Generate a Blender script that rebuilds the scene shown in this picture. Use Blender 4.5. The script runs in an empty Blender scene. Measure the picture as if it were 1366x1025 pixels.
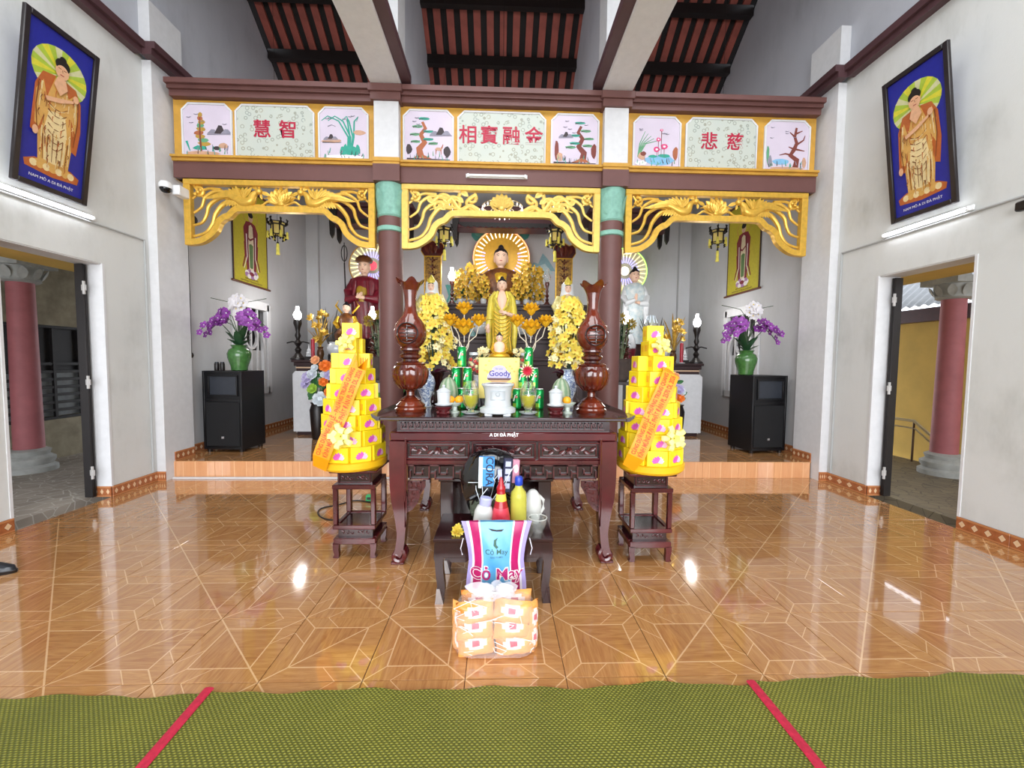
import bpy, bmesh, math, random
from math import sin, cos, pi, radians, sqrt, atan2
from mathutils import Vector, Matrix
random.seed(7)
sc = bpy.context.scene
col = sc.collection
# ------------------------------------------------------------------ camera, world, lights, exposure
FPX, PITCH, YAW, ROLL = 547.0, .0549, .0328, .0096      # focal length in pixels of the 1366-wide frame, angles in radians
CAM = Vector((-.04, 0, 1.565))
def _basis():
    r = Vector((cos(YAW), -sin(YAW), 0)); f = Vector((sin(YAW), cos(YAW), 0)); u = Vector((0, 0, 1))
    f2 = f*cos(PITCH) - u*sin(PITCH); u2 = u*cos(PITCH) + f*sin(PITCH)
    return r*cos(ROLL) + u2*sin(ROLL), u2*cos(ROLL) - r*sin(ROLL), f2
CR, CU, CF = _basis()
cd = bpy.data.cameras.new('camera'); cam = bpy.data.objects.new('camera', cd); col.objects.link(cam)
cd.sensor_width = 36; cd.lens = FPX/1366*36; cd.clip_start = .05
M = Matrix((CR, CU, -CF)).transposed().to_4x4(); M.translation = CAM
cam.matrix_world = M
sc.camera = cam
def at(px, py, Y=None, X=None, Z=None):
    """the point of the room that is seen at a pixel of the photograph, on the plane Y (or X, or Z)"""
    d = CR*((px - 683)/FPX) - CU*((py - 512.5)/FPX) + CF
    t = (Y - CAM.y)/d.y if Y is not None else (Z - CAM.z)/d.z if Z is not None else (X - CAM.x)/d.x
    return CAM + d*t
w = bpy.data.worlds.new('overcast'); sc.world = w; w.use_nodes = True
w.node_tree.nodes['Background'].inputs[0].default_value = (.86, .92, 1, 1)
w.node_tree.nodes['Background'].inputs[1].default_value = 3.2
def area(name, loc, rot, sx, sy, power, color=(1, 1, 1)):
    l = bpy.data.lights.new(name, 'AREA'); l.shape = 'RECTANGLE'; l.size = sx; l.size_y = sy; l.energy = power; l.color = color
    o = bpy.data.objects.new(name, l); col.objects.link(o); o.location = loc; o.rotation_euler = rot
    return o
area('daylight_front_doors', (0, -7.5, 2.9), (radians(88), 0, 0), 11, 5.0, 780, (.98, .99, 1))   # open front of the hall
area('overhead_fill', (0, .2, 7.7), (radians(-6), 0, 0), 7.4, 6.0, 640, (.95, .98, 1))        # unseen fill light added overhead to lift the walls and floor
sc.view_settings.view_transform = 'Standard'; sc.view_settings.look = 'None'
sc.view_settings.gamma = 1; sc.view_settings.use_curve_mapping = False
sc.view_settings.exposure = 0.36
# ------------------------------------------------------------------ mesh helper
def frame(d, up=Vector((0, 0, 1))):
    d = d.normalized()
    s = d.cross(up)
    if s.length < 1e-4: s = d.cross(Vector((0, 1, 0)))
    s.normalize()
    return s, s.cross(d), d
class MB:
    def __init__(s): s.v = []; s.f = []; s.mi = []; s.k = 0; s.M = None
    def add(s, vs, fs):
        n = len(s.v); M = s.M
        s.v += [tuple(M @ Vector(p)) for p in vs] if M else [tuple(p) for p in vs]
        for f in fs: s.f.append(tuple(i + n for i in f)); s.mi.append(s.k)
        return s
    def box(s, x0, x1, y0, y1, z0, z1, b=0):
        if x0 > x1: x0, x1 = x1, x0
        if b <= 0:
            return s.add([(x0,y0,z0),(x1,y0,z0),(x1,y1,z0),(x0,y1,z0),(x0,y0,z1),(x1,y0,z1),(x1,y1,z1),(x0,y1,z1)],
                         [(3,2,1,0),(4,5,6,7),(0,1,5,4),(1,2,6,5),(2,3,7,6),(3,0,4,7)])
        X, Y, Z = (x0, x1), (y0, y1), (z0, z1); vs = []; sg = (1, -1); ix = {}
        for i in (0, 1):
            for j in (0, 1):
                for k in (0, 1):
                    a, c, d = b*sg[i], b*sg[j], b*sg[k]
                    for t, p in enumerate(((X[i], Y[j]+c, Z[k]+d), (X[i]+a, Y[j], Z[k]+d), (X[i]+a, Y[j]+c, Z[k]))):
                        ix[i, j, k, t] = len(vs); vs.append(p)
        fs = []
        for i in (0, 1):
            fs.append([ix[i,0,0,0], ix[i,1,0,0], ix[i,1,1,0], ix[i,0,1,0]])
            fs.append([ix[0,i,0,1], ix[1,i,0,1], ix[1,i,1,1], ix[0,i,1,1]])
            fs.append([ix[0,0,i,2], ix[1,0,i,2], ix[1,1,i,2], ix[0,1,i,2]])
            for j in (0, 1):
                fs.append([ix[i,j,0,0], ix[i,j,1,0], ix[i,j,1,1], ix[i,j,0,1]])
                fs.append([ix[i,0,j,0], ix[i,1,j,0], ix[i,1,j,2], ix[i,0,j,2]])
                fs.append([ix[0,i,j,1], ix[1,i,j,1], ix[1,i,j,2], ix[0,i,j,2]])
                for k in (0, 1): fs.append([ix[i,j,k,0], ix[i,j,k,1], ix[i,j,k,2]])
        return s.add(vs, fs)
    def cbox(s, c, sz, b=0): return s.box(c[0]-sz[0]/2, c[0]+sz[0]/2, c[1]-sz[1]/2, c[1]+sz[1]/2, c[2]-sz[2]/2, c[2]+sz[2]/2, b)
    def bar(s, p, q, w, h=None, up=(0, 0, 1)):
        p, q = Vector(p), Vector(q); h = h or w; a, b, d = frame(q - p, Vector(up)); vs = []
        for c in (p, q):
            for i, j in ((-1,-1),(1,-1),(1,1),(-1,1)): vs.append(c + a*i*w/2 + b*j*h/2)
        return s.add(vs, [(0,1,2,3),(7,6,5,4),(0,4,5,1),(1,5,6,2),(2,6,7,3),(3,7,4,0)])
    def tube(s, pts, r, n=8, flat=1.0, up=(0, 0, 1), caps=True):
        pts = [Vector(p) for p in pts]; m = len(pts); vs = []; fs = []
        for i, p in enumerate(pts):
            d = pts[min(i+1, m-1)] - pts[max(i-1, 0)]
            a, b, _ = frame(d, Vector(up)); rr = r[i] if isinstance(r, (list, tuple)) else r
            for k in range(n):
                t = 2*pi*k/n; vs.append(p + a*cos(t)*rr + b*sin(t)*rr*flat)
        for i in range(m-1):
            for k in range(n): fs.append((i*n+k, i*n+(k+1)%n, (i+1)*n+(k+1)%n, (i+1)*n+k))
        if caps: fs += [tuple(range(n))[::-1], tuple(range((m-1)*n, m*n))]
        return s.add(vs, fs)
    def lathe(s, prof, n=20, c=(0, 0, 0), sx=1, sy=1, fn=None, closed=True):
        vs = []; fs = []; m = len(prof)
        for i, (r, z) in enumerate(prof):
            for k in range(n):
                t = 2*pi*k/n; q = r*(fn(t, i/(m-1)) if fn else 1)
                vs.append((c[0]+q*cos(t)*sx, c[1]+q*sin(t)*sy, c[2]+z))
        for i in range(m-1):
            for k in range(n): fs.append((i*n+k, i*n+(k+1)%n, (i+1)*n+(k+1)%n, (i+1)*n+k))
        if closed:
            if prof[0][0] > 1e-5: fs.append(tuple(range(n))[::-1])
            if prof[-1][0] > 1e-5: fs.append(tuple(range((m-1)*n, m*n)))
        return s.add(vs, fs)
    def loft(s, rings, n=24, fn=None, c=(0, 0, 0)):
        """rings: (z, cx, cy, rx, ry)"""
        vs = []; fs = []; m = len(rings)
        for i, (z, x, y, rx, ry) in enumerate(rings):
            for k in range(n):
                t = 2*pi*k/n; q = fn(t, i/(m-1)) if fn else 1
                vs.append((c[0]+x+rx*q*cos(t), c[1]+y+ry*q*sin(t), c[2]+z))
        for i in range(m-1):
            for k in range(n): fs.append((i*n+k, i*n+(k+1)%n, (i+1)*n+(k+1)%n, (i+1)*n+k))
        fs += [tuple(range(n))[::-1], tuple(range((m-1)*n, m*n))]
        return s.add(vs, fs)
    def ball(s, c, r, n=12, m=8, sx=1, sy=1, sz=1, fn=None):
        prof = [(r*sin(pi*i/m), -r*cos(pi*i/m)*sz) for i in range(m+1)]
        prof[0] = (r*.02, -r*sz); prof[-1] = (r*.02, r*sz)
        return s.lathe(prof, n, c, sx, sy, fn)
    def prism(s, poly, d0, d1, ax='Y'):
        """poly of (a,b) pushed along an axis: Y -> (x,z), X -> (y,z), Z -> (x,y)"""
        f = {'Y': lambda a, b, d: (a, d, b), 'X': lambda a, b, d: (d, a, b), 'Z': lambda a, b, d: (a, b, d)}[ax]
        n = len(poly)
        vs = [f(a, b, d0) for a, b in poly] + [f(a, b, d1) for a, b in poly]
        return s.add(vs, [tuple(range(n))[::-1], tuple(range(n, 2*n))] + [(i, (i+1)%n, n+(i+1)%n, n+i) for i in range(n)])
    def ribbon(s, pts, w, d0, d1, ax='Y'):
        """a flat band along a 2D path, w wide (number or list), extruded from d0 to d1"""
        m = len(pts); L = []; R = []
        for i, p in enumerate(pts):
            a, b = pts[max(i-1, 0)], pts[min(i+1, m-1)]
            dx, dy = b[0]-a[0], b[1]-a[1]; l = sqrt(dx*dx+dy*dy) or 1
            ww = (w[i] if isinstance(w, (list, tuple)) else w)/2
            L.append((p[0]-dy/l*ww, p[1]+dx/l*ww)); R.append((p[0]+dy/l*ww, p[1]-dx/l*ww))
        f = {'Y': lambda a, d: (a[0], d, a[1]), 'X': lambda a, d: (d, a[0], a[1]), 'Z': lambda a, d: (a[0], a[1], d)}[ax]
        vs = []; fs = []
        for i in range(m): vs += [f(L[i], d0), f(R[i], d0), f(R[i], d1), f(L[i], d1)]
        for i in range(m-1):
            o = 4*i
            fs += [(o+k, o+(k+1)%4, o+4+(k+1)%4, o+4+k) for k in range(4)]
        fs += [(3,2,1,0), (4*m-4, 4*m-3, 4*m-2, 4*m-1)]
        return s.add(vs, fs)
    def leaf(s, base, tip, w, up=(0, 0, 1), bend=.15, cup=.25):
        base, tip = Vector(base), Vector(tip); a, b, d = frame(tip-base, Vector(up)); l = (tip-base).length
        vs = []; prof = ((0, .12), (.3, .85), (.62, 1), (.86, .6), (1, .05))
        for t, q in prof:
            p = base + (tip-base)*t - b*l*bend*(t*t)
            vs += [p - a*w/2*q + b*w*cup*q*.5, p, p + a*w/2*q + b*w*cup*q*.5]
        fs = []
        for i in range(len(prof)-1):
            o = 3*i; fs += [(o, o+1, o+4, o+3), (o+1, o+2, o+5, o+4)]
        return s.add(vs, fs)
    def blossom(s, c, nrm, r, n=5, cup=.35, wid=.75, rot=0):
        c = Vector(c); a, b, d = frame(Vector(nrm), Vector((.1, .2, 1)))
        vs = []; fs = []
        for k in range(n):
            t = 2*pi*k/n + rot; e = a*cos(t) + b*sin(t); q = -a*sin(t) + b*cos(t); o = len(vs)
            for u, w_, h in ((.06, .15, 0), (.55, .9, .2), (1, .45, cup)):
                vs += [c + e*r*u - q*r*w_*wid*.5 + d*r*h, c + e*r*u + q*r*w_*wid*.5 + d*r*h]
            fs += [(o, o+1, o+3, o+2), (o+2, o+3, o+5, o+4)]
        return s.add(vs, fs)
def link(o, parent=None):
    col.objects.link(o)
    if parent is not None: o.parent = parent
    return o
def finish(me, mb, mats, sharp=38, smooth=True):
    me.from_pydata(mb.v, [], mb.f)
    mats = mats if isinstance(mats, (list, tuple)) else [mats]
    for m in mats: me.materials.append(m)
    if len(mats) > 1: me.polygons.foreach_set('material_index', mb.mi)
    bm = bmesh.new(); bm.from_mesh(me); bmesh.ops.recalc_face_normals(bm, faces=bm.faces); bm.to_mesh(me); bm.free()
    if smooth:
        me.shade_smooth(); me.set_sharp_from_angle(angle=radians(sharp))
    me.update(); return me
def tag(o, label=None, cat=None, group=None, kind=None):
    for k, v in (('label', label), ('category', cat), ('group', group), ('kind', kind)):
        if v: o[k] = v
    return o
def obj(name, mb, mats, parent=None, label=None, cat=None, group=None, kind=None, loc=None, rz=0, sharp=38, smooth=True):
    o = bpy.data.objects.new(name, finish(bpy.data.meshes.new(name), mb, mats, sharp, smooth)); link(o, parent)
    if loc: o.location = loc
    if rz: o.rotation_euler.z = rz
    return tag(o, label, cat, group, kind)
def struct(name, mb, mats, parent=None, **k): return obj(name, mb, mats, parent, kind=None if parent else 'structure', **k)
def thing(name, label, cat, loc=(0, 0, 0), rz=0, group=None):
    o = bpy.data.objects.new(name, None); link(o); o.location = loc; o.rotation_euler.z = rz; o.empty_display_size = .05
    return tag(o, label, cat, group)
def copy_tree(o, parent=None):
    c = o.copy(); link(c, parent)
    for ch in list(o.children): copy_tree(ch, c)
    return c
def dup(o, loc, rz=0, label=None, group=None):
    c = copy_tree(o); c.location = loc; c.rotation_euler.z = rz; return tag(c, label, None, group)
def inst(name, me, parent, loc, rot=(0, 0, 0), sca=1):
    o = bpy.data.objects.new(name, me); link(o, parent); o.location = loc; o.rotation_euler = rot
    o.scale = (sca,)*3 if not isinstance(sca, (tuple, list)) else sca
    return o
def text(body, size, m, parent, loc, rot, name='lettering', depth=.0015, sx=1.0, bold=0, align='CENTER', label=None):
    c = bpy.data.curves.new(name, 'FONT'); c.body = body; c.size = size; c.align_x = align; c.align_y = 'CENTER'
    c.extrude = depth; c.offset = bold; c.resolution_u = 3
    t = bpy.data.objects.new('tmp', c); col.objects.link(t)
    me = bpy.data.meshes.new_from_object(t.evaluated_get(bpy.context.evaluated_depsgraph_get()))
    bpy.data.objects.remove(t); bpy.data.curves.remove(c)
    me.materials.clear(); me.materials.append(m)
    o = bpy.data.objects.new(name, me); link(o, parent); o.location = loc; o.rotation_euler = rot; o.scale = (sx, 1, 1)
    if label: o['label'] = label
    return o
# ------------------------------------------------------------------ materials
def lin(h):
    h = h.lstrip('#'); return tuple(((x/12.92) if x <= .04045 else ((x+.055)/1.055)**2.4) for x in (int(h[i:i+2], 16)/255 for i in (0, 2, 4))) + (1,)
class NT:
    """tiny wrapper to wire shader nodes"""
    def __init__(s, name):
        s.m = bpy.data.materials.new(name); s.m.use_nodes = True; s.t = s.m.node_tree; s.b = s.t.nodes['Principled BSDF']
    def n(s, typ, ins=None, **props):
        x = s.t.nodes.new(typ)
        for k, v in props.items(): setattr(x, k, v)
        for k, v in (ins or {}).items(): s.set(x.inputs[k], v)
        return x
    def set(s, sock, v):
        if hasattr(v, 'is_output'): s.t.links.new(v, sock)
        elif hasattr(v, 'outputs'): s.t.links.new(v.outputs[0], sock)
        else: sock.default_value = v
    def math(s, op, a, b=None, c=None):
        x = s.n('ShaderNodeMath', operation=op); s.set(x.inputs[0], a)
        if b is not None: s.set(x.inputs[1], b)
        if c is not None: s.set(x.inputs[2], c)
        return x.outputs[0]
    def mix(s, f, a, b):
        x = s.n('ShaderNodeMix', data_type='RGBA'); s.set(x.inputs[0], f); s.set(x.inputs[6], a); s.set(x.inputs[7], b); return x.outputs[2]
    def ramp(s, f, stops):
        x = s.n('ShaderNodeValToRGB'); s.set(x.inputs[0], f); e = x.color_ramp.elements
        while len(e) < len(stops): e.new(.5)
        for q, (p, c) in zip(e, stops): q.position = p; q.color = c
        return x.outputs[0]
    def coord(s, kind='Object', scale=None):
        c = s.n('ShaderNodeTexCoord').outputs[kind]
        if scale is not None: c = s.n('ShaderNodeMapping', {'Vector': c, 'Scale': scale}).outputs[0]
        return c
    def noise(s, v, scale, detail=3, rough=.55, dist=0): return s.n('ShaderNodeTexNoise', {'Vector': v, 'Scale': scale, 'Detail': detail, 'Roughness': rough, 'Distortion': dist}).outputs[0]
    def bump(s, h, strength=.3, dist=.01): s.set(s.b.inputs['Normal'], s.n('ShaderNodeBump', {'Height': h, 'Strength': strength, 'Distance': dist}).outputs[0])
    def base(s, c): s.set(s.b.inputs['Base Color'], c)
    def p(s, **k):
        for a, v in k.items(): s.set(s.b.inputs[a.replace('_', ' ')], v)
        return s
MATS = {}
def mat(name, c, rough=.5, metal=0, var=.12, scale=14, bump=0, emit=0, coat=0, stretch=None, trans=0, alpha=1, c2=None, ecol=None):
    if name in MATS: return MATS[name]
    n = NT(name); a = lin(c)
    if var or c2:
        v = n.coord('Object', stretch); f = n.noise(v, scale, 4)
        f2 = n.ramp(f, [(.3, (0, 0, 0, 1)), (.7, (1, 1, 1, 1))])
        lo = tuple(x*(1-var) for x in a[:3]) + (1,); hi = lin(c2) if c2 else tuple(min(1, x*(1+var)) for x in a[:3]) + (1,)
        n.base(n.mix(f2, lo, hi))
        if bump: n.bump(f, bump, .01)
    else: n.base(a)
    n.p(Roughness=rough, Metallic=metal)
    if coat: n.p(Coat_Weight=coat, Coat_Roughness=.08)
    if trans: n.p(Transmission_Weight=trans, IOR=1.3)
    if alpha < 1: n.p(Alpha=alpha)
    if emit: n.p(Emission_Color=lin(ecol or c), Emission_Strength=emit)
    MATS[name] = n.m; return n.m
# ------------------------------------------------------------------ shared materials
WALL = None
def wall_mat(name, c, dirt, dirtc='8f9088', lowdirt=True):
    n = NT(name); v = n.coord('Object'); a = n.noise(v, 1.1, 6, .6); b = n.noise(n.coord('Object', (1, 1, .35)), 3.3, 5, .65)
    f = n.math('MULTIPLY', n.ramp(a, [(.42, (0,0,0,1)), (.75, (1,1,1,1))]), n.ramp(b, [(.4, (0,0,0,1)), (.8, (1,1,1,1))]))
    n.base(n.mix(n.math('MULTIPLY', f, dirt), lin(c), lin(dirtc))); n.p(Roughness=.75)
    n.bump(n.noise(v, 60, 3), .08, .01); return n.m
M_WALL = wall_mat('painted_plaster', 'd3d4d2', .8)
M_INNER = wall_mat('alcove_plaster', 'bfbfc1', .6)
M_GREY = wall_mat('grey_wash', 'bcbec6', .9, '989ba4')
M_WHITE = mat('white_paint', 'd6d6d8', .55, var=.04)
M_BROWN = mat('brown_paint', '67433f', .5, var=.08, scale=5)
M_TRIM = mat('dark_trim_paint', '51363a', .5, var=.08, scale=5)
M_GOLDP = mat('ochre_paint', 'c6953a', .5, var=.12, scale=8)
M_GOLD = mat('gold_paint', 'dcae45', .33, .35, var=.14, scale=20)
M_GOLDL = mat('light_gold', 'e9c767', .35, .3, var=.1, scale=20)
M_TEAL = mat('teal_paint', '7fb0a0', .55, var=.14, scale=18, bump=.15)
M_BLACK = mat('black_wood', '17100f', .4, var=.2)
M_RAFTER = mat('red_brown_batten', '8a453b', .7, var=.3, scale=3)
M_ROOFD = mat('dark_roof', '120c0d', .8, var=.2)
M_PINK = mat('pink_paint', 'b76c71', .6, var=.1, scale=6)
M_STONEW = mat('whitewashed_cement', 'b9bab7', .8, var=.15, scale=9, bump=.3)
M_MAROON = mat('maroon_paint', '4a2024', .45, var=.12)
def tile_mat(name, c1, c2, line, rough=.1, spec=.5):
    n = NT(name); v = n.coord('Object'); s = n.n('ShaderNodeSeparateXYZ', {0: v})
    u = n.math('ADD', n.math('DIVIDE', s.outputs[0], .5), .5); w_ = n.math('ADD', n.math('DIVIDE', s.outputs[1], .5), .5)
    a = n.math('MAXIMUM', u, w_); b = n.math('MINIMUM', u, w_); na = n.math('SUBTRACT', 1, a); K, W = .19, .0075
    def band(x, wd=W): return n.math('LESS_THAN', n.math('ABSOLUTE', x), wd)
    def AND(*q):
        r = q[0]
        for x in q[1:]: r = n.math('MULTIPLY', r, x)
        return r
    gt = lambda x, y: n.math('GREATER_THAN', x, y); lt = lambda x, y: n.math('LESS_THAN', x, y)
    dg = n.math('SUBTRACT', a, b)
    L = [band(dg, .011), AND(band(n.math('SUBTRACT', na, K)), gt(b, K)), AND(band(n.math('SUBTRACT', b, K)), gt(na, K)),
         AND(band(n.math('SUBTRACT', na, b), .009), lt(b, K))]
    inset = AND(gt(na, K), gt(b, K))
    # cross cuts in the border planks
    for c0 in (.27,):
        L.append(AND(band(n.math('SUBTRACT', n.math('SUBTRACT', na, b), c0), .006), lt(b, K)))
        L.append(AND(band(n.math('SUBTRACT', n.math('SUBTRACT', b, na), c0), .006), lt(na, K)))
    m = L[0]
    for x in L[1:]: m = n.math('MAXIMUM', m, x)
    oi = n.n('ShaderNodeObjectInfo'); off = n.n('ShaderNodeVectorMath', operation='ADD')
    n.set(off.inputs[0], v); cx = n.n('ShaderNodeCombineXYZ', {0: n.math('MULTIPLY', oi.outputs['Random'], 40), 1: n.math('MULTIPLY', oi.outputs['Random'], 17)}); n.set(off.inputs[1], cx)
    g1 = n.noise(n.n('ShaderNodeMapping', {0: off, 'Scale': (3, 26, 1)}).outputs[0], 1.6, 5, .6, 1.2)
    g2 = n.noise(n.n('ShaderNodeMapping', {0: off, 'Scale': (26, 3, 1)}).outputs[0], 1.6, 5, .6, 1.2)
    side = n.math('GREATER_THAN', u, w_)
    g = n.math('ADD', n.math('MULTIPLY', side, g1), n.math('MULTIPLY', n.math('SUBTRACT', 1, side), g2))
    g = n.math('ADD', g, n.math('MULTIPLY', inset, -.09))
    c = n.ramp(g, [(.18, lin(c1)), (.8, lin(c2))])
    c = n.mix(n.math('MULTIPLY', m, .62), c, lin(line))
    n.base(c); n.p(Roughness=rough, Specular_IOR_Level=spec, Coat_Weight=.9, Coat_Roughness=.025, Coat_IOR=1.6)
    n.bump(n.noise(v, 9, 2), .05, .002); return n.m
M_TILE = tile_mat('parquet_print_tile', '99643a', 'c5935c', 'e6c092', .10)
M_RISER = tile_mat('riser_tile', 'cf8f5e', 'e3ab7c', 'efc79d', .3)
M_GROUT = mat('dark_grout', '4a2d1a', .8, var=.1)
def border_mat():
    n = NT('diamond_border_tile'); v = n.coord('Object'); s = n.n('ShaderNodeSeparateXYZ', {0: v})
    x = n.math('SUBTRACT', n.math('FRACT', n.math('DIVIDE', s.outputs[0], .1)), .5); z = n.math('DIVIDE', s.outputs[2], .12)
    d = n.math('ADD', n.math('MULTIPLY', n.math('ABSOLUTE', x), 1.0), n.math('ABSOLUTE', z))
    c = n.ramp(d, [(0, lin('d9b48a')), (.24, lin('e2c19b')), (.30, lin('8a4a2a')), (.36, lin('a8643c')), (.9, lin('8f5230'))])
    ed = n.math('GREATER_THAN', n.math('ABSOLUTE', z), .36)
    n.base(n.mix(ed, c, lin('b97a4d'))); n.p(Roughness=.25); return n.m
M_BORDER = border_mat()
# ------------------------------------------------------------------ floor and tiles
XW = 4.38
PX0, PY0 = -2.194, 1.942
floor = struct('floor', MB().box(-XW, XW, -4, 5.44, -.12, -.006), M_GROUT)
def tile_mesh(x0, x1, y0, y1, m, t=.012):
    return finish(bpy.data.meshes.new('tile'), MB().box(x0, x1, y0, y1, -t, 0, .0018), m, smooth=False)
g = .0016
full = tile_mesh(-.25+g, .25-g, -.25+g, .25-g, M_TILE)
for j in range(-1, 7):
    yc = PY0 + .5*j + .25
    for i in range(-5, 14):
        xc = PX0 + .5*i + .25
        lo, hi = max(xc-.25, -XW+.001), min(xc+.25, XW-.001)
        if hi - lo < .02: continue
        even = (i + j) % 2 == 1                     # the diagonal turns from tile to tile
        if hi - lo > .49: me = full
        else:
            a, b = lo - xc + g, hi - xc - g
            me = tile_mesh(-.25+g, .25-g, a, b, M_TILE) if even else tile_mesh(a, b, -.25+g, .25-g, M_TILE)
            if even: me.transform(Matrix.Rotation(0, 4, 'Z'))
        o = inst('tile', me, floor, (xc, yc, 0), (0, 0, radians(-90) if even and me is full else 0))
        if even and me is not full: me.transform(Matrix.Rotation(radians(90), 4, 'Z') @ Matrix.Scale(1, 4)); me.transform(Matrix.Scale(-1, 4, (1, 0, 0))); me.flip_normals(); o.rotation_euler.z = 0
# ------------------------------------------------------------------ raised altar platform
PZ = .222
plat = struct('platform', MB().box(-XW-.02, XW+.02, 5.447, 9.7, -.02, PZ-.008), M_GROUT)
for j in range(8):
    for i in range(18):
        xc = -4.25 + .5*i; yc = 5.69 + .5*j
        if abs(xc) < 1.7: continue
        inst('tile', full, plat, (xc, yc, PZ), (0, 0, pi/2*((i+j) % 2)))
rm = finish(bpy.data.meshes.new('riser_tile'), MB().box(-.249, .249, 0, .016, 0, PZ-.004, .002), M_RISER, smooth=False)
for i in range(17): inst('riser_tile', rm, plat, (-4.0 + .5*i, 5.432, 0))
for i, x in enumerate((-4.268,)): inst('riser_tile', rm, plat, (x, 5.4325, 0), (0, 0, 0), (.06, 1, 1))
tag(obj('cable_trunking', MB().box(-4.26, -1.2, 5.38, 5.41, 0, .022, .004), M_WHITE, None, 'thin white trunking strip lying along the foot of the step, left side', 'cable cover'))
# ------------------------------------------------------------------ side walls with their door openings
def roofz(y): return 10.55 - abs(y - 3.6)*.722
WT = .26
def side_wall(sg, d0, d1, dh):
    nm = 'left' if sg < 0 else 'right'; x0, x1 = sg*XW, sg*(XW+WT)
    mb = MB()
    for y0, y1, z0, z1 in ((-4, d0, 0, 5.2), (d0, d1, dh, 5.2), (d1, 5.75, 0, 5.2), (5.75, 6.9, 0, 5.2), (6.9, 7.88, 0, 1.0), (6.9, 7.88, 2.5, 5.2), (7.88, 9.8, 0, 5.2)):
        mb.k = 1 if y0 >= 5.7 else 0
        mb.box(x0, x1, y0, y1, z0, z1)
    w = struct('wall_'+nm, mb, [M_WALL, M_INNER], smooth=False)
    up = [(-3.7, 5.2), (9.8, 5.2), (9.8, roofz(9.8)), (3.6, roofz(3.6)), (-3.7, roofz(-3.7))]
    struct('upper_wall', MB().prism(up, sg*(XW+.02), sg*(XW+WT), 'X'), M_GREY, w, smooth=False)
    struct('pilaster', MB().box(sg*(XW-.11), sg*(XW+.02), 5.3, 5.8, 0, 5.16).box(sg*(XW-.11), sg*(XW+.02), 5.3, 5.8, 5.3, 5.86), M_WHITE, w, smooth=False)
    # white reveal of the doorway
    rv = MB(); e = .006
    rv.box(sg*(XW-e), sg*(XW+WT), d1-.004, d1+.02, .12, dh).box(sg*(XW-e), sg*(XW+WT), d0-.02, d0+.004, .12, dh).box(sg*(XW+.01), sg*(XW+WT), d0, d1, dh-.012, dh+.01)
    struct('door_reveal', rv, M_WHITE, w, smooth=False)
    # brown ledge along the top of the wall, stepping round the pilaster
    t = MB()
    for x, y0, y1 in ((XW, -4, 5.2), (XW-.11, 5.2, 5.9), (XW, 5.9, 6.3)):
        t.box(sg*(x-.09), sg*(x+.03), y0, y1, 5.16, 5.23).box(sg*(x-.13), sg*(x+.03), y0, y1, 5.23, 5.31)
    struct('trim_1' if sg < 0 else 'trim_2', t, M_TRIM, smooth=False)
    # baseboard of bordered tiles
    bb = struct('baseboard_'+nm, MB().box(sg*(XW-.004), sg*(XW+.01), -4, d0, 0, .122).box(sg*(XW-.004), sg*(XW+.01), d1, 5.3, 0, .122), M_GROUT, smooth=False)
    bl = finish(bpy.data.meshes.new('border_tile'), MB().box(-.199, .199, -.007, .007, -.06, .06, .002), M_BORDER, smooth=False)
    def run(y0, y1, x, z=.061):
        n = max(1, round((y1-y0)/.4)); s = (y1-y0)/n
        for k in range(n): inst('border_tile', bl, bb, (x, y0+s*(k+.5), z), (0, 0, pi/2), (s/.4, 1, 1))
    run(.4, d0, sg*(XW-.008)); run(d1, 5.3, sg*(XW-.008)); run(5.8, 9.6, sg*(XW-.008), PZ+.06)
    inst('border_tile', bl, bb, (sg*(XW+WT/2), d1-.006, .061), (0, 0, 0), (.65, 1, 1))
    inst('border_tile', bl, bb, (sg*(XW-.055), 5.294, .061), (0, 0, 0), (.28, 1, 1))
    inst('border_tile', bl, bb, (sg*(XW-.118), 5.62, PZ+.06), (0, 0, pi/2), (.88, 1, 1))
    # thin conduit along the wall
    cz = 2.998
    obj('conduit', MB().tube([(sg*(XW-.012), .3, cz), (sg*(XW-.012), 5.22, cz)], .011, 6).tube([(sg*(XW-.012), 5.23, cz+.01), (sg*(XW-.012), 5.23, .13)], .011, 6),
        mat('grey_conduit', 'aeb0b0', .5, var=0), None, 'thin grey cable conduit running along the %s wall and down beside the pilaster' % nm, 'conduit')
    return w
side_wall(-1, 3.745, 4.685, 2.59); side_wall(1, 3.725, 4.70, 2.60)
wb = struct('wall_back', MB().box(-XW-.2, XW+.2, 9.6, 9.8, 0, 6.35), M_INNER, smooth=False)
for sx in (-1, 1): struct('pilaster', MB().box(sx*(XW), sx*(XW-.26), 9.5, 9.61, PZ, 6.2), M_INNER, wb, smooth=False)
wf = MB()
for x0, x1 in ((-XW, -4.1), (4.1, XW)): wf.box(x0, x1, -4.2, -4, 0, 5)
wf.box(-XW, XW, -4.2, -4, 4.7, 5.0)
struct('wall_front', wf, M_WALL, smooth=False)
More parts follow.
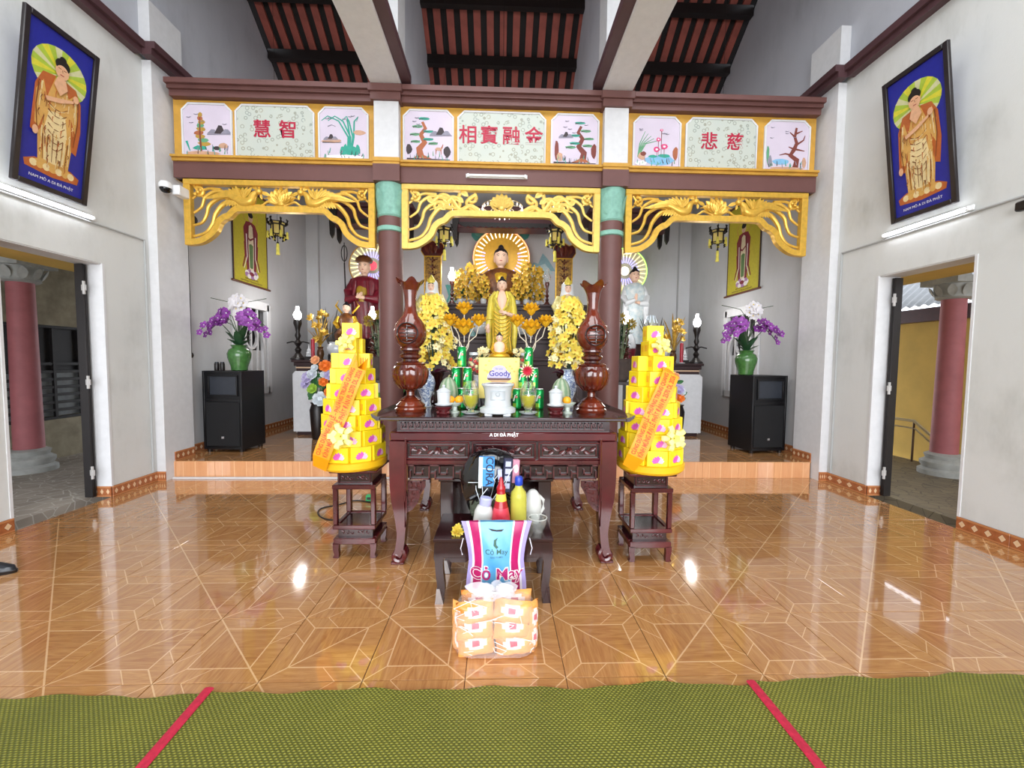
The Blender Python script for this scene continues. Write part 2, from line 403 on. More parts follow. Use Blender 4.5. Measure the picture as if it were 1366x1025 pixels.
# ------------------------------------------------------------------ roof
ceil = struct('ceiling', MB().prism([(-4.4, roofz(-4.4)+.12), (3.6, roofz(3.6)+.12), (10, roofz(10)+.12), (10, roofz(10)+.24), (3.6, roofz(3.6)+.24), (-4.4, roofz(-4.4)+.24)], -XW-.3, XW+.3, 'X'), M_ROOFD, smooth=False)
bat = MB(); dz = roofz(10) - roofz(3.7)
bat.prism([(3.7, roofz(3.7)+.06), (10, roofz(10)+.06), (10, roofz(10)+.12), (3.7, roofz(3.7)+.12)], -.062, .062, 'X')
bm_ = finish(bpy.data.meshes.new('batten'), bat, M_RAFTER, smooth=False)
k = 0; x = -4.26
while x < 4.3:
    inst('batten', bm_, ceil, (x, 0, 0)); x += .2365
for y in (4.4, 5.2, 6.0, 6.75, 7.45, 8.15, 8.85):
    z = roofz(y)
    struct('purlin', MB().box(-XW, XW, y-.055, y+.055, z-.10, z+.07), M_BLACK, ceil, smooth=False)
# ------------------------------------------------------------------ columns, posts, cross beams
for sx, nm in ((-1, 'left'), (1, 'right')):
    xc = -1.495 if sx < 0 else 1.462
    c = thing('column', 'round brown column with a teal leaf capital, %s of the central altar' % nm, 'column', (xc, 5.63, PZ)); c['kind'] = 'structure'
    obj('shaft', MB().lathe([(.24, 0), (.24, .1), (.2, .16), (.157, .2), (.157, 3.25)], 32), M_BROWN, c)
    obj('ring', MB().lathe([(.158, 3.03), (.176, 3.04), (.176, 3.09), (.158, 3.10)], 32), M_TEAL, c)
    cap = MB().lathe([(.158, 3.22), (.172, 3.24), (.168, 3.3), (.178, 3.36), (.184, 3.6), (.188, 3.66)], 32, fn=lambda t, u: 1+.03*abs(sin(4*t))*(u > .4))
    for k in range(8):
        t = 2*pi*k/8 + .2
        p = lambda r, z: (r*cos(t), r*sin(t), z)
        cap.leaf(p(.178, 3.3), p(.2, 3.56), .13, up=(cos(t), sin(t), 0), bend=-.08, cup=-.2)
    obj('capital', cap, M_TEAL, c)
    pb = MB().box(xc-.155, xc+.155, 5.44, 5.78, 4.13, 4.86)
    post = struct('post', pb, M_WHITE, smooth=False)
    pc = MB()
    pc.box(xc-.19, xc+.19, 5.40, 5.8, 4.85, 4.94).box(xc-.215, xc+.215, 5.37, 5.8, 4.94, 5.03, .006)
    struct('post_cap', pc, M_BROWN, post, smooth=False)
    struct('post_foot', MB().box(xc-.175, xc+.175, 5.41, 5.79, 4.10, 4.15, .004).box(xc-.168, xc+.168, 5.425, 5.79, 4.07, 4.10), M_GOLDP, post, smooth=False)
    struct('post_neck', MB().box(xc-.17, xc+.17, 5.42, 5.80, 3.86, 4.07), M_BROWN, post, smooth=False)
    bx0 = xc - sx*-.19; inner = -sx
    # white cross beam towards the viewer with a brown strip on its inner side
    beam = struct('cross_beam', MB().box(xc+sx*.185, xc-sx*.20, -3.9, 5.44, 5.03, 5.5, .012), M_WHITE, smooth=False)
    struct('beam_strip', MB().box(xc-sx*.20, xc-sx*.32, -3.9, 5.44, 5.06, 5.16).box(xc-sx*.20, xc-sx*.27, -3.9, 5.44, 5.16, 5.24), M_TRIM, beam, smooth=False)
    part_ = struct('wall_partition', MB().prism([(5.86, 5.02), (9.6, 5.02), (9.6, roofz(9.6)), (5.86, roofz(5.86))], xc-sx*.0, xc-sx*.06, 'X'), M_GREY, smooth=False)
    struct('pier', MB().box(xc-.15, xc+.15, 5.46, 5.86, 5.03, roofz(5.7)), M_WHITE, part_, smooth=False)
# ------------------------------------------------------------------ painted beam with its panels
ent = struct('painted_beam', MB().box(-4.22, 4.2, 5.56, 5.76, 3.87, 5.0), M_GOLDP, smooth=False)
M_LILAC = mat('panel_ground', 'cfc3d3', .6, var=.05, scale=3)
def scroll_mat():
    n = NT('scroll_patterned_panel'); v = n.coord('Object')
    wv = n.n('ShaderNodeTexVoronoi', {'Vector': v, 'Scale': 15.0}); d = wv.outputs['Distance']
    ring = n.math('LESS_THAN', n.math('ABSOLUTE', n.math('SUBTRACT', d, .33)), .07)
    gate = n.math('GREATER_THAN', n.noise(v, 9, 2), .40)
    f = n.math('MULTIPLY', ring, gate)
    c = n.mix(n.math('MULTIPLY', f, .62), n.mix(n.noise(v, 6, 2), lin('c3c6ba'), lin('b9c1bb')), n.mix(n.noise(v, 5, 1), lin('94793c'), lin('6a8890')))
    n.base(c); n.p(Roughness=.6); return n.m
M_SCROLL = scroll_mat()
bays = ((-4.2, -1.66), (-1.34, 1.305), (1.62, 4.19))
corn = MB(); led = MB(); arch = MB()
for a, b in bays:
    corn.box(a, b, 5.47, 5.78, 4.86, 4.93).box(a, b, 5.43, 5.78, 4.93, 4.97).box(a, b, 5.385, 5.78, 4.97, 5.03)
    led.box(a, b, 5.44, 5.6, 4.105, 4.135, .004).box(a, b, 5.47, 5.6, 4.07, 4.105, .003)
    arch.box(a, b, 5.5, 5.78, 3.87, 4.07)
struct('cornice', corn, M_BROWN, ent, smooth=False); struct('ledge', led, M_GOLDP, ent, smooth=False); struct('architrave', arch, M_BROWN, ent, smooth=False)
def notched(x0, x1, z0, z1, c):
    return [(x0, z0), (x1, z0), (x1, z1-c), (x1-c*.35, z1-c*.7), (x1-c*.7, z1-c*.35), (x1-c, z1), (x0+c, z1), (x0+c*.7, z1-c*.35), (x0+c*.35, z1-c*.7), (x0, z1-c)]
PAN = ((-4.09, -3.50, 0), (-3.42, -2.46, 1), (-2.37, -1.77, 0), (-1.285, -.67, 0), (-.58, .535, 1), (.645, 1.24, 0), (1.735, 2.335, 0), (2.44, 3.37, 1), (3.51, 4.095, 0))
PANELS = []
for x0, x1, sc_ in PAN:
    cx = (x0+x1)/2; z0, z1 = 4.145, 4.80
    p = obj('panel', MB().prism(notched(x0-cx, x1-cx, 0, z1-z0, .07), 5.545, 5.57, 'Y'), M_SCROLL if sc_ else M_LILAC, ent, smooth=False)
    p.location = (cx, 0, z0); PANELS.append((p, x1-x0, z1-z0))
    fr = notched(x0-cx-.012, x1-cx+.012, -.01, z1-z0+.012, .078); fr.append(fr[0])
    f = obj('panel_rim', MB().ribbon(fr, .022, 5.538, 5.57), M_WHITE, p, smooth=False)
M_RED = mat('crimson_lettering', 'b0183c', .5, var=0)
def han(p, chars, xs, z, size):
    for ch, x in zip(chars, xs): text(ch, size, M_RED, p, (x, 5.5435, z), (radians(90), 0, 0), 'character', .002, bold=.0035)
han(PANELS[1][0], '慧智', (-.165, .165), .36, .235)
han(PANELS[4][0], '相寶融金', (-.44, -.165, .125, .42), .36, .245)
han(PANELS[7][0], '悲慈', (-.165, .185), .36, .235)
# painted scenes: flat strokes on the panels
INK = {k: mat('ink_'+k, c, .6, var=.1) for k, c in dict(brown='7a3a30', rust='a8603e', teal='2f9c88', green='5f9a72', grey='8a8796', dark='3c3236', pink='d8447c', blue='7fb4d8', gold='b08c3a', white='eceaf0', sand='c49a80').items()}
KEYS = list(INK)
class Paint(MB):
    y = 5.5432
    def c(s, k): s.k = KEYS.index(k); s.y -= .00015; return s
    def st(s, k, pts, w):
        w *= 1.35; s.c(k); m = len(pts); ws = [w*(1-.65*i/(m-1)) for i in range(m)]; s.ribbon(pts, ws, s.y, 5.5445); return s
    def blob(s, k, x, z, rx, rz, n=9, seed=0):
        s.c(k); rr = random.Random(seed+int(x*1000)+int(z*777))
        s.prism([(x+rx*cos(2*pi*i/n)*rr.uniform(.8, 1.15), z+rz*sin(2*pi*i/n)*rr.uniform(.8, 1.15)) for i in range(n)], s.y, 5.5445); return s
def hills(p, x, z, s):
    for dx, h, k in ((-.09, .05, 'grey'), (.0, .1, 'dark'), (.08, .055, 'grey')): p.c(k).prism([(x+s*(dx-.07), z), (x+s*(dx+.07), z), (x+s*(dx+.025), z+s*h), (x+s*(dx-.015), z+s*h*1.05)], p.y, 5.5445)
    p.st('grey', [(x-.16*s, z-.012), (x+.16*s, z-.008)], .01)
def paint(i, p):
    r = random.Random(i)
    if i == 0:
        for k in range(9): p.blob(('gold', 'green', 'gold', 'rust')[k % 4], -.08+r.uniform(-.06, .06)*(1-k/11), .17+.045*k, .085*(1-k/12), .03, seed=k)
        p.blob('teal', -.09, .12, .09, .03); p.st('brown', [(-.08, .05), (-.09, .3), (-.085, .5)], .02)
        hills(p, .16, .3, 1); p.blob('sand', -.05, .05, .22, .03); p.blob('dark', .12, .12, .05, .025); p.blob('sand', .2, .15, .07, .035); p.st('teal', [(-.26, .2), (-.22, .08)], .02)
    elif i == 2:
        for dx, tx in ((0, -.2), (.03, -.14), (.06, -.02), (.02, .03), (.07, .12)): p.st('teal', [(.05+dx*.5, .07), (.06+dx, .3), (.02+dx+tx*.4, .5), (.0+dx+tx, .56), (tx*1.4, .5)], .02)
        for k in range(6): p.blob('teal', -.02+.04*k, .12+.02*(k % 2), .03, .07, seed=k)
        p.blob('white', 0, .05, .26, .03); p.st('dark', [(-.26, .03), (.26, .03)], .012); p.blob('sand', -.15, .25, .13, .03); p.st('dark', [(-.27, .23), (-.03, .23)], .01); p.blob('sand', .2, .36, .08, .03); hills(p, -.16, .27, .6)
        p.st('grey', [(-.2, .43), (-.15, .45), (-.1, .43)], .008)
    elif i in (3, 5):
        s = 1 if i == 3 else -1
        p.st('rust' if i == 3 else 'brown', [(-.1*s, .07), (-.12*s, .18), (-.05*s, .26), (-.1*s, .36), (-.04*s, .44), (-.08*s, .52)], .07)
        for q in range(5): p.st('rust', [(-.11*s, .1), ((-.2+.06*q)*s, .05)], .03)
        for q, (x, z) in enumerate(((-.17, .27), (.0, .3), (-.18, .36), (-.0, .4), (-.14, .46), (-.06, .56), (.06, .25))): p.blob('teal' if q % 2 else 'green', x*s, z, .07, .018, seed=q); p.st('dark', [(x*s-.06, z-.01), (x*s+.06, z+.012)], .008)
        if i == 3:
            hills(p, .16, .36, .9); p.blob('sand', .13, .18, .05, .022); p.st('rust', [(.1, .17), (.095, .11)], .01).st('rust', [(.16, .17), (.165, .11)], .01).st('rust', [(.17, .19), (.19, .24)], .014); p.blob('dark', .24, .15, .05, .07); p.blob('dark', -.25, .17, .04, .07)
        else:
            p.blob('brown', -.24, .2, .03, .13); p.blob('sand', -.2, .12, .04, .06); p.blob('brown', .25, .2, .04, .1); hills(p, -.12, .38, .6)
        p.st('dark', [(-.28, .05), (.28, .045)], .014)
    elif i == 6:
        for q in range(5): p.st('green', [(-.25, .15), (-.23+.02*q, .32), (-.16+.04*q, .48-.03*q)], .014)
        p.blob('blue', .02, .11, .2, .07); p.blob('teal', .1, .17, .09, .025); p.blob('teal', -.05, .16, .06, .02)
        for x, z, s in ((-.0, .25, .045), (.1, .29, .05), (.02, .38, .035), (.06, .5, .022)): p.st('brown', [(x, z), (x, .15)], .006); p.blob('pink', x, z, s, s*.75); p.blob('white', x, z, s*.4, s*.3)
        p.blob('sand', -.2, .16, .05, .05); p.blob('brown', -.18, .19, .04, .03); p.blob('rust', .25, .2, .04, .09); p.blob('white', -.2, .07, .08, .03)
    elif i == 8:
        p.st('brown', [(.12, .05), (.14, .16), (.05, .22), (.1, .3), (.13, .38), (.1, .46), (.12, .58)], .06)
        for a in ([(.08, .22), (-.02, .24), (-.1, .22)], [(.1, .3), (.02, .33)], [(.13, .36), (.22, .42), (.24, .48)], [(.1, .46), (.03, .52)], [(.12, .3), (.24, .28)], [(.11, .5), (.2, .54)]): p.st('brown', a, .02)
        p.blob('blue', -.08, .13, .13, .04); p.blob('sand', .0, .05, .25, .02); p.blob('green', -.26, .22, .02, .12); p.blob('grey', -.23, .13, .03, .08); p.blob('sand', .24, .13, .03, .07)
for i in (0, 2, 3, 5, 6, 8):
    p = Paint(); paint(i, p); rn = random.Random(50+i)
    for k in range(16): x, z = rn.uniform(-.26, .26), rn.uniform(.03, .1); p.st(('green', 'dark', 'teal', 'grey')[k % 4], [(x, z), (x+rn.uniform(-.02, .02), z+rn.uniform(.03, .07))], .008)
    for k in range(5): x, z = rn.uniform(-.24, .24), rn.uniform(.4, .58); p.st('grey', [(x-.025, z+.006), (x, z), (x+.025, z+.008)], .005)
    obj('painting', p, [INK[k] for k in KEYS], PANELS[i][0], smooth=False)
# ------------------------------------------------------------------ outside the two side doors
def paving_mat(name, c1, c2, c3):
    n = NT(name); v = n.coord('Object'); vo = n.n('ShaderNodeTexVoronoi', {'Vector': v, 'Scale': 7.0}, feature='DISTANCE_TO_EDGE')
    cell = n.n('ShaderNodeTexVoronoi', {'Vector': v, 'Scale': 7.0})
    e = n.math('LESS_THAN', vo.outputs[0], .03)
    n.base(n.mix(e, n.mix(cell.outputs['Color'], lin(c1), lin(c2)), lin(c3))); n.p(Roughness=.6); n.bump(n.noise(v, 20, 3), .3); return n.m
M_PAVE = paving_mat('crazy_stone_paving', '8f867c', 'a89e93', 'bdb8b0'); M_PAVE2 = paving_mat('brown_stone_paving', '6f6350', '83775f', '5c5243')
M_YEL = mat('yellow_render', 'd9b45c', .8, var=.1, scale=2); M_IRON = mat('dark_iron', '221d1d', .5, .3, var=.1)
M_STEEL = mat('brushed_steel', 'c9b894', .3, .7, var=.05)
M_SANDST = mat('sandstone', 'a0967f', .85, var=.25, scale=5, bump=.3)
lf = struct('floor', MB().box(-8, -4.64, 0, 12, -.1, -.006), M_PAVE, label=None, smooth=False)
lw = struct('wall_corridor', MB().box(-7.1, -6.9, 2, 12, -.1, .6).box(-7.1, -6.9, 2, 12, 2.05, 3.2).box(-7.1, -7.0, 2, 12, .6, 2.05), M_SANDST, smooth=False)
struct('ceiling', MB().box(-7.2, -4.64, 0, 12, 3.0, 3.1), M_STONEW, smooth=False)
struct('lintel', MB().box(-5.2, -4.64, 3.2, 9, 2.6, 3.0), M_YEL, smooth=False)
gw = thing('window_grille', 'black iron window grille in the stone wall outside the left doorway', 'grille', (-6.95, 6.6, .6))
fr = MB()
for z in (.02, 1.43): fr.box(-.03, .03, -1.6, 1.6, z-.02, z+.02)
obj('grille_frame', fr, M_IRON, gw)
rail_ = finish(bpy.data.meshes.new('bar'), MB().box(-.015, .015, -1.6, 1.6, -.022, .022), M_IRON)
post_ = finish(bpy.data.meshes.new('bar'), MB().box(-.015, .02, -.02, .02, 0, 1.43), M_IRON)
for k in range(7): inst('bar', rail_, gw, (0, 0, .14+.12*k))
for k in range(9): inst('bar', post_, gw, (0, -1.6+.4*k, 0))
obj('shutter', MB().box(-.04, -.025, -1.6, 1.6, .75, 1.43), M_IRON, gw)
obj('shutter', MB().box(-.045, -.03, -1.6, 1.6, .05, .72), mat('dusty_glass', '8b8f90', .3, var=.2), gw)
def pink_column(label, x, y, h):
    c = thing('column', label, 'column', (x, y, 0)); c['kind'] = 'structure'
    obj('base', MB().lathe([(.27, -.02), (.27, .06), (.22, .09), (.25, .14), (.25, .18), (.19, .22), (.21, .28), (.16, .31)], 28), M_STONEW, c)
    obj('shaft', MB().lathe([(.15, .3), (.132, h-.28)], 28), M_PINK, c)
    cp = MB().lathe([(.17, h-.3), (.2, h-.28), (.19, h-.25), (.21, h-.2), (.22, h-.08)], 28).box(-.25, .25, -.25, .25, h-.09, h).box(-.11, .11, -.11, .11, h, 3.0 if x < 0 else 3.12)
    for k in range(10):
        t = 2*pi*k/10; cp.leaf((.19*cos(t), .19*sin(t), h-.27), (.25*cos(t), .25*sin(t), h-.1), .1, up=(cos(t), sin(t), 0), bend=-.1)
    obj('capital', cp, M_STONEW, c)
pink_column('pink round column with a white base outside the left doorway', -6.49, 5.8, 2.86)
pink_column('pink round column with a white base outside the right doorway by the railing', 6.40, 5.66, 2.8)
struct('floor', MB().box(4.64, 6.85, 0, 8.2, -.1, -.006), M_PAVE2, smooth=False)
struct('ceiling', MB().box(4.64, 7.2, 0, 12, 3.12, 3.22), M_STONEW, smooth=False)
struct('lintel', MB().box(4.64, 5.2, 3.2, 9, 2.6, 3.12), M_YEL, smooth=False)
struct('wall_corridor', MB().box(7.5, 7.7, 0, 12, -2, 2.42), M_YEL, smooth=False)
struct('ground', MB().box(-30, 30, -20, 40, -2.2, -2.0), M_PAVE, smooth=False)
struct('fascia', MB().box(7.35, 7.6, 0, 12, 2.33, 2.56), M_MAROON, smooth=False)
cs = MB(); ys = [3+.02*i for i in range(950)]
cs.add([(x, y, z + .018*sin(y*2*pi/.16)) for y in ys for x, z in ((7.3, 2.6), (12.3, 7.4))], [(2*i, 2*i+1, 2*i+3, 2*i+2) for i in range(949)])  # sheet run on far and steep to keep sky out of the floor's reflection
obj('corrugated_roof', cs, mat('corrugated_sheet', '7c7d7e', .5, .3, var=.1), None, 'grey corrugated metal roof over the yellow wall outside the right door', 'roof')
rl = thing('stair_railing', 'steel stair railing running down in front of the yellow wall', 'railing', (6.72, 6.2, 0))
RB = MB().tube([(0, 1.7, .66), (0, .21, .66), (0, -.66, .05)], .024, 10)
obj('handrail', RB, M_STEEL, rl)
obj('lower_rail', MB().tube([(0, 1.7, .54), (0, .19, .54), (0, -.45, .08)], .014, 8), M_STEEL, rl)
for y, z in ((1.5, .65), (1.05, .65), (.62, .65), (.21, .65)): obj('post', MB().tube([(0, y, -.02), (0, y, z)], .015, 8), mat('brown_steel', '5a4230', .4, .6, var=0), rl)
def door_leaf(sg, y):
    d = thing('door_leaf', 'dark folded door leaf standing open in the %s doorway' % ('left' if sg < 0 else 'right'), 'door', (sg*4.562, y, .015))
    lw = MB()
    for q in range(2): lw.box(-.045, .045, -.028+.024*q, -.008+.024*q, 0, 2.555, .003)
    obj('panel', lw, M_IRON, d)
    for z in (.28, 1.28, 2.3):
        obj('hinge', MB().tube([(-sg*.058, -.036, z-.07), (-sg*.058, -.036, z+.07)], .013, 8).box(-sg*.058-.024, -sg*.058+.024, -.04, -.03, z-.03, z+.03), mat('worn_white_metal', 'b9b6b4', .5, .2), d)
door_leaf(-1, 4.64); door_leaf(1, 4.655)
sl = thing('slipper', 'green plastic slipper lying outside the left doorway', 'slipper', (-5.05, 4.0, 0), radians(70))
obj('sole', MB().loft([(0, 0, 0, .045, .12), (.012, 0, 0, .05, .125), (.02, 0, 0, .047, .12)], 18), mat('dark_green_rubber', '2d4a3a', .6), sl)
obj('strap', MB().ribbon([(-.048, .015), (-.035, .05), (0, .062), (.035, .05), (.048, .015)], .006, .01, .07), mat('green_rubber', '3f7a5c', .5), sl)
# ------------------------------------------------------------------ flat prints
class Flat(MB):
    def __init__(s, pal): super().__init__(); s.keys = list(pal); s.mats = [pal[k] for k in s.keys]; s.y = 0
    def c(s, k): s.k = s.keys.index(k); s.y -= .00012; return s
    def poly(s, k, pts): s.c(k); n = len(pts); return s.add([(x, s.y, z) for x, z in pts], [tuple(range(n))])
    def ell(s, k, x, z, rx, rz, n=20): return s.poly(k, [(x+rx*cos(2*pi*i/n), z+rz*sin(2*pi*i/n)) for i in range(n)])
    def sym(s, k, pts, x=0): return s.poly(k, [(x+a, b) for a, b in pts] + [(x-a, b) for a, b in pts[::-1]])
    def st(s, k, pts, w, taper=.5):
        s.c(k); m = len(pts); L, R = [], []
        for i, p in enumerate(pts):
            a, b = pts[max(i-1, 0)], pts[min(i+1, m-1)]; dx, dy = b[0]-a[0], b[1]-a[1]; l = sqrt(dx*dx+dy*dy) or 1; ww = w*(1-taper*i/max(m-1, 1))/2
            L.append((p[0]-dy/l*ww, s.y, p[1]+dx/l*ww)); R.append((p[0]+dy/l*ww, s.y, p[1]-dx/l*ww))
        return s.add(L+R, [(i, i+1, m+i+1, m+i) for i in range(m-1)])
def pal(**k): return {a: mat('print_'+a+'_'+c, c, .45, var=.08, scale=30) for a, c in k.items()}
PB = pal(navy='1c2391', yellow='d9d23a', lime='a9c23f', pale='cfcf9f', gold='d9a85a', orange='b9622c', cream='ecd6a0', brown='7d4420', skin='e3b08a', hair='17120f', white='e8e8f0', red='a5282a')
def standing_print(p, H=1.0):
    """standing figure of height 1, feet at z=0, drawn with flat shapes"""
    p.sym('orange', [(.0, -.02), (.19, .0), (.2, .05), (.13, .09), (0, .1)]); p.sym('gold', [(0, .02), (.15, .035), (.16, .06), (.1, .09), (0, .1)])
    for k in range(-3, 4): p.ell('cream' if k % 2 else 'gold', k*.045, .045, .026, .03, 10)
    p.sym('gold', [(0, .07), (.11, .08), (.125, .3), (.15, .5), (.165, .66), (.12, .76), (0, .79)])
    p.sym('cream', [(0, .09), (.07, .1), (.085, .34), (.06, .5), (0, .52)])
    p.poly('orange', [(-.165, .66), (-.12, .78), (-.03, .8), (-.08, .6), (-.1, .35), (-.13, .28), (-.175, .3)]); p.poly('orange', [(.165, .68), (.12, .78), (.03, .8), (.09, .62), (.11, .4), (.12, .26), (.16, .24), (.18, .45)])
    p.poly('gold', [(-.155, .62), (-.11, .72), (-.07, .55), (-.12, .34), (-.15, .36)]); p.poly('gold', [(.15, .62), (.12, .74), (.06, .66), (.1, .52), (.14, .42)])
    for i in range(7):
        z = .55-.055*i; w_ = .07-.003*i; p.st('brown', [(-w_, z+.02), (-w_*.4, z-.012), (w_*.4, z-.012), (w_, z+.03)], .009); p.st('cream', [(-w_, z+.005), (0, z-.025), (w_, z+.012)], .008)
    for i in range(6): p.st('brown', [(-.09+.036*i, .3), (-.08+.032*i, .1)], .007)
    for s_ in (-1, 1):
        p.st('brown', [(s_*.14, .7), (s_*.15, .5), (s_*.13, .3)], .01); p.st('cream', [(s_*.12, .7), (s_*.13, .5)], .012); p.st('cream', [(s_*.1, .36), (s_*.1, .12)], .01)
    rn = random.Random(3)
    for k in range(80):
        x, z = rn.uniform(-.15, .15), rn.uniform(.1, .72); l = rn.uniform(.03, .08); p.st(('cream', 'brown', 'orange', 'gold')[k % 4], [(x*(.7+.4*z), z), (x*(.7+.4*z)+rn.uniform(-.012, .012), z-l*.5), (x*(.68+.4*z), z-l)], .0075, .6)
    p.poly('skin', [(-.03, .8), (.03, .8), (.05, .73), (0, .66), (-.05, .73)]); p.poly('skin', [(-.1, .6), (-.02, .63), (.1, .68), (.1, .66), (0, .6), (-.09, .57)])
    p.ell('skin', .115, .7, .022, .03); p.ell('skin', -.15, .3, .02, .035)
    p.ell('skin', 0, .86, .05, .066); p.ell('hair', 0, .905, .054, .05); p.ell('hair', 0, .945, .026, .03); p.ell('skin', 0, .855, .044, .048)
    p.st('brown', [(-.03, .872), (-.008, .872)], .006, 0); p.st('brown', [(.03, .872), (.008, .872)], .006, 0); p.st('red', [(-.014, .826), (.014, .826)], .007, 0); p.st('brown', [(0, .87), (.004, .845)], .005)
def fan_halo(p, x, z, r, cols, n=28):
    for i in range(n):
        a, b = 2*pi*i/n, 2*pi*(i+1)/n
        p.poly(cols[i % len(cols)], [(x, z), (x+r*cos(a), z+r*sin(a)), (x+r*cos(b), z+r*sin(b))]); p.y += .00012
    p.y -= .0002
M_FRAME = mat('black_frame', '231d20', .35, var=.15)
def big_picture(sg):
    y = 4.142 if sg < 0 else 4.18
    r = thing('framed_picture', 'framed blue picture of a standing golden Buddha leaning out from the %s wall' % ('left' if sg < 0 else 'right'), 'picture', (sg*4.335, y, 3.125))
    r.rotation_euler = (radians(7.6), 0, -sg*pi/2); W, H, f = .66, 1.49, .05
    fm = MB()
    for x0, x1, z0, z1 in ((-W/2, -W/2+f, 0, H), (W/2-f, W/2, 0, H), (-W/2+f, W/2-f, 0, f), (-W/2+f, W/2-f, H-f, H)): fm.box(x0, x1, -.035, .0, z0, z1, .006)
    obj('frame', fm, M_FRAME, r); obj('backing', MB().box(-W/2+f, W/2-f, -.012, 0, f, H-f), PB['navy'], r)
    p = Flat(PB); p.y = 0
    cols = ['yellow', 'lime', 'pale', 'lime'] if sg < 0 else ['lime', 'pale', 'lime', 'yellow']
    fan_halo(p, 0, .83, .2, cols, 24)
    standing_print(p)
    s = 1.12
    p.v = [(x*s*1.08, yy-.0135, .17 + z*s) for x, yy, z in p.v]; obj('print', p, p.mats, r, smooth=False)
    text('NAM MÔ A DI ĐÀ PHẬT', .036, PB['white'], r, (0, -.0165, .105), (radians(90), 0, 0), depth=.0004)
    return r
big_picture(-1); big_picture(1)
PS = pal(olive='b7ab2c', maroon='7d2230', green='5d7b4a', cream='cdbfa0', violet='a178a4', white='d9d4d0', skin='c9a58a', hair='1c1715', dark='4a2a26', tan='b99b3c')
def hanging_scroll(sg):
    r = thing('hanging_scroll', 'yellow hanging scroll of a robed standing figure on the %s alcove wall' % ('left' if sg < 0 else 'right'), 'scroll', (sg*4.372, 7.4, 2.85), -sg*pi/2)
    W, H = 1.0, 1.62
    obj('cloth', MB().box(-W/2, W/2, -.008, -.002, 0, H), PS['olive'], r); [obj('edging', MB().box(s_*W/2-.012*(1+s_), s_*W/2+.012*(1-s_), -.011, -.002, 0, H), PS['dark'], r) for s_ in (-1, 1)]; obj('rod', MB().tube([(-W/2-.05, -.018, 0), (W/2+.05, -.018, 0)], .018, 10), mat('brown_rod', '5f3423', .5), r); obj('rod', MB().tube([(-W/2-.05, -.018, H), (W/2+.05, -.018, H)], .018, 10), MATS['brown_rod'], r)
    p = Flat(PS); p.ell('tan', 0, .88, .17, .13); p.ell('olive', 0, .88, .145, .11)
    p.sym('maroon', [(0, .12), (.1, .1), (.12, .3), (.15, .55), (.16, .7), (.1, .8), (0, .82)]); p.sym('cream', [(0, .12), (.05, .12), (.06, .5), (.04, .75), (0, .78)])
    p.sym('green', [(0, .14), (.035, .15), (.045, .48), (0, .5)]); p.st('maroon', [(-.12, .6), (-.02, .55), (.1, .62)], .04)
    for s_ in (-1, 1):
        p.st('white', [(s_*.1, .62), (s_*.09, .3), (s_*.16, .12)], .02); p.st('maroon', [(s_*.14, .5), (s_*.13, .3), (s_*.19, .13)], .035); p.st('dark', [(s_*.07, .75), (s_*.08, .45), (s_*.06, .2)], .012)
    p.ell('skin', 0, .87, .05, .06); p.ell('hair', 0, .915, .055, .04); p.ell('hair', 0, .95, .03, .03); p.st('cream', [(-.03, .74), (.03, .6)], .03)
    for k in range(9): p.ell('violet' if k % 2 else 'white', .11*cos(k*.7), .055+.04*sin(k*.7), .045, .035, 10)
    p.ell('maroon', 0, .06, .05, .03, 10)
    p.v = [(x*1.3, yy-.0085, .12+z*1.18) for x, yy, z in p.v]; obj('print', p, p.mats, r, smooth=False)
    for z, q in ((.095, .5), (.052, .72)): text('NAM MÔ A DI ĐÀ PHẬT' if q < .6 else 'NAM MÔ ĐẠI TỪ ĐẠI BI A DI ĐÀ PHẬT', .036, PS['dark'], r, (0, -.012, z), (radians(90), 0, 0), depth=.0004)
hanging_scroll(-1); hanging_scroll(1)
# ------------------------------------------------------------------ tube lamps, cameras, cables
M_TUBE = mat('lit_tube', 'f4f8ff', .4, var=0, emit=9); M_LAMPW = mat('lamp_white', 'e8e9ea', .4, var=0)
def tube_lamp(label, loc, rz, L, lit):
    t = thing('tube_lamp', label, 'lamp', loc, rz)
    obj('housing', MB().box(-L/2-.03, L/2+.03, -.022, 0, -.02, .03, .004), M_LAMPW, t)
    for s_ in (-1, 1): obj('holder', MB().box(s_*L/2-.012, s_*L/2+.012, -.055, -.02, -.022, .022, .004), M_LAMPW, t)
    obj('tube', MB().tube([(-L/2, -.042, 0), (L/2, -.042, 0)], .014, 10), M_TUBE if lit else mat('unlit_tube', 'f0f1f2', .3, var=0), t)
tube_lamp('lit white tube lamp under the left wall picture', (-4.37, 4.1, 3.035), pi/2, .92, True)
tube_lamp('lit white tube lamp under the right wall picture', (4.37, 4.2, 3.035), -pi/2, .84, True)
tube_lamp('white tube lamp on the brown beam above the central arch', (-.085, 5.5, 3.965), 0, .74, False)
cm = thing('security_camera', 'white dome security camera beside the left carved arch', 'camera', (-4.09, 5.44, 3.66))
obj('bracket', MB().box(-.19, -.02, -.05, .02, -.02, .06, .01).box(-.03, .07, -.09, .08, -.06, .06, .01), M_LAMPW, cm)
obj('housing', MB().lathe([(.0, .07), (.05, .068), (.068, .04), (.068, -.01)], 20, (-.06, -.14, 0)), M_LAMPW, cm)
obj('dome', MB().ball((-.06, -.14, -.012), .062, 18, 10, sz=.9), mat('black_lens', '0a0b10', .1, var=0), cm)
c2 = thing('loudspeaker', 'small black horn speaker behind the left carved arch', 'speaker', (-4.2, 5.8, 3.4))
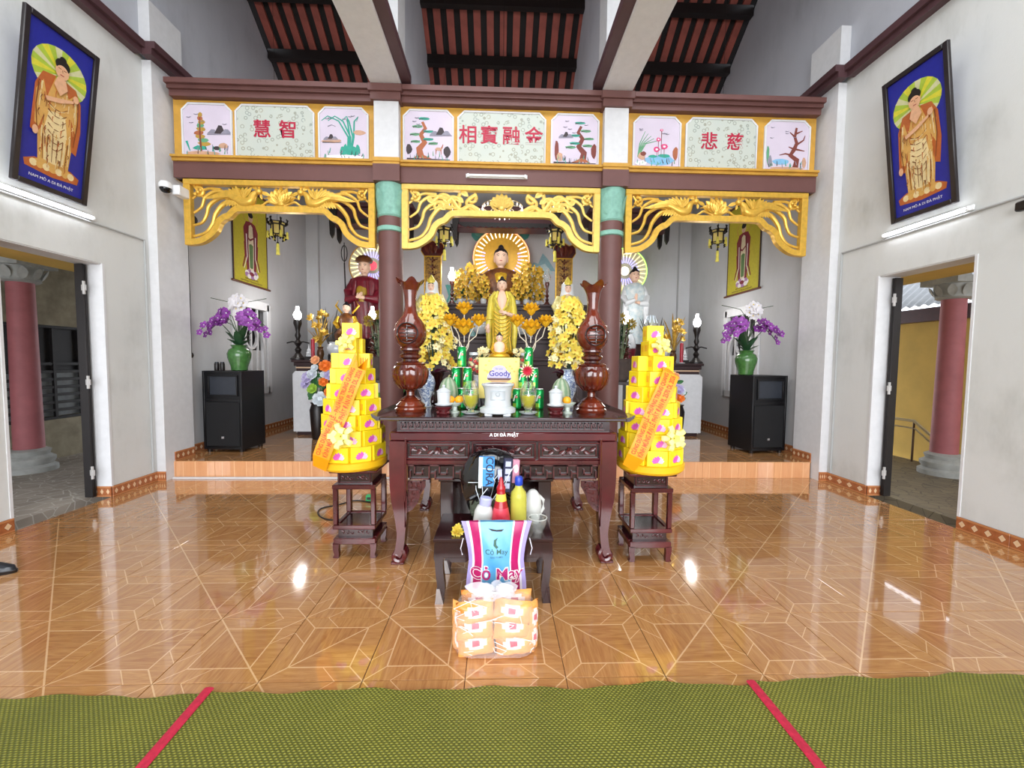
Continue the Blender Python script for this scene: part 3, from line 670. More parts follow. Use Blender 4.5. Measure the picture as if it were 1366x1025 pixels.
obj('body', MB().lathe([(.03, 0), (.035, .05), (.07, .12), (.072, .13)], 16), M_BLACK, c2).rotation_euler = (radians(90), 0, radians(30)); obj('bracket', MB().box(-.11, .0, -.015, .015, -.015, .015), M_BLACK, c2)
hp = thing('hanging_cable', 'dark cable with a small switch hanging down inside the left pilaster', 'cable', (-4.3, 5.84, 1.63))
obj('cable', MB().tube([(0, 0, 1.5), (.005, 0, .8), (0, 0, 0)], .007, 6), M_BLACK, hp); obj('switch', MB().ball((0, 0, -.02), .028, 10, 8, sz=1.4), M_BLACK, hp)
# ------------------------------------------------------------------ carved gilded arches
def mirror(pts): return [(-a, b) for a, b in pts]
def bez(p, n=14):
    """smooth curve through points"""
    out = []; m = len(p)
    for i in range(m-1):
        p0, p1, p2, p3 = p[max(i-1, 0)], p[i], p[i+1], p[min(i+2, m-1)]
        for k in range(n):
            t = k/n; out.append(tuple(.5*((2*p1[j]) + (-p0[j]+p2[j])*t + (2*p0[j]-5*p1[j]+4*p2[j]-p3[j])*t*t + (-p0[j]+3*p1[j]-3*p2[j]+p3[j])*t**3) for j in (0, 1)))
    return out + [p[-1]]
def carve(mb, pts, w, y=0, n=6, tap=.75):
    pts = bez(pts, n); m = len(pts)
    mb.tube([(a, y, b) for a, b in pts], [w*(1-tap*i/(m-1)) for i in range(m)], 8, flat=1.0, up=(0, 1, 0))
def spiral(cx, cz, r, a0, turns, s=1, n=9): return [(cx+s*r*(1-.85*i/n)*cos(a0+turns*2*pi*i/n), cz+r*(1-.85*i/n)*sin(a0+turns*2*pi*i/n)) for i in range(n+1)]
def lotus(mb, cx, cz, s, n=7):
    for k in range(n):
        t = (k-(n-1)/2)/((n-1)/2); a = t*1.15
        for q, y in ((1, 0), (.72, -.03)): mb.leaf((cx+t*.03*s, y, cz), (cx+sin(a)*.17*s*q, y-.012, cz+cos(a)*.19*s*q+.01), .075*s, up=(0, -1, 0), bend=.1, cup=.5)
    mb.ball((cx, -.01, cz), .05*s, 10, 6, sy=.6, sz=.7)
def arch(label, x0, x1, kind):
    cx = (x0+x1)/2; h = (x1-x0)/2
    r = thing('carved_arch', label, 'arch', (cx, 5.56, 3.03), group=None); r['kind'] = 'thing'
    f = MB(); T = .835; lw = .085
    f.box(-h, h, -.05, .03, T-.07, T, .006)
    for s in (-1, 1): f.box(s*h, s*(h-lw), -.05, .03, .0, T-.07, .006)
    path = bez([(-h+.02, .035), (-h+.2, .06), (-h+.36, .17), (-h+.43, .3), (-h+.5, .36), (-h+.56, .385), (-h+.64, .46), (-h+.74, .475), (-h+.95, .475)], 5)
    full_ = path + [(-a, b) for a, b in path[::-1]]
    f.ribbon(full_, .075, -.046, .026)
    obj('frame', f, M_GOLDL if kind == 'scroll' else M_GOLD, r, sharp=30)
    g_ = M_GOLDL if kind == 'scroll' else M_GOLD
    lo = MB()
    if kind == 'scroll':
        lotus(lo, 0, .56, 1.0)
        for s in (-1, 1): carve(lo, [(s*.02, .5), (s*.1, .56), (s*.15, .62), (s*.12, .68)], .022)
    else:
        lotus(lo, 0, .55, 1.15)
        for s in (-1, 1): carve(lo, [(s*.03, .53), (s*.16, .58), (s*.24, .54), (s*.32, .52)], .024); carve(lo, [(s*.06, .55), (s*.13, .63), (s*.22, .62)], .02)
    obj('lotus', lo, g_, r)
    for s in (-1, 1):
        m_ = lambda pts: [(s*a, b) for a, b in pts]
        tl = MB()      # long trailing plumes
        carve(tl, m_([(h-.62, .6), (h-.45, .62), (h-.3, .52), (h-.26, .4), (h-.2, .3), (h-.09, .26)]), .03, tap=.5)
        carve(tl, m_([(h-.66, .55), (h-.5, .55), (h-.38, .42), (h-.33, .28), (h-.24, .17), (h-.09, .12)]), .034, tap=.5)
        carve(tl, m_([(h-.58, .66), (h-.4, .7), (h-.25, .62), (h-.2, .5), (h-.1, .42)]), .028, tap=.5)
        carve(tl, m_([(h-.45, .72), (h-.3, .73), (h-.2, .69), (h-.09, .6)]), .022, tap=.4)
        obj('plume', tl, g_, r)
        cl = MB(); carve(cl, m_(spiral(h-.17, .68, .07, 1.2, 1.1)), .026, tap=.4); carve(cl, m_([(h-.11, .76), (h-.22, .62), (h-.3, .66)]), .018)
        for q in range(3): cl.ball((s*(h-.17+.035*(q-1)), -.02, .7-.025*q), .024, 8, 6)
        obj('cloud_scroll', cl, g_, r)
        if kind == 'scroll':
            v = MB()
            carve(v, m_(spiral(.62, .6, .1, .3, 1.2)), .036); carve(v, m_(spiral(.84, .56, .08, 3.4, -1.1)), .032)
            carve(v, m_(spiral(.4, .68, .07, 2.2, 1.1)), .028); carve(v, m_([(.3, .52), (.42, .58), (.55, .53), (.66, .66), (.78, .72), (.92, .62)]), .036, tap=.3); carve(v, m_([(.34, .73), (.46, .64), (.42, .55), (.28, .52), (.16, .52)]), .03); carve(v, m_([(.55, .74), (.6, .66), (.75, .6), (.95, .52)]), .03)
            for a, b in ((.68, .62), (.5, .62), (.44, .7), (.88, .6), (.74, .52)): v.leaf((s*a, -.02, b), (s*(a+.1), -.03, b+.07), .07, up=(0, -1, 0))
            obj('vine_scroll', v, g_, r)
        else:
            b = MB()                      # phoenix: body, neck, head, wing feathers
            body = bez([(h-.5, .64), (h-.62, .62), (h-.74, .56), (h-.83, .57), (h-.87, .65), (h-.93, .7), (h-.97, .68)], 6); m = len(body)
            b.tube([(s*a, -.02, c) for a, c in body], [.022+.04*sin(pi*min(1, i/m*1.25)) if i < m*.8 else .03 for i in range(m)], 10, up=(0, 1, 0))
            b.ball((s*(h-.95), -.03, .695), .04, 10, 8, sx=1.1); b.leaf((s*(h-.97), -.03, .69), (s*(h-1.08), -.03, .655), .05, up=(0, -1, 0)); b.leaf((s*(h-.93), -.03, .72), (s*(h-.85), -.02, .775), .05, up=(0, -1, 0)); b.leaf((s*(h-.96), -.03, .73), (s*(h-.93), -.02, .79), .04, up=(0, -1, 0)); b.leaf((s*(h-.97), -.03, .67), (s*(h-.98), -.03, .6), .035, up=(0, -1, 0))
            obj('phoenix', b, g_, r)
            wg = MB()
            for k in range(10): wg.leaf((s*(h-.74+.014*k), -.05, .6+.004*k), (s*(h-.66+.046*k), -.065, .755-.018*k), .045, up=(0, -1, 0), bend=.1)
            for k in range(5): wg.leaf((s*(h-.76), -.04, .6), (s*(h-.86+.06*k), -.05, .755-.005*k), .05, up=(0, -1, 0))
            for k in range(9): wg.leaf((s*(h-.56-.03*k), -.05, .585-.003*k), (s*(h-.5-.036*k), -.055, .495), .034, up=(0, -1, 0))
            obj('wing', wg, g_, r)
            sp = MB(); carve(sp, m_([(h-.8, .52), (h-.95, .53), (h-1.05, .5)]), .022); obj('perch_scroll', sp, g_, r)
arch('gilded carved arch with phoenixes at the left bay under the beam', -4.1, -1.67, 'phoenix')
arch('gilded carved arch with scrolling vines and lotus over the central altar', -1.325, 1.29, 'scroll')
arch('gilded carved arch with phoenixes at the right bay under the beam', 1.63, 4.11, 'phoenix')
# ------------------------------------------------------------------ lanterns
M_LPAN = mat('lantern_silk', 'fde58a', .6, var=.08); M_TAS = mat('yellow_tassel', 'e8dc62', .8, var=.15)
def lantern():
    r = thing('lantern', 'x', 'lantern'); hx = [(cos(pi/3*k), sin(pi/3*k)) for k in range(6)]
    for k in range(6):
        a, b = hx[k], hx[(k+1) % 6]; mb = MB()
        for z0, z1, q in ((-.09, .06, .088), (.06, .10, .115)): mb.add([(a[0]*q, a[1]*q, z0), (b[0]*q, b[1]*q, z0), (b[0]*q, b[1]*q, z1), (a[0]*q, a[1]*q, z1)], [(0, 1, 2, 3)])
        obj('silk_panel', mb, M_LPAN, r)
    f = MB()
    for k in range(6):
        a, b = hx[k], hx[(k+1) % 6]
        for z, q in ((-.09, .09), (.06, .09), (.06, .117), (.10, .117)): f.bar((a[0]*q, a[1]*q, z), (b[0]*q, b[1]*q, z), .012)
        f.bar((a[0]*.09, a[1]*.09, -.1), (a[0]*.09, a[1]*.09, .06), .018); f.bar((a[0]*.117, a[1]*.117, .05), (a[0]*.117, a[1]*.117, .11), .016)
        f.tube([(a[0]*q, a[1]*q, z) for q, z in ((.1, .06), (.135, .09), (.145, .14), (.125, .16))], [.02, .024, .019, .008], 6)
        f.tube([(a[0]*q, a[1]*q, z) for q, z in ((.09, -.08), (.12, -.1), (.12, -.15), (.1, -.17))], [.018, .022, .017, .007], 6)
    f.lathe([(.0, .13), (.03, .11), (.09, .1)], 6); obj('frame', f, M_BLACK, r)
    for k in range(6):
        a = hx[k]; obj('tassel', MB().lathe([(.002, .0), (.018, -.015), (.021, -.09), (.024, -.115)], 8, (a[0]*.135, a[1]*.135, -.03)), M_TAS, r)
    obj('tassel', MB().lathe([(.004, .03), (.022, .0), (.025, -.11), (.03, -.16)], 10, (0, 0, -.24)), M_TAS, r)
    obj('tassel_cord', MB().tube([(0, 0, -.09), (0, 0, -.23)], .005, 6).ball((0, 0, -.215), .018, 8, 6), M_BLACK, r)
    obj('wire', MB().tube([(0, 0, .12), (0, 0, 4.5)], .0025, 4), M_BLACK, r)
    return r
LA = lantern(); LP = ((-3.55, 3.62, 'black framed yellow lantern hanging under the left phoenix arch'), (-.925, 3.575, 'black framed yellow lantern hanging under the central arch by the left column'), (.855, 3.585, 'black framed yellow lantern hanging under the central arch by the right column'), (3.53, 3.635, 'black framed yellow lantern hanging under the right phoenix arch'))
for i, (x, z, l) in enumerate(LP):
    if i == 0: LA.location = (x, 6.72, z); LA['label'] = l; LA.rotation_euler.z = .3
    else: dup(LA, (x, 6.72, z), .3+.25*i, l)
# ------------------------------------------------------------------ alcove windows
def alcove_window(sg, n):
    w_ = thing('window_%d' % n, None, None, (sg*4.38, 7.39, 1.0), -sg*pi/2); w_['kind'] = 'structure'
    W, H = .98, 1.5; f = MB()
    for x0, x1, z0, z1 in ((-W/2-.07, -W/2+.05, -.07, H+.07), (W/2-.05, W/2+.07, -.07, H+.07), (-W/2, W/2, -.07, .05), (-W/2-.02, W/2+.02, H-.05, H+.1)): f.box(x0, x1, -.03, .05, z0, z1, .005)
    obj('window_frame', f, M_WHITE, w_)
    a = MB(); pts = [(-.36, .0)] + [(.36*cos(pi-pi*i/12), .74+.5*sin(pi*i/12)) for i in range(13)] + [(.36, .0)]
    a.ribbon(pts, .075, -.02, .04); a.ribbon([(.36*cos(2*pi*i/16)*.5, .95+.2*sin(2*pi*i/16)) for i in range(17)], .04, .0, .04)
    obj('arch_grille', a, M_WHITE, w_)
    for x in (-.2, .0, .2): obj('bar', MB().box(x-.022, x+.022, .01, .035, .0, H), M_WHITE, w_)
    obj('lower_panel', MB().box(-.4, .4, .03, .045, .0, .72), M_INNER, w_)
    obj('shutter', MB().box(-W/2, W/2, .14, .16, 0, H), M_BLACK, w_)  # black board added behind the bars to block daylight and darken the gaps
alcove_window(-1, 1); alcove_window(1, 2)
# ------------------------------------------------------------------ dark wooden hoods over the altars
def hood(label, x0, x1, y, z):
    r = thing('altar_hood', label, 'canopy', ((x0+x1)/2, y, z)); h = (x1-x0)/2
    obj('board', MB().box(-h, h, -.02, .35, .0, .34, .01).box(-h-.06, h+.06, -.06, 1.0, .34, .42, .01), M_MAROON, r)
    for s in (-1, 1):
        b = [(s*(h+.0), .36), (s*(h-.16), .36), (s*(h-.13), .1), (s*(h-.1), -.0), (s*(h-.09), -.22), (s*(h-.05), -.3), (s*(h-.01), -.22), (s*(h+.0), 0)]
        obj('bracket', MB().prism(b if s > 0 else b[::-1], -.07, -.02), M_BLACK, r); obj('bracket', MB().prism(b if s > 0 else b[::-1], .3, .36), M_BLACK, r)
    v = [(-h+.14, .06)]; k = 0
    while v[-1][0] < h-.2: v += [(v[-1][0]+.06, .0 if k % 2 else .03)]; k += 1
    obj('valance', MB().prism([(-h+.1, .1)] + v + [(h-.1, .1)], -.045, -.022), M_BLACK, r)
hood('dark red wooden hood over the central seated Buddha', -1.0, 1.17, 8.55, 4.28)
hood('dark red wooden hood over the left side altar', -3.45, -1.85, 8.54, 4.3)
hood('dark red wooden hood over the right side altar', 1.85, 3.45, 8.54, 4.3)

wq = at(1365, 276, X=4.33); wc = thing('wall_camera', 'small black fixture on the right wall at the edge of the photo', 'camera', (4.38, wq.y-.03, wq.z))
obj('bracket', MB().box(-.05, 0, -.02, .02, -.02, .02, .004), M_BLACK, wc); obj('body', MB().box(-.11, -.05, -.05, .05, -.04, .04, .012), M_BLACK, wc)
# ------------------------------------------------------------------ dark carved altar table
M_MAH = mat('mahogany_lacquer', '43131a', .16, var=.3, scale=5, coat=.6, stretch=(.5, 1, .5), c2='5e1d20')
M_MAHD = mat('dark_mahogany', '2a0d10', .2, var=.3, scale=9, coat=.5)
M_MAHC = mat('carved_mahogany', '4a191c', .26, var=.4, scale=30, coat=.4)
TZ = 1.145
tb = thing('altar_table', 'long carved dark mahogany altar table with scroll feet at the front of the altar', 'table', (0.005, 3.7, 0))
TX, TY0, TY1 = .845, -.62, .62
top = MB().box(-.93, .93, TY0-.03, TY1+.03, 1.115, TZ, .008)
for s in (-1, 1): top.prism([(s*.9, 1.115), (s*.95, 1.115), (s*.985, 1.14), (s*.995, 1.165), (s*.98, 1.163), (s*.95, 1.147), (s*.9, 1.145)], TY0-.02, TY1+.02)
obj('tabletop', top, M_MAHD, tb)
fz = MB().box(-.81, .81, TY0+.025, TY1-.02, 1.03, 1.115)
obj('frieze', fz, M_MAHD, tb)
key = MB(); x = -.78; yk = TY0+.02
while x < .76:
    for a, b, c, d in ((0, .036, 1.092, 1.1), (0, .008, 1.05, 1.1), (.028, .036, 1.062, 1.1), (.014, .036, 1.062, 1.069), (.014, .02, 1.062, 1.082), (.0, .052, 1.043, 1.05)): key.box(x+a, x+b, yk-.008, yk+.006, c, d)
    x += .0516
obj('key_fret', key, M_MAHC, tb, kind='stuff', smooth=False)
obj('shoulder', MB().box(-.865, .865, TY0-.0, TY1, .955, 1.03, .014), M_MAH, tb)
for q in ((-.76, .76, TY0+.035, TY0+.06, .80, .96), (-.76, .76, TY1-.06, TY1-.035, .80, .96), (-.80, -.77, TY0+.05, TY1-.05, .66, .96), (.77, .80, TY0+.05, TY1-.05, .66, .96)): obj('apron', MB().box(*q), M_MAHD, tb)
text('A DI ĐÀ PHẬT', .034, mat('white_lettering', 'f2eef0', .5, var=0), tb, (-.0, TY0-.003, 1.008), (radians(90), 0, 0), sx=1.0, depth=.0015, bold=.001)
def frame_ring(mb, x0, x1, z0, z1, w, y0, y1, b=.004):
    mb.box(x0, x1, y0, y1, z0, z0+w, b).box(x0, x1, y0, y1, z1-w, z1, b).box(x0, x0+w, y0, y1, z0+w, z1-w, b).box(x1-w, x1, y0, y1, z0+w, z1-w, b)
for k, (x0, x1) in enumerate(((-.745, -.262), (-.245, .245), (.262, .745))):
    m = MB(); frame_ring(m, x0, x1, .815, .95, .014, TY0+.012, TY0+.04); frame_ring(m, x0+.03, x1-.03, .838, .927, .008, TY0+.022, TY0+.04, .002)
    pf = obj('panel_frame', m, M_MAH, tb)
    cv = MB(); cx = (x0+x1)/2; W = (x1-x0)/2-.05
    for s in (-1, 1):
        for q in range(4):
            ox = cx+s*(.035+q*(W-.06)/3.2); carve(cv, [(a, b) for a, b in spiral(ox+s*.02, .882+(.012 if q % 2 else -.012), .022, q*1.3, s*.9)], .007, y=TY0+.03, n=3)
            cv.leaf((ox, TY0+.03, .882), (ox+s*.045, TY0+.022, .882+(.025 if q % 2 else -.025)), .026, up=(0, -1, 0))
    cv.blossom((cx, TY0+.026, .882), (0, -1, 0), .028, 6); obj('carving', cv, M_MAHC, pf)
obj('lower_rail', MB().box(-.75, .75, TY0+.02, TY0+.06, .775, .812, .006), M_MAH, tb)
def fret(mb, x, s, w, h, z, y0, y1, t=.011):
    for a, b, c, d in ((0, 1, 0, t/h), (1-t/w, 1, 0, 1), (.22, 1, 1-t/h, 1), (.22, .22+t/w, .32, 1), (.22, .7, .32, .32+t/h), (.6, .6+t/w, .32, .68), (0, t/w, 0, .6)):
        xs = sorted((x+s*a*w, x+s*b*w)); mb.box(xs[0], xs[1], y0, y1, z+h*c, z+h*d)
ap = MB()
for s in (-1, 1):
    for q, (ox, w_) in enumerate(((.72, .155), (.53, .15), (.34, .14), (.17, .13))): fret(ap, s*ox, -s, w_, .115, .655, TY0+.03, TY0+.05)
    ap.box(s*.735, s*.04, TY0+.03, TY0+.05, .76, .775); ap.box(s*.56, s*.53, TY0+.03, TY0+.05, .7, .712); ap.box(s*.37, s*.34, TY0+.03, TY0+.05, .7, .712); ap.box(s*.2, s*.17, TY0+.03, TY0+.05, .7, .712)
ap.box(-.05, .05, TY0+.03, TY0+.05, .70, .775).box(-.03, .03, TY0+.02, TY0+.05, .67, .73, .005)
obj('fret_apron', ap, M_MAHC, tb, smooth=False); obj('apron_backing', MB().box(-.735, .735, TY0+.052, TY0+.06, .662, .8), M_MAHD, tb)
for s in (-1, 1):
    br = MB(); br.prism([(s*.735, .645), (s*.60, .645), (s*.60, .6), (s*.64, .53), (s*.66, .47), (s*.70, .42), (s*.735, .4)][::s], TY0+.034, TY0+.05)
    for q, (a, b) in enumerate(((.7, .6), (.66, .6), (.7, .54), (.71, .48), (.67, .55))): br.leaf((s*a, TY0+.03, b), (s*(a-.03), TY0+.02, b+.03), .03, up=(0, -1, 0))
    fret(br, s*.73, -s, .1, .07, .57, TY0+.024, TY0+.036, .008)
    obj('corner_bracket', br, M_MAHC, tb)
def cabriole(s, yy):
    l = MB(); pts = bez([(s*.802, .957), (s*.806, .78), (s*.802, .6), (s*.785, .42), (s*.78, .24), (s*.795, .12), (s*.815, .07)], 5); m = len(pts)
    ws = [.118 if i < m*.42 else max(.062, .118-.13*(i/m-.42)*2) for i in range(m)]
    l.ribbon(pts, ws, yy-.05, yy+.05)
    for q in (-.03, 0, .03): l.tube([(a, yy+q, b) for a, b in bez(spiral(s*.81, .065, .062, 2.2 if s > 0 else 2.2, .95, s), 3)], .022, 8, up=(0, 1, 0))
    l.box(s*.81-.05, s*.81+.05, yy-.045, yy+.045, 0, .02, .004)
    l.tube([(s*.74, yy-.052, .98), (s*.742, yy-.052, .62), (s*.75, yy-.05, .5), (s*.745, yy-.05, .3)], .008, 6)
    return l
for s in (-1, 1):
    for yy in (TY0+.05, TY1-.05): obj('leg', cabriole(s, yy), M_MAH, tb)
# ------------------------------------------------------------------ low stool and the dark box behind it
st = thing('low_table', 'low dark wooden offering stool in front of the altar table', 'stool', (-.064, 2.74, 0))
obj('seat', MB().box(-.385, .385, -.18, .27, .405, .432, .006), M_MAHD, st)
obj('apron', MB().box(-.365, .365, .23, .255, .30, .405), M_MAHD, st)
obj('apron', MB().box(-.365, .365, -.165, -.14, .30, .405, .004).prism([(-.3, .305), (.3, .305), (.27, .27), (.18, .27), (.14, .295), (-.14, .295), (-.18, .27), (-.27, .27)], -.16, -.142), M_MAHD, st)
M_SHINE = mat('worn_metal_foot', 'a9a4a4', .3, .8, var=.1)
for s in (-1, 1):
    for yy in (-.14, .235):
        l = MB().ribbon(bez([(s*.345, .41), (s*.35, .3), (s*.345, .2), (s*.335, .1), (s*.345, .03)], 4), [.065]*5+[.05]*12, yy-.028, yy+.028); g_ = obj('leg', l, M_MAHD, st)
        obj('foot', MB().prism([(s*.32, .0), (s*.375, .0), (s*.37, .035), (s*.365, .1), (s*.345, .1), (s*.33, .04)][::s], yy-.031, yy+.031), M_SHINE if s < 0 else M_MAHD, g_)
bx = thing('raised_back_table', 'plain dark wooden low table standing under the altar table behind the stool', 'table', (-.055, 3.42, 0))
for s in (-1, 1): obj('side_panel', MB().box(s*.445, s*.34, -.17, .2, 0, .60, .005), M_MAHD, bx)
obj('top', MB().box(-.46, .46, -.18, .21, .60, .628, .005), M_MAHD, bx); obj('back_panel', MB().box(-.34, .34, .12, .14, .02, .60), M_MAHD, bx)
# ------------------------------------------------------------------ plant stands
def plant_stand(label, x, y, rz=0):
    r = thing('plant_stand', label, 'stand', (x, y, 0), rz); h = .165
    obj('top', MB().box(-h-.02, h+.02, -h-.02, h+.02, .685, .705, .006), M_MAH, r)
    obj('upper_waist', MB().box(-h+.03, h-.03, -h+.03, h-.03, .59, .685), M_MAHD, r)
    cv = MB()
    for s in (-1, 1):
        for q in range(3): carve(cv, spiral(s*(.03+.035*q), .637, .016, q, s*.9), .005, y=-h+.027, n=3)
    frame_ring(cv, -h+.04, h-.04, .598, .678, .007, -h+.02, -h+.032, .002); obj('carving', cv, M_MAHC, r)
    for z0, z1, e in ((.555, .59, .0), (.235, .268, .0)):
        f = MB()
        for s in (-1, 1): f.box(-h+e, h-e, s*h-s*.036, s*h, z0, z1, .005).box(s*h-s*.036, s*h, -h+.036, h-.036, z0, z1, .005)
        obj('rail', f, M_MAH, r)
    obj('shelf', MB().box(-h+.03, h-.03, -h+.03, h-.03, .243, .258), M_MAHD, r)
    for s in (-1, 1):
        for t in (-1, 1):
            obj('post', MB().box(s*h, s*(h-.036), t*h, t*(h-.036), .268, .555, .005), M_MAH, r)
            obj('leg', MB().ribbon([(s*(h-.02), .12), (s*(h-.018), .07), (s*(h-.025), .03), (s*(h-.018), .0)], [.05, .042, .036, .045], t*h, t*(h-.04)), M_MAH, r)
    obj('lower_waist', MB().box(-h+.03, h-.03, -h+.03, h-.03, .16, .235), M_MAHD, r)
    sk = MB()
    for s in (-1, 1): sk.box(-h, h, s*h, s*(h-.04), .11, .16, .005).box(s*h, s*(h-.04), -h+.04, h-.04, .11, .16, .005)
    obj('skirt', sk, M_MAH, r)
    cv = MB()
    for s in (-1, 1):
        for q in range(3): carve(cv, spiral(s*(.03+.035*q), .197, .015, q, s*.9), .005, y=-h+.027, n=3)
    obj('carving', cv, M_MAHC, r)
plant_stand('red mahogany plant stand left of the altar table under a box tower', -1.166, 3.36)
plant_stand('red mahogany plant stand right of the altar table under a box tower', 1.162, 3.27)
# ------------------------------------------------------------------ towers of lotus boxes
M_CART = mat('yellow_carton', 'f2d21c', .4, var=.06, scale=6); M_LOT = mat('lotus_pink', 'd256b0', .5, var=.15, scale=40); M_LOT2 = mat('lotus_pale', 'f0b9d8', .5, var=.1, scale=40)
M_ORM = mat('orange_print', 'e08a2a', .5, var=.1); M_SASH = mat('orange_sash', 'f09400', .42, var=.06, scale=5); M_SASHT = mat('red_sash_lettering', 'c4480c', .5, var=0)
M_TRAY = mat('yellow_satin', 'f0b81c', .35, var=.1, scale=4); M_BOW = mat('clear_yellow_bow', 'f5ea86', .25, var=.1, trans=.0)
def lotus_box(w, h, d):
    p = MB(); p.box(-w/2, w/2, -d/2, d/2, 0, h, .003)
    p.y = 0
    def petals(fn):
        for k, a in enumerate((-1.25, 1.25, -.85, .85, -.45, .45, 0)):
            p.k = 1 if k % 2 == 0 else 2; l = .06-.007*abs(a); cx, cz = 0.004, .03
            e = (cx+sin(a)*l, cz+cos(a)*l*.95); n_ = (cos(a)*.017, -sin(a)*.017); mx, mz = cx+sin(a)*l*.55, cz+cos(a)*l*.55; y = .0006+.00015*k
            p.add([fn(cx, cz, y), fn(mx+n_[0], mz+n_[1], y), fn(*e, y), fn(mx-n_[0], mz-n_[1], y)], [(0, 1, 2, 3)])
        p.k = 3; p.add([fn(-.03, .022, .0006), fn(.045, .022, .0006), fn(.045, .026, .0006), fn(-.03, .026, .0006)], [(0, 1, 2, 3)])
    petals(lambda x, z, y: (x*w/.155, -d/2-y, z*h/.12))
    petals(lambda x, z, y: (d/4+.0+y*0+w/2-d/4+y, x*.6, z*h/.12)) if d > .12 else None
    p.k = 3
    for q in range(3): p.box(-w/2-.0008, -w/2, -.02+.018*q, -.012+.018*q, .035, .085)
    return finish(bpy.data.meshes.new('box'), p, [M_CART, M_LOT, M_LOT2, M_ORM], smooth=False)
LB = lotus_box(.155, .119, .10); LBS = lotus_box(.135, .119, .10)
def bow(parent, loc, nrm_rot, s=1.0):
    b = MB()
    for k in range(10):
        a = 2*pi*k/10; q = .085*s*(1 if k % 2 else .7); w_ = .016*s; e = (cos(a), sin(a)); n_ = (-sin(a)*w_, cos(a)*w_)
        loop = [(0, 0), (.5, -.022), (1, -.03), (1.02, -.042), (.9, -.05), (.4, -.05), (.1, -.03)]
        vs = []
        for u, y in loop: vs += [(e[0]*q*u+n_[0], y*s*(1 if k % 2 else 1.5), e[1]*q*u+n_[1]), (e[0]*q*u-n_[0], y*s*(1 if k % 2 else 1.5), e[1]*q*u-n_[1])]
        b.add(vs, [(2*i, 2*i+1, 2*i+3, 2*i+2) for i in range(len(loop)-1)])
    o = obj('bow', b, M_BOW, parent); o.location = loc; o.rotation_euler = nrm_rot; return o
RING = ((.195, 9), (.19, 9), (.175, 8), (.16, 7), (.14, 6), (.118, 5), (.098, 4), (.04, 2), (.0, 1))
def tower(label, x, y, z, sash, txt_side, seed):
    r = thing('box_tower', label, 'offering', (x, y, z)); rn = random.Random(seed)
    obj('tray', MB().lathe([(.245, 0), (.265, .02), (.268, .065), (.25, .07)], 40), M_TRAY, r)
    for k, (rad, n) in enumerate(RING):
        zz = .071 + k*.1205
        if n == 1: inst('box', LBS, r, (0, 0, zz), (0, 0, rn.uniform(-.15, .15))); continue
        a0 = -pi/2 + rn.uniform(-.25, .25)
        if n == 2:
            for s in (-1, 1): inst('box', LBS, r, (s*.008, s*.052, zz), (0, 0, .1))
            continue
        for q in range(n):
            a = a0 + 2*pi*q/n; inst('box', LB if n > 5 else LBS, r, (cos(a)*rad, sin(a)*rad, zz), (0, 0, a+pi/2+rn.uniform(-.05, .05)))
    core = MB()
    for k, (rad, n) in enumerate(RING[:7]): core.lathe([(max(.03, rad-.055), .071+k*.1205), (max(.03, rad-.055), .071+(k+1)*.1205)], 16)
    obj('cardboard_core', core, M_CART, r)
    # sash: a strip lying against the front of the tower
    (ax, ay, az), (bx_, by, bz), wd = sash
    A, B = Vector((ax, ay, az)), Vector((bx_, by, bz)); d = (B-A); L = d.length; d.normalize()
    nrm = Vector((0, -1, .134)).normalized(); up = nrm.cross(d) * -1
    if up.z < 0: up = -up
    nrm = d.cross(up); nrm = nrm if nrm.y < 0 else -nrm
    so = MB(); N = 14; vs = []
    for i in range(N+1):
        t = i/N; c = A + d*L*t + nrm*.012*sin(3*pi*t)
        if i == 0: c0 = c
        w_ = wd/2; e = 0
        vs += [c - up*w_ - d*0, c + up*w_]
    fs = [(2*i, 2*i+1, 2*i+3, 2*i+2) for i in range(N)]
    so.add(vs, fs)
    # loose ends: fishtail above, tail wrapped back below
    c = B; so.add([B-up*wd/2, B, B+d*.0+up*wd/2, B+d*.11+up*wd*.42+nrm*.02, B+d*.1-up*wd*.42+nrm*.03], [(0, 1, 4), (1, 2, 3)]) if txt_side < 0 else so.add([B-up*wd/2, B+up*wd/2, B+up*wd*.45+d*.08-nrm*.12, B-up*wd*.45+d*.05-nrm*.14], [(0, 1, 2, 3)])
    so.add([A-up*wd/2, A+up*wd/2, A+up*wd*.4-d*.09-nrm*.05, A-up*wd*.4-d*.10-nrm*.06], [(0, 1, 2, 3)])
    so.add([p - nrm*.0015 for p in map(Vector, so.v)], so.f[:])
    sh = obj('sash', so, M_SASH, r)
    rot = Matrix((d, up, nrm)).transposed()
    for body, off, sz in (('CÚNG DƯỜNG ĐẠI LỄ – PHƯỜNG TRUNG QUANG', wd*.22, .046), ('KÍNH MỪNG ĐẠI LỄ PHẬT ĐẢN PL 2570 DL 2026', -wd*.2, .054)):
        o = text(body, sz, M_SASHT, sh, (0, 0, 0), (0, 0, 0), depth=.0006, bold=.0012)
        k = min(1.4, L*.97/max(.01, o.dimensions.x if o.dimensions.x else .5))
        w0 = max(v.co.x for v in o.data.vertices)-min(v.co.x for v in o.data.vertices); o.scale = (L*.97/w0, 1, 1)
        o.location = (A+B)/2 + up*off + nrm*.0145; o.rotation_euler = rot.to_euler()
        for v in o.data.vertices: v.co.z += .012*sin(3*pi*(v.co.x/w0+.5)) - .012
    return r
tl = tower('tall tower of yellow lotus boxes with an orange sash on the left stand', -1.225, 3.37, .705, ((-.135, -.300, .13), (.115, -.215, .80), .13), -1, 3)
bow(tl, (.02, -.275, .29), (radians(-5), 0, 0), 1.15); bow(tl, (0, -.115, .98), (radians(-20), 0, 0), .9)
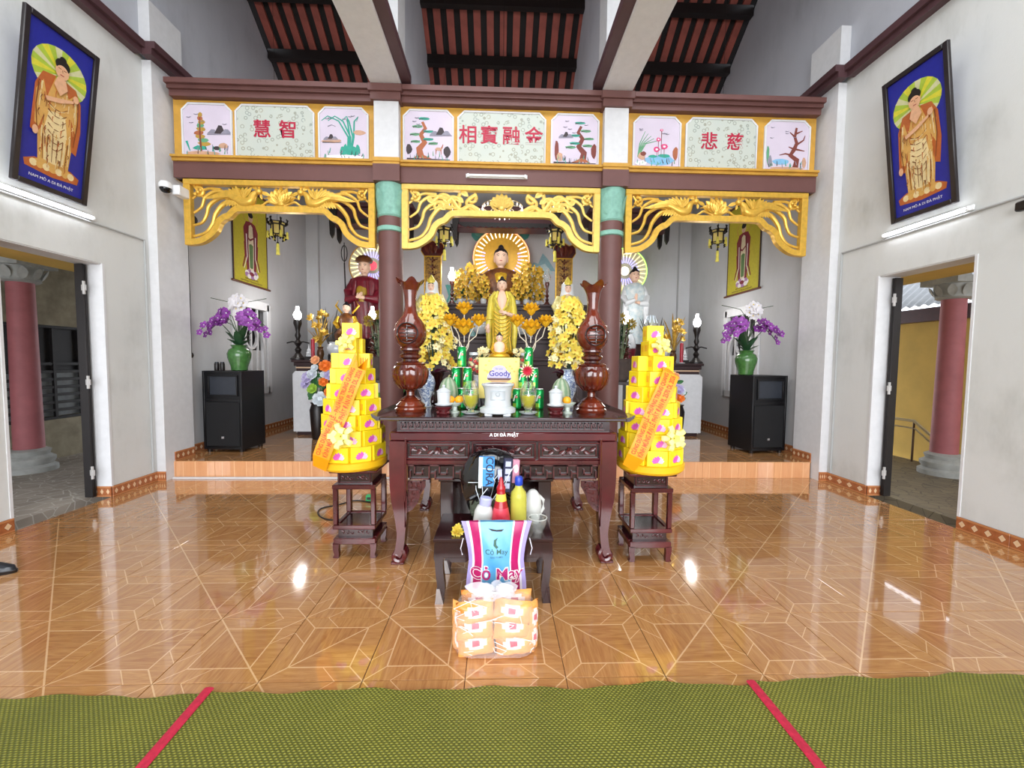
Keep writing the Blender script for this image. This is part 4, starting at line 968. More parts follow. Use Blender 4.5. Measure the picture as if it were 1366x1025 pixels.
tr_ = tower('tall tower of yellow lotus boxes with an orange sash on the right stand', 1.2, 3.28, .705, ((-.215, -.296, .16), (.065, -.215, .78), .13), 1, 8)
bow(tr_, (.06, -.275, .3), (radians(-5), 0, 0), 1.1); bow(tr_, (.01, -.125, .98), (radians(-20), 0, 0), .9)
sb = MB()
for k in range(9): a = 2*pi*k/9; sb.tube([(0, 0, 0), (cos(a)*.03, sin(a)*.03, .08), (cos(a)*.05, sin(a)*.05, .02)], .006, 5)
o = obj('silver_ribbon', sb, mat('silver_ribbon', 'c9d3dc', .25, .4), tr_); o.location = (-.02, .0, 1.155)
# ------------------------------------------------------------------ wooden vases
M_VASE = mat('polished_red_wood', '451210', .14, var=.4, scale=6, coat=.7, stretch=(1, 1, .5), c2='7c3018')
def wooden_vase(label, x):
    r = thing('wooden_vase', label, 'vase', (x, 3.45, TZ))
    obj('foot', MB().lathe([(.125, 0), (.13, .02), (.115, .035), (.12, .05), (.105, .065), (.085, .085), (.09, .095), (.06, .115), (.036, .13), (.034, .16), (.045, .175)], 36), M_VASE, r)
    obj('bowl', MB().lathe([(.045, .172), (.09, .19), (.128, .235), (.143, .29), (.145, .335), (.138, .36), (.118, .385), (.125, .395), (.115, .405), (.07, .415)], 84, fn=lambda t, u: 1+(.075*abs(sin(7*t))-.035 if .1 < u < .55 else 0)), M_VASE, r)
    obj('collar', MB().lathe([(.07, .41), (.066, .43), (.09, .445), (.092, .465), (.066, .48), (.07, .495), (.088, .505), (.086, .52), (.075, .53)], 36), M_VASE, r)
    obj('body', MB().lathe([(.07, .525), (.108, .56), (.13, .61), (.134, .66), (.12, .715), (.09, .76), (.065, .79), (.052, .83), (.047, .88), (.05, .94), (.06, 1.0)], 40), M_VASE, r)
    lip = MB(); n = 40; prof = [(.06, .995), (.075, 1.03), (.095, 1.06), (.108, 1.07), (.1, 1.072), (.07, 1.035), (.052, .99)]
    vs = []; 
    for i, (q, z) in enumerate(prof):
        for k in range(n): t = 2*pi*k/n; w_ = max(0, q-.06)/.048; vs.append((q*cos(t)*(1+.12*w_*cos(5*t)), q*sin(t)*(1+.12*w_*cos(5*t)), z+.022*w_*cos(5*t)))
    lip.add(vs, [(i*n+k, i*n+(k+1)%n, (i+1)*n+(k+1)%n, (i+1)*n+k) for i in range(len(prof)-1) for k in range(n)]); obj('lip', lip, M_VASE, r)
    md = MB(); c = .64      # round longevity medallion carved on the belly
    md.tube([(.082*cos(a), -.128+.3*(.082*cos(a))**2*6, c+.082*sin(a)) for a in [2*pi*k/24 for k in range(25)]], .007, 6)
    for k in range(-2, 3): wq = .064-.012*abs(k); md.tube([(-wq, -.116, c+.027*k), (0, -.136, c+.027*k), (wq, -.116, c+.027*k)], .006, 6)
    md.tube([(0, -.134, c-.065), (0, -.134, c+.065)], .005, 6)
    obj('medallion', md, M_MAHD, r)
wooden_vase('tall turned red wooden vase at the left end of the altar table', -.775); wooden_vase('tall turned red wooden vase at the right end of the altar table', .748)
# ------------------------------------------------------------------ offerings on the table
M_PORC = mat('white_porcelain', 'c8ccd0', .18, var=.04, coat=.5); M_ASH = mat('incense_ash', '5d3f33', .9, var=.3)
u = thing('incense_burner', 'white porcelain incense burner in front of the yellow box', 'incense burner', (-.045, 3.2, TZ))
obj('body', MB().lathe([(.1, .065), (.105, .085), (.1, .12), (.108, .2), (.118, .225), (.128, .235), (.125, .25), (.11, .25), (.105, .235), (0.001, .232)], 32), M_PORC, u)
obj('base', MB().lathe([(.115, .015), (.14, .025), (.142, .055), (.115, .07), (.1, .075)], 32), M_PORC, u)
for k in range(4): a = pi/4+pi/2*k; obj('foot', MB().cbox((.1*cos(a), .1*sin(a), .012), (.06, .06, .024), .006), M_PORC, u)
obj('ash', MB().lathe([(.001, .247), (.06, .25), (.108, .242)], 24, fn=lambda t, q: 1+.03*sin(5*t)), M_ASH, u)
e_ = MB(); frame_ring(e_, -.055, .055, .125, .195, .004, -.112, -.1, .001); e_.tube([(.015*cos(a), -.109, .17+.015*sin(a)) for a in [2*pi*k/12 for k in range(13)]], .003, 5); obj('emblem', e_, mat('grey_glaze', 'a7aeb4', .3, var=0), u)
M_CAKE = mat('yellow_box_print', 'ecd46e', .4, var=.08, scale=16); M_LAV = mat('lavender_print', 'b9b0dc', .5, var=.05)
g_ = thing('gift_box', 'flat square yellow gift box standing behind the white incense burner', 'box', (-.035, 3.72, TZ+.085))
obj('carton', MB().box(-.185, .185, -.03, .03, 0, .37, .004), M_CAKE, g_)
p = Flat(pal(lavender='b9b0dc', brown='5d2f22', cake='c9a070', orange='e59a4a', navy='3a2c86', deep='e0b84a'))
for k in range(22): rn = random.Random(k); p.ell('deep', rn.uniform(-.165, .165), rn.uniform(.02, .35), .012, .009, 8)
p.sym('lavender', [(0, .17), (.11, .17), (.105, .21), (.085, .24), (.065, .255), (.055, .28), (.03, .295), (0, .3)]); p.poly('brown', [(-.11, .185), (.11, .185), (.095, .165), (-.095, .165)]); p.poly('cake', [(-.095, .166), (.095, .166), (.06, .145), (-.06, .145)])
p.ell('orange', .125, .11, .02, .04); p.ell('orange', .135, .075, .016, .02)
p.v = [(x, y-.0305, z) for x, y, z in p.v]; obj('print', p, p.mats, g_, smooth=False)
text('Goody', .07, MATS['print_navy_3a2c86'], g_, (.005, -.0335, .225), (radians(90), 0, 0), depth=.0006, bold=.0012)
text('for you', .022, MATS['print_navy_3a2c86'], g_, (.0, -.0335, .268), (radians(90), 0, 0), depth=.0006)
gs = thing('box_rest', 'small black wooden rest under the yellow gift box', 'rest', (-.035, 3.72, TZ)); obj('plank', MB().box(-.16, .16, -.045, .045, .06, .085, .003), M_BLACK, gs)
for s in (-1, 1): obj('foot', MB().box(s*.14, s*.11, -.04, .04, 0, .06), M_BLACK, gs)
# cans
M_CANG = mat('green_can', '129a4a', .25, .5, var=.06); M_CANL = mat('lime_can', 'a9d24a', .25, .4, var=.1); M_ALU = mat('aluminium', 'c8c9cb', .25, .9, var=0); M_WHT = mat('can_white', 'f0f0ee', .4, var=0); M_CRED = mat('can_red', 'd8362a', .4, var=0)
def soda_can(label):
    r = thing('soda_can', label, 'can', group=None)
    n = 24; m = MB(); R, H = .039, .18; prof = [(.028, 0), (.034, .004), (R, .014), (R, .02), (R, .055), (R, .12), (R, H-.02), (.031, H-.004)]
    m.lathe(prof, n); k0 = 0
    for i in range(len(prof)-1):
        for k in range(n): m.mi[i*n+k] = 0 if i in (2, 5) or not (15 <= k <= 21) else (1 if (i < 4 and k < 19) else 0)
    obj('can_body', m, [M_CANG, M_CANL], r)
    obj('lid', MB().lathe([(.031, H-.004), (.031, H), (.028, H), (.027, H-.003), (.0005, H-.003)], n), M_ALU, r)
    o = text('7', .09, M_WHT, r, (-.006, -R-.0012, .102), (radians(90), 0, 0), depth=.0005, bold=.003); 
    for v in o.data.vertices: v.co.z -= R-sqrt(max(0, R*R-(v.co.x-.006)**2))
    d = MB().lathe([(.0005, 0), (.011, 0), (.011, .001)], 14); o = obj('red_dot', d, M_CRED, r); o.location = (.013, -R+.0015, .11); o.rotation_euler = (radians(90), 0, radians(18)); 
    o = text('UP', .014, M_WHT, r, (.0135, -R-.0004, .11), (radians(90), 0, radians(18)), depth=.0004)
    return r
cans = []
SPOT = ['topmost of the stack', 'middle row, left', 'middle row, right', 'bottom row, left end', 'bottom row, middle', 'bottom row, right end']
c0 = None
for side, cx, nm in ((-1, -.362, 'left'), (1, .222, 'right')):
    k = 0
    for row, n in ((2, 1), (1, 2), (0, 3)):
        for i in range(n):
            lab = 'green soda can on the altar table, %s stack: %s' % (nm, SPOT[k])
            loc = (cx+(i-(n-1)/2)*.1, 3.60, TZ+row*.1835+.0005)
            if c0 is None: c0 = soda_can(lab); c0.location = loc; c0['group'] = 'green soda cans stacked on the altar table'; c0.rotation_euler.z = -.2
            else: dup(c0, loc, random.uniform(-.5, .4), lab)
            k += 1
    # thin card between the rows
    for row in (1, 2):
        tag(obj('card_sheet', MB().box(cx-.13 if row == 1 else cx-.08, cx+.13 if row == 1 else cx+.08, 3.565, 3.635, TZ+row*.1835-.0028, TZ+row*.1835-.0004), M_WHT), 'thin white card sheet between the %s rows of the %s can stack' % ('lower' if row == 1 else 'upper', nm), 'card')
# glasses of tea, lidded pots, dishes with oranges, melons
M_GLASS = mat('clear_glass', 'f2f7f5', .03, var=0, trans=.92, alpha=.45); M_OIL = mat('yellow_tea', 'b3a812', .1, var=.08, trans=.25)
def goblet(label, x):
    r = thing('oil_glass', label, 'glass', (x, 3.24, TZ)); r.scale = (1.18,)*3
    obj('saucer', MB().lathe([(.03, 0), (.04, .002), (.062, .014), (.064, .017), (.04, .008), (.001, .007)], 24), M_PORC, r)
    obj('glass_bowl', MB().lathe([(.03, .012), (.028, .02), (.016, .03), (.03, .042), (.05, .075), (.058, .12), (.055, .165), (.04, .2), (.03, .215), (.034, .225)], 28, closed=False), M_GLASS, r)
    obj('oil', MB().lathe([(.008, .036), (.028, .046), (.047, .078), (.054, .118), (.053, .13), (.001, .131)], 24, fn=lambda t, u: 1+.02*cos(12*t)), M_OIL, r)
    obj('wick_float', MB().lathe([(.001, .131), (.02, .131), (.02, .137), (.004, .14), (.003, .165)], 12), M_ALU, r)
goblet('glass oil cup of yellow oil left of the incense burner', -.26); goblet('glass oil cup of yellow oil right of the incense burner', .198)
def lidded_pot(label, x):
    r = thing('lidded_pot', label, 'pot', (x, 3.27, TZ)); r.scale = (1.12,)*3
    obj('stand', MB().lathe([(.05, 0), (.055, .008), (.042, .018), (.06, .035), (.064, .05), (.05, .055), (.001, .05)], 24), M_MAH, r)
    for k in range(4): a = pi/4+pi/2*k; obj('stand_foot', MB().ball((.05*cos(a), .05*sin(a), .012), .013, 8, 6), M_MAH, r)
    obj('cup', MB().lathe([(.035, .053), (.06, .062), (.064, .07), (.045, .076), (.044, .09), (.048, .15), (.046, .155)], 24), M_PORC, r)
    obj('lid', MB().lathe([(.05, .155), (.052, .16), (.03, .178), (.012, .185), (.008, .19), (.012, .197), (.008, .205), (.001, .207)], 24), M_PORC, r)
lidded_pot('small white lidded pot on a red stand by the left melon', -.475); lidded_pot('small white lidded pot on a red stand by the right melon', .42)
M_ORA = mat('orange_peel', 'f0a21c', .4, var=.08, scale=60, bump=.1); M_DISH = mat('pale_celadon', 'c3cec2', .25, var=.06)
def fruit_dish(label, x, y, fr, side):
    r = thing('footed_dish', label, 'dish', (x, y, TZ))
    obj('dish', MB().lathe([(.04, 0), (.042, .008), (.02, .02), (.02, .05), (.05, .065), (.068, .085), (.07, .088), (.045, .07), (.001, .067)], 24), M_DISH, r)
    for i, (a, b) in enumerate(fr):
        o = thing('orange', 'small orange in the %s footed dish%s' % (side, '' if len(fr) == 1 else ', %s one' % ('left' if i == 0 else 'right')), 'orange', (x+a, y+b, TZ+.069), group='oranges in footed dishes')
        obj('peel', MB().ball((0, 0, .036), .036, 16, 10, sz=.92), M_ORA, o); obj('stem', MB().lathe([(.007, .066), (.004, .072)], 6), mat('green_stem', '5a7a32', .6), o)
fruit_dish('pale footed dish of oranges beside the left white pot', -.395, 3.33, ((-.034, 0), (.036, .005)), 'left'); fruit_dish('pale footed dish with an orange beside the right white pot', .525, 3.33, ((-.005, 0),), 'right')
def melon_mat():
    n = NT('striped_melon'); v = n.coord('Object'); s = n.n('ShaderNodeSeparateXYZ', {0: v}); a = n.math('ARCTAN2', s.outputs[1], s.outputs[0])
    f = n.math('ADD', n.math('MULTIPLY', n.math('SINE', n.math('MULTIPLY', a, 9)), .5), n.noise(v, 30, 3)); n.base(n.ramp(f, [(.2, lin('6f8a6a')), (.9, lin('a3ac93'))])); n.p(Roughness=.45); return n.m
M_MEL = melon_mat()
for side, x in (('left', -.462), ('right', .492)):
    o = thing('melon', 'upright grey green striped melon behind the %s white pot' % side, 'melon', (x, 3.47, TZ), .4)
    obj('flesh', MB().ball((0, 0, .142), .082, 28, 14, sz=1.72, fn=lambda t, u: 1+.02*cos(9*t)), M_MEL, o); obj('stalk', MB().tube([(0, 0, .275), (.004, 0, .292), (.012, 0, .3)], [.009, .007, .008], 6), mat('dry_stalk', '8a8a5a', .7), o)
def bw_mat():
    n = NT('blue_white_porcelain'); v = n.coord('Object'); n.base(n.ramp(n.noise(v, 14, 3, .6, 1.5), [(.45, lin('dfe6ee')), (.52, lin('41609c')), (.6, lin('d5dfea'))])); n.p(Roughness=.15, Coat_Weight=.5); return n.m
M_BW = bw_mat()
for side, x in (('left', -.70), ('right', .60)):
    o = thing('porcelain_vase', 'blue and white porcelain vase behind the %s wooden vase' % side, 'vase', (x, 3.75, TZ))
    obj('vase_body', MB().lathe([(.05, 0), (.052, .01), (.042, .04), (.045, .08), (.075, .16), (.085, .22), (.07, .275), (.045, .3), (.04, .33), (.055, .35), (.048, .352), (.034, .33)], 28), M_BW, o)
    obj('foot_ring', MB().lathe([(.052, 0), (.055, .006), (.052, .012)], 28), M_PORC, o)
# big yellow orchid arrangements in lacquer drums
M_YPET = mat('yellow_petal', 'ecc928', .6, var=.2, scale=9, c2='f4e06a'); M_CPET = mat('cream_petal', 'f0e7ae', .6, var=.1); M_LEAFD = mat('dark_leaf', '24492c', .5, var=.3); M_PURR = mat('purple_ribbon', '8e2560', .4, var=.15)
def petal_mesh(r, m, n=5, cup=.35, core=None, wid=.85):
    b = MB(); b.blossom((0, 0, 0), (0, 0, 1), r, n, cup, wid); b.k = 1; b.ball((0, 0, r*.12), r*.16, 6, 4)
    return finish(bpy.data.meshes.new('blossom'), b, [m, core or M_ORM])
ORCH = petal_mesh(.042, M_YPET, 5, .3); ORCHC = petal_mesh(.034, M_CPET, 5, .4)
def along(nrm): return Vector(nrm).to_track_quat('Z', 'Y').to_euler()
def yellow_bush(label, x, y, rn, flip):
    r = thing('orchid_arrangement', label, 'flowers', (x, y, TZ))
    obj('drum_pot', MB().lathe([(.1, 0), (.115, .01), (.115, .04), (.1, .06), (.1, .26), (.115, .28), (.118, .31), (.1, .31), (.09, .29)], 28), M_MAHD, r)
    rb = MB()
    for k in range(8): a = 2*pi*k/8; rb.leaf((cos(a)*.05, sin(a)*.05, .30), (cos(a)*.16, sin(a)*.14, .34+.03*(k % 2)), .09, bend=.3)
    obj('ribbon', rb, M_PURR, r)
    stem = MB(); lf = MB()
    for k in range(9): a = rn.uniform(0, 2*pi); q = rn.uniform(.02, .12); stem.tube([(0, 0, .28), (cos(a)*q*.5, sin(a)*q*.5, .6), (cos(a)*q, sin(a)*q, .75+rn.random()*.3)], .005, 5)
    for k in range(16): a = rn.uniform(0, 2*pi); z = rn.uniform(.35, .85); lf.leaf((0, 0, z), (cos(a)*.2, sin(a)*.18, z+rn.uniform(-.05, .1)), .05)
    obj('stems', stem, M_LEAFD, r); obj('leaves', lf, M_LEAFD, r)
    for k in range(26):
        a = rn.uniform(0, 6.28); q = rn.uniform(.03, .13); z = .3+.5*rn.random(); x = -flip*(.55+.3*(1-z))*.9*.9; inst('blossom', ORCHC, r, (x*.75+cos(a)*q, -.06+sin(a)*q*.6, z+.05), along((cos(a), -1, .3)), rn.uniform(.7, 1.0))
    for k in range(150):
        t = (k+.5)/150; z = .36 + t*.68; w_ = .2*(1-t)**.55*.95+.055; a = k*2.399+rn.uniform(-.3, .3); q = w_*sqrt(rn.uniform(.45, 1)); yy = sin(a)*q*.8
        off = flip*.06*(1-t)
        inst('blossom', ORCH if rn.random() < .85 else ORCHC, r, (cos(a)*q+off, yy, z+rn.uniform(-.02, .02)), along((cos(a), sin(a)-.5, .35)), rn.uniform(.8, 1.25))
yellow_bush('tall yellow orchid arrangement at the back of the altar table behind the left melon', -.70, 4.12, random.Random(1), -.3); yellow_bush('tall yellow orchid arrangement at the back of the altar table behind the right melon', .66, 4.12, random.Random(2), .3)
# golden lotus lamps on wires
M_MUST = mat('mustard_lotus', 'd89c10', .45, var=.18, scale=30, c2='eebd2c'); M_WIRE = mat('white_wire', 'd9cdb8', .4, var=0)
def lotus_lamp(label, x):
    r = thing('lotus_lamp', label, 'lamp', (x, 3.93, TZ))
    obj('base', MB().lathe([(.05, 0), (.05, .02), (.015, .03), (.012, .56)], 16), M_GOLD, r)
    for dx, dz, s in ((0, .72, 1.5), (0, .90, 1.15), (-.13, .79, 1.1), (.14, .79, 1.1)):
        l = MB()
        for ring, n, tilt, ln in ((0, 8, .5, .07), (1, 10, .9, .075), (2, 10, 1.25, .075)):
            for k in range(n): a = 2*pi*k/n + ring*.3; l.leaf((cos(a)*.012*s, sin(a)*.012*s, 0), (cos(a)*sin(tilt)*ln*s, sin(a)*sin(tilt)*ln*s, cos(tilt)*ln*s+.012*s), .042*s, up=(cos(a), sin(a), .3), bend=-.15, cup=.4)
        l.lathe([(.001, -.04*s), (.03*s, -.015*s), (.045*s, .02*s), (.03*s, .03*s), (.001, .035*s)], 12); o = obj('lotus', l, M_MUST, r); o.location = (dx, 0, dz)
        st_ = [(0, 0, .5)] + ([(dx*.3, .01, .6), (dx*.8, .01, .66), (dx, 0, dz-.03)] if dx else [(0, .01, .6), (0, .0, dz-.03)]); obj('wire_stem', MB().tube(st_, .005, 6), M_WIRE, r)
    for s in (-1, 1): obj('wire_loop', MB().tube([(a*s, -.01, b) for a, b in bez([(.0, .48), (.04, .56), (.05, .66), (.09, .74)], 5)], .005, 6), M_WIRE, r)
lotus_lamp('golden lotus lamps on white wires behind the left can stack', -.37); lotus_lamp('golden lotus lamps on white wires behind the right can stack', .265)
# jars, small Buddha, red chrysanthemum
for side, x in (('left', -.27), ('right', .205)):
    o = thing('glass_jar', 'glass jar of red and cream sweets beside the %s of the yellow gift box' % side, 'jar', (x, 3.80, TZ))
    obj('rest', MB().box(-.07, .07, -.06, .06, 0, .30, .006), M_MAHD, o)
    obj('jar_glass', MB().lathe([(.05, .302), (.055, .31), (.055, .435), (.04, .465), (.04, .48)], 20, closed=False), M_GLASS, o); obj('lid', MB().lathe([(.043, .475), (.043, .5), (.001, .503)], 20), M_PORC, o)
    for k in range(14): a = k*2.4; obj('sweet', MB().ball((cos(a)*.03, sin(a)*.03, .325+.009*k), .017, 8, 6), (M_CRED, M_CPET)[k % 2], o)
bs = thing('box_plinth', 'dark wooden plinth holding the small seated Buddha behind the gift box', 'plinth', (-.035, 3.95, TZ)); obj('plinth', MB().box(-.11, .11, -.09, .09, 0, .42, .006).box(-.125, .125, -.1, .1, .42, .445, .006), M_MAHD, bs)
M_SKIN = mat('statue_flesh', 'e6bfa6', .45, var=.05); M_HAIR = mat('statue_hair', '16121a', .5, var=.1); M_STG = mat('gold_leaf', 'd8a92e', .28, .55, var=.18, scale=30); M_STG2 = mat('bright_gold_robe', 'd6c248', .38, .15, var=.15, scale=18)
M_LIPS = mat('statue_lips', 'b5574e', .5, var=0)
def head(parent, c, s, hair=True, face=None, bun=True):
    """a small carved head with features; s = head height"""
    h = MB(); h.loft([(-.5, 0, .02, .12, .12), (-.46, 0, 0, .22, .22), (-.36, 0, -.01, .3, .32), (-.2, 0, -.01, .36, .38), (0, 0, 0, .385, .41), (.2, 0, .01, .38, .42), (.36, 0, .02, .31, .35), (.47, 0, .02, .17, .2), (.5, 0, .02, .03, .04)], 24)
    h.loft([(-.78, 0, .06, .2, .2), (-.55, 0, .05, .18, .18), (-.4, 0, .03, .2, .2)], 16)
    h.loft([(-.16, 0, -.40, .075, .05), (-.11, 0, -.42, .07, .055), (.02, 0, -.40, .035, .04), (.1, 0, -.38, .02, .03)], 10)
    for q in (-1, 1): h.ball((q*.38, .04, -.06), .1, 8, 8, sx=.5, sz=2.3)
    h.v = [(c[0]+x*s, c[1]+y*s, c[2]+z*s) for x, y, z in h.v]; f = obj('face', h, face or M_SKIN, parent)
    d = MB()
    for q in (-1, 1): d.ball((q*.15, -.375, .02), .07, 8, 6, sx=1, sy=.4, sz=.25); d.tube([(q*.24, -.345, .08), (q*.15, -.385, .12), (q*.05, -.39, .09)], .014, 5)
    d.v = [(c[0]+x*s, c[1]+y*s, c[2]+z*s) for x, y, z in d.v]; obj('eyes', d, M_HAIR, f)
    l = MB().ball((0, -.375, -.25), .08, 8, 6, sy=.45, sz=.36); l.v = [(c[0]+x*s, c[1]+y*s, c[2]+z*s) for x, y, z in l.v]; obj('lips', l, M_LIPS, f)
    if hair:
        a = MB(); a.loft([(-.05, 0, .14, .39, .33), (.12, 0, .1, .41, .38), (.24, 0, .04, .41, .42), (.38, 0, .03, .34, .37), (.5, 0, .03, .2, .22), (.54, 0, .03, .17, .17), (.62, 0, .03, .16, .16), (.72, 0, .03, .08, .08), (.74, 0, .03, .01, .01)] if bun else [(-.05, 0, .14, .39, .33), (.12, 0, .1, .41, .38), (.24, 0, .04, .41, .42), (.38, 0, .03, .34, .37), (.52, 0, .03, .18, .2), (.55, 0, .03, .03, .03)], 24, fn=lambda t, u: 1+.025*sin(14*t)*sin(30*u))
        a.v = [(c[0]+x*s, c[1]+y*s, c[2]+z*s) for x, y, z in a.v]; obj('hair', a, M_HAIR, parent)
def hands(parent, *calls):
    for c in calls: h = MB(); hand(h, *c); obj('hand', h, M_SKIN, parent)
def robe(h, w, d, n=28, lean=0, folds=9): # standing robe loft: feet to shoulders, with vertical folds
    m = MB(); m.loft([(0, 0, 0, w*.44, d*.5), (h*.04, 0, 0, w*.46, d*.52), (h*.18, 0, 0, w*.42, d*.47), (h*.4, 0, 0, w*.43, d*.47), (h*.6, 0, 0, w*.44, d*.5), (h*.75, 0, 0, w*.46, d*.52), (h*.88, 0, .0, w*.5, d*.5), (h*.96, 0, 0, w*.42, d*.42), (h, 0, 0, w*.2, d*.26)], n*2, fn=lambda t, u: 1+.05*sin(folds*t+3*u)*(1-u*.8)); return m
sbz = TZ+.446
sm = thing('small_buddha', 'small seated gold Buddha figure just above the yellow gift box', 'statue', (-.035, 3.95, sbz))
obj('legs', MB().loft([(0, 0, 0, .1, .07), (.02, 0, -.01, .105, .08), (.04, 0, -.01, .09, .07), (.06, 0, 0, .05, .045)], 24), M_STG, sm)
obj('robe', MB().loft([(.04, 0, .01, .055, .045), (.09, 0, .01, .05, .04), (.13, 0, .01, .06, .04), (.15, 0, .01, .045, .032), (.165, 0, .01, .02, .02)], 20), M_SKIN, sm)
for s in (-1, 1): obj('arm', MB().tube([(s*.05, .01, .145), (s*.075, -.005, .09), (s*.05, -.05, .055), (s*.01, -.065, .05)], [.018, .017, .014, .01], 8), M_STG, sm)
head(sm, (0, .005, .2), .075)
rc = thing('chrysanthemum', 'red and white tipped chrysanthemum resting on the right can stack', 'flower', (.208, 3.535, TZ+.34))
b = MB()
for ring, n, tilt, ln in ((0, 14, 1.35, .05), (1, 12, .95, .045), (2, 8, .5, .035)):
    for k in range(n): a = 2*pi*k/n+ring*.2; b.leaf((0, 0, 0), (cos(a)*sin(tilt)*ln, -cos(tilt)*ln, sin(a)*sin(tilt)*ln), .014, up=(0, -1, 0), bend=.1)
obj('petals', b, mat('red_petal', 'c0243a', .6, var=.15), rc)
b = MB()
for k in range(14): a = 2*pi*k/14+.1; b.leaf((cos(a)*.03, .0, sin(a)*.03), (cos(a)*.062, -.004, sin(a)*.062), .013, up=(0, -1, 0))
obj('outer_petals', b, M_CPET, rc); obj('stem', MB().tube([(0, 0, 0), (-.005, .02, -.06), (-.012, .015, -.1565)], .004, 6), M_LEAFD, rc)
# ------------------------------------------------------------------ stepped main altar and side altars
M_ALT = mat('altar_maroon', '2b1114', .5, var=.15); M_ALTP = mat('altar_panel_white', 'd4d5d8', .3, var=.05); M_BEIGE = mat('beige_line', 'c9a98c', .5, var=0)
def altar(label, x0, x1, y0, y1, h, z0=PZ):
    r = thing('altar', label, 'altar', ((x0+x1)/2, (y0+y1)/2, z0)); a, b = (x1-x0)/2, (y1-y0)/2; h -= z0
    obj('body', MB().box(-a+.06, a-.06, -b+.06, b, 0, h-.11), M_ALT, r)
    obj('top', MB().box(-a, a, -b, b, h-.045, h, .006).box(-a+.03, a-.03, -b+.03, b, h-.11, h-.045, .005), M_ALT, r)
    if h < 1.36: obj('line', MB().box(-a+.055, a-.055, -b+.05, -b+.062, h-.15, h-.125), M_BEIGE, r)
    return r, a, b, h
altar('dark red first step of the main altar behind the carved table', -1.27, 1.24, 5.85, 6.75, 1.62)
altar('dark red second step of the main altar with small figurines', -1.6, 1.58, 6.75, 7.45, 1.97)
altar('dark red top step of the main altar below the seated Buddha', -1.66, 1.64, 7.45, 9.55, 2.60)
SIDE = {}
for s, nm in ((-1, 'left'), (1, 'right')):
    x0, x1 = sorted((s*1.82, s*3.68))
    r, a, b, h = altar('dark maroon side altar with white front panels in the %s bay' % nm, x0, x1, 7.32, 9.5, 1.56); SIDE[s] = r
    for k, xx in enumerate((-.68, 0, .68)): obj('panel', MB().prism([(xx-.25, .06), (xx+.25, .06), (xx+.25, h-.25), (xx+.2, h-.2), (xx-.2, h-.2), (xx-.25, h-.25)], -b+.045, -b+.07), M_ALTP, r)
    obj('corner_strip', MB().box(s*(a-.055), s*(a-.045), -b+.05, -b+.075, .04, h-.2), M_ALTP, r)
Z1, Z2, Z3, ZS = 1.62, 1.97, 2.60, 1.56
# ------------------------------------------------------------------ statues
M_BR = mat('brown_robe', '4f2a18', .35, var=.2, c2='7d4b22'); M_GRAD = mat('pale_gold_robe', 'd6c56a', .4, .2, var=.2, scale=12, c2='e9e0a8'); M_CLOAKW = mat('white_cloak', 'dcdfe2', .35, var=.05); M_RED2 = mat('maroon_robe', '6a1524', .35, var=.2)
def lotus_seat(parent, w, d, h, m):
    l = MB()
    for ring, n, q in ((0, 14, 1.0), (1, 14, .92)):
        for k in range(n): a = 2*pi*k/n + ring*.22; l.leaf((cos(a)*w*.6, sin(a)*d*.6, h*.1), (cos(a)*w*q*1.05, sin(a)*d*q*1.05, h*(.75+.2*ring)), w*.42, up=(cos(a), sin(a), 0), bend=-.2, cup=.35)
    l.loft([(0, 0, 0, w*.75, d*.75), (h*.2, 0, 0, w*.85, d*.85), (h*.5, 0, 0, w*.72, d*.72), (h, 0, 0, w*.8, d*.8)], 28); obj('lotus_seat', l, m, parent)
def hand(mb, c, d, s, side=1):
    c = Vector(c); d = Vector(d).normalized(); a, b, _ = frame(d, Vector((0, 1, 0)))
    mb.tube([c - d*s*.3, c, c + d*s*.45], [s*.2, s*.27, s*.24], 8, flat=.5, up=(0, 1, 0))
    for k, l in enumerate((.55, .68, .72, .6)): o = a*(k-1.5)*s*.13; mb.tube([c + d*s*.4 + o, c + d*s*(.4+l*.5) + o*1.1 - b*s*.02, c + d*s*(.4+l) + o*1.15 - b*s*.1], [s*.07, s*.065, s*.045], 6)
    mb.tube([c + a*side*s*.2, c + a*side*s*.42 + d*s*.3, c + a*side*s*.45 + d*s*.5], [s*.08, s*.07, s*.05], 6)
g = thing('buddha_statue', 'standing gold robed Buddha statue in the centre of the first altar step', 'statue', (0, 6.1, Z1)); H = 1.15
lotus_seat(g, .2, .17, .1, M_STG)
rb = robe(.86, .35, .26, folds=11); rb.v = [(x, y, z+.08) for x, y, z in rb.v]; obj('robe', rb, M_STG2, g)
ch = MB(); ch.loft([(.64, 0, -.14, .015, .03), (.72, 0, -.14, .05, .04), (.82, 0, -.125, .08, .05), (.9, 0, -.09, .085, .055), (.96, 0, -.035, .07, .055)], 18); obj('chest', ch, M_SKIN, g)
sh = MB()
for s in (-1, 1):
    sh.tube([(s*.08, .0, .95), (s*.145, -.01, .86), (s*.17, -.03, .7), (s*.175, -.05, .55)], [.045, .052, .052, .05], 12, up=(0, 1, 0)); sh.tube([(s*.185, -.04, .58), (s*.195, -.04, .4), (s*.185, -.03, .22), (s*.19, -.03, .1)], [.045, .04, .035, .012], 10, flat=.5, up=(0, 1, 0))
    sh.tube([(s*.06, -.1, .95), (s*.09, -.14, .85), (s*.07, -.155, .74), (0, -.16, .66)], [.022, .026, .024, .02], 8)
obj('shawl', sh, M_STG2, g)
fo = MB()
for k in range(9): z = .62-.055*k; w_ = .12-.004*k; fo.tube([(-w_, -.115, z+.05), (-w_*.5, -.15, z+.0), (0, -.158, z-.018), (w_*.5, -.15, z+.0), (w_, -.115, z+.055)], .009, 6)
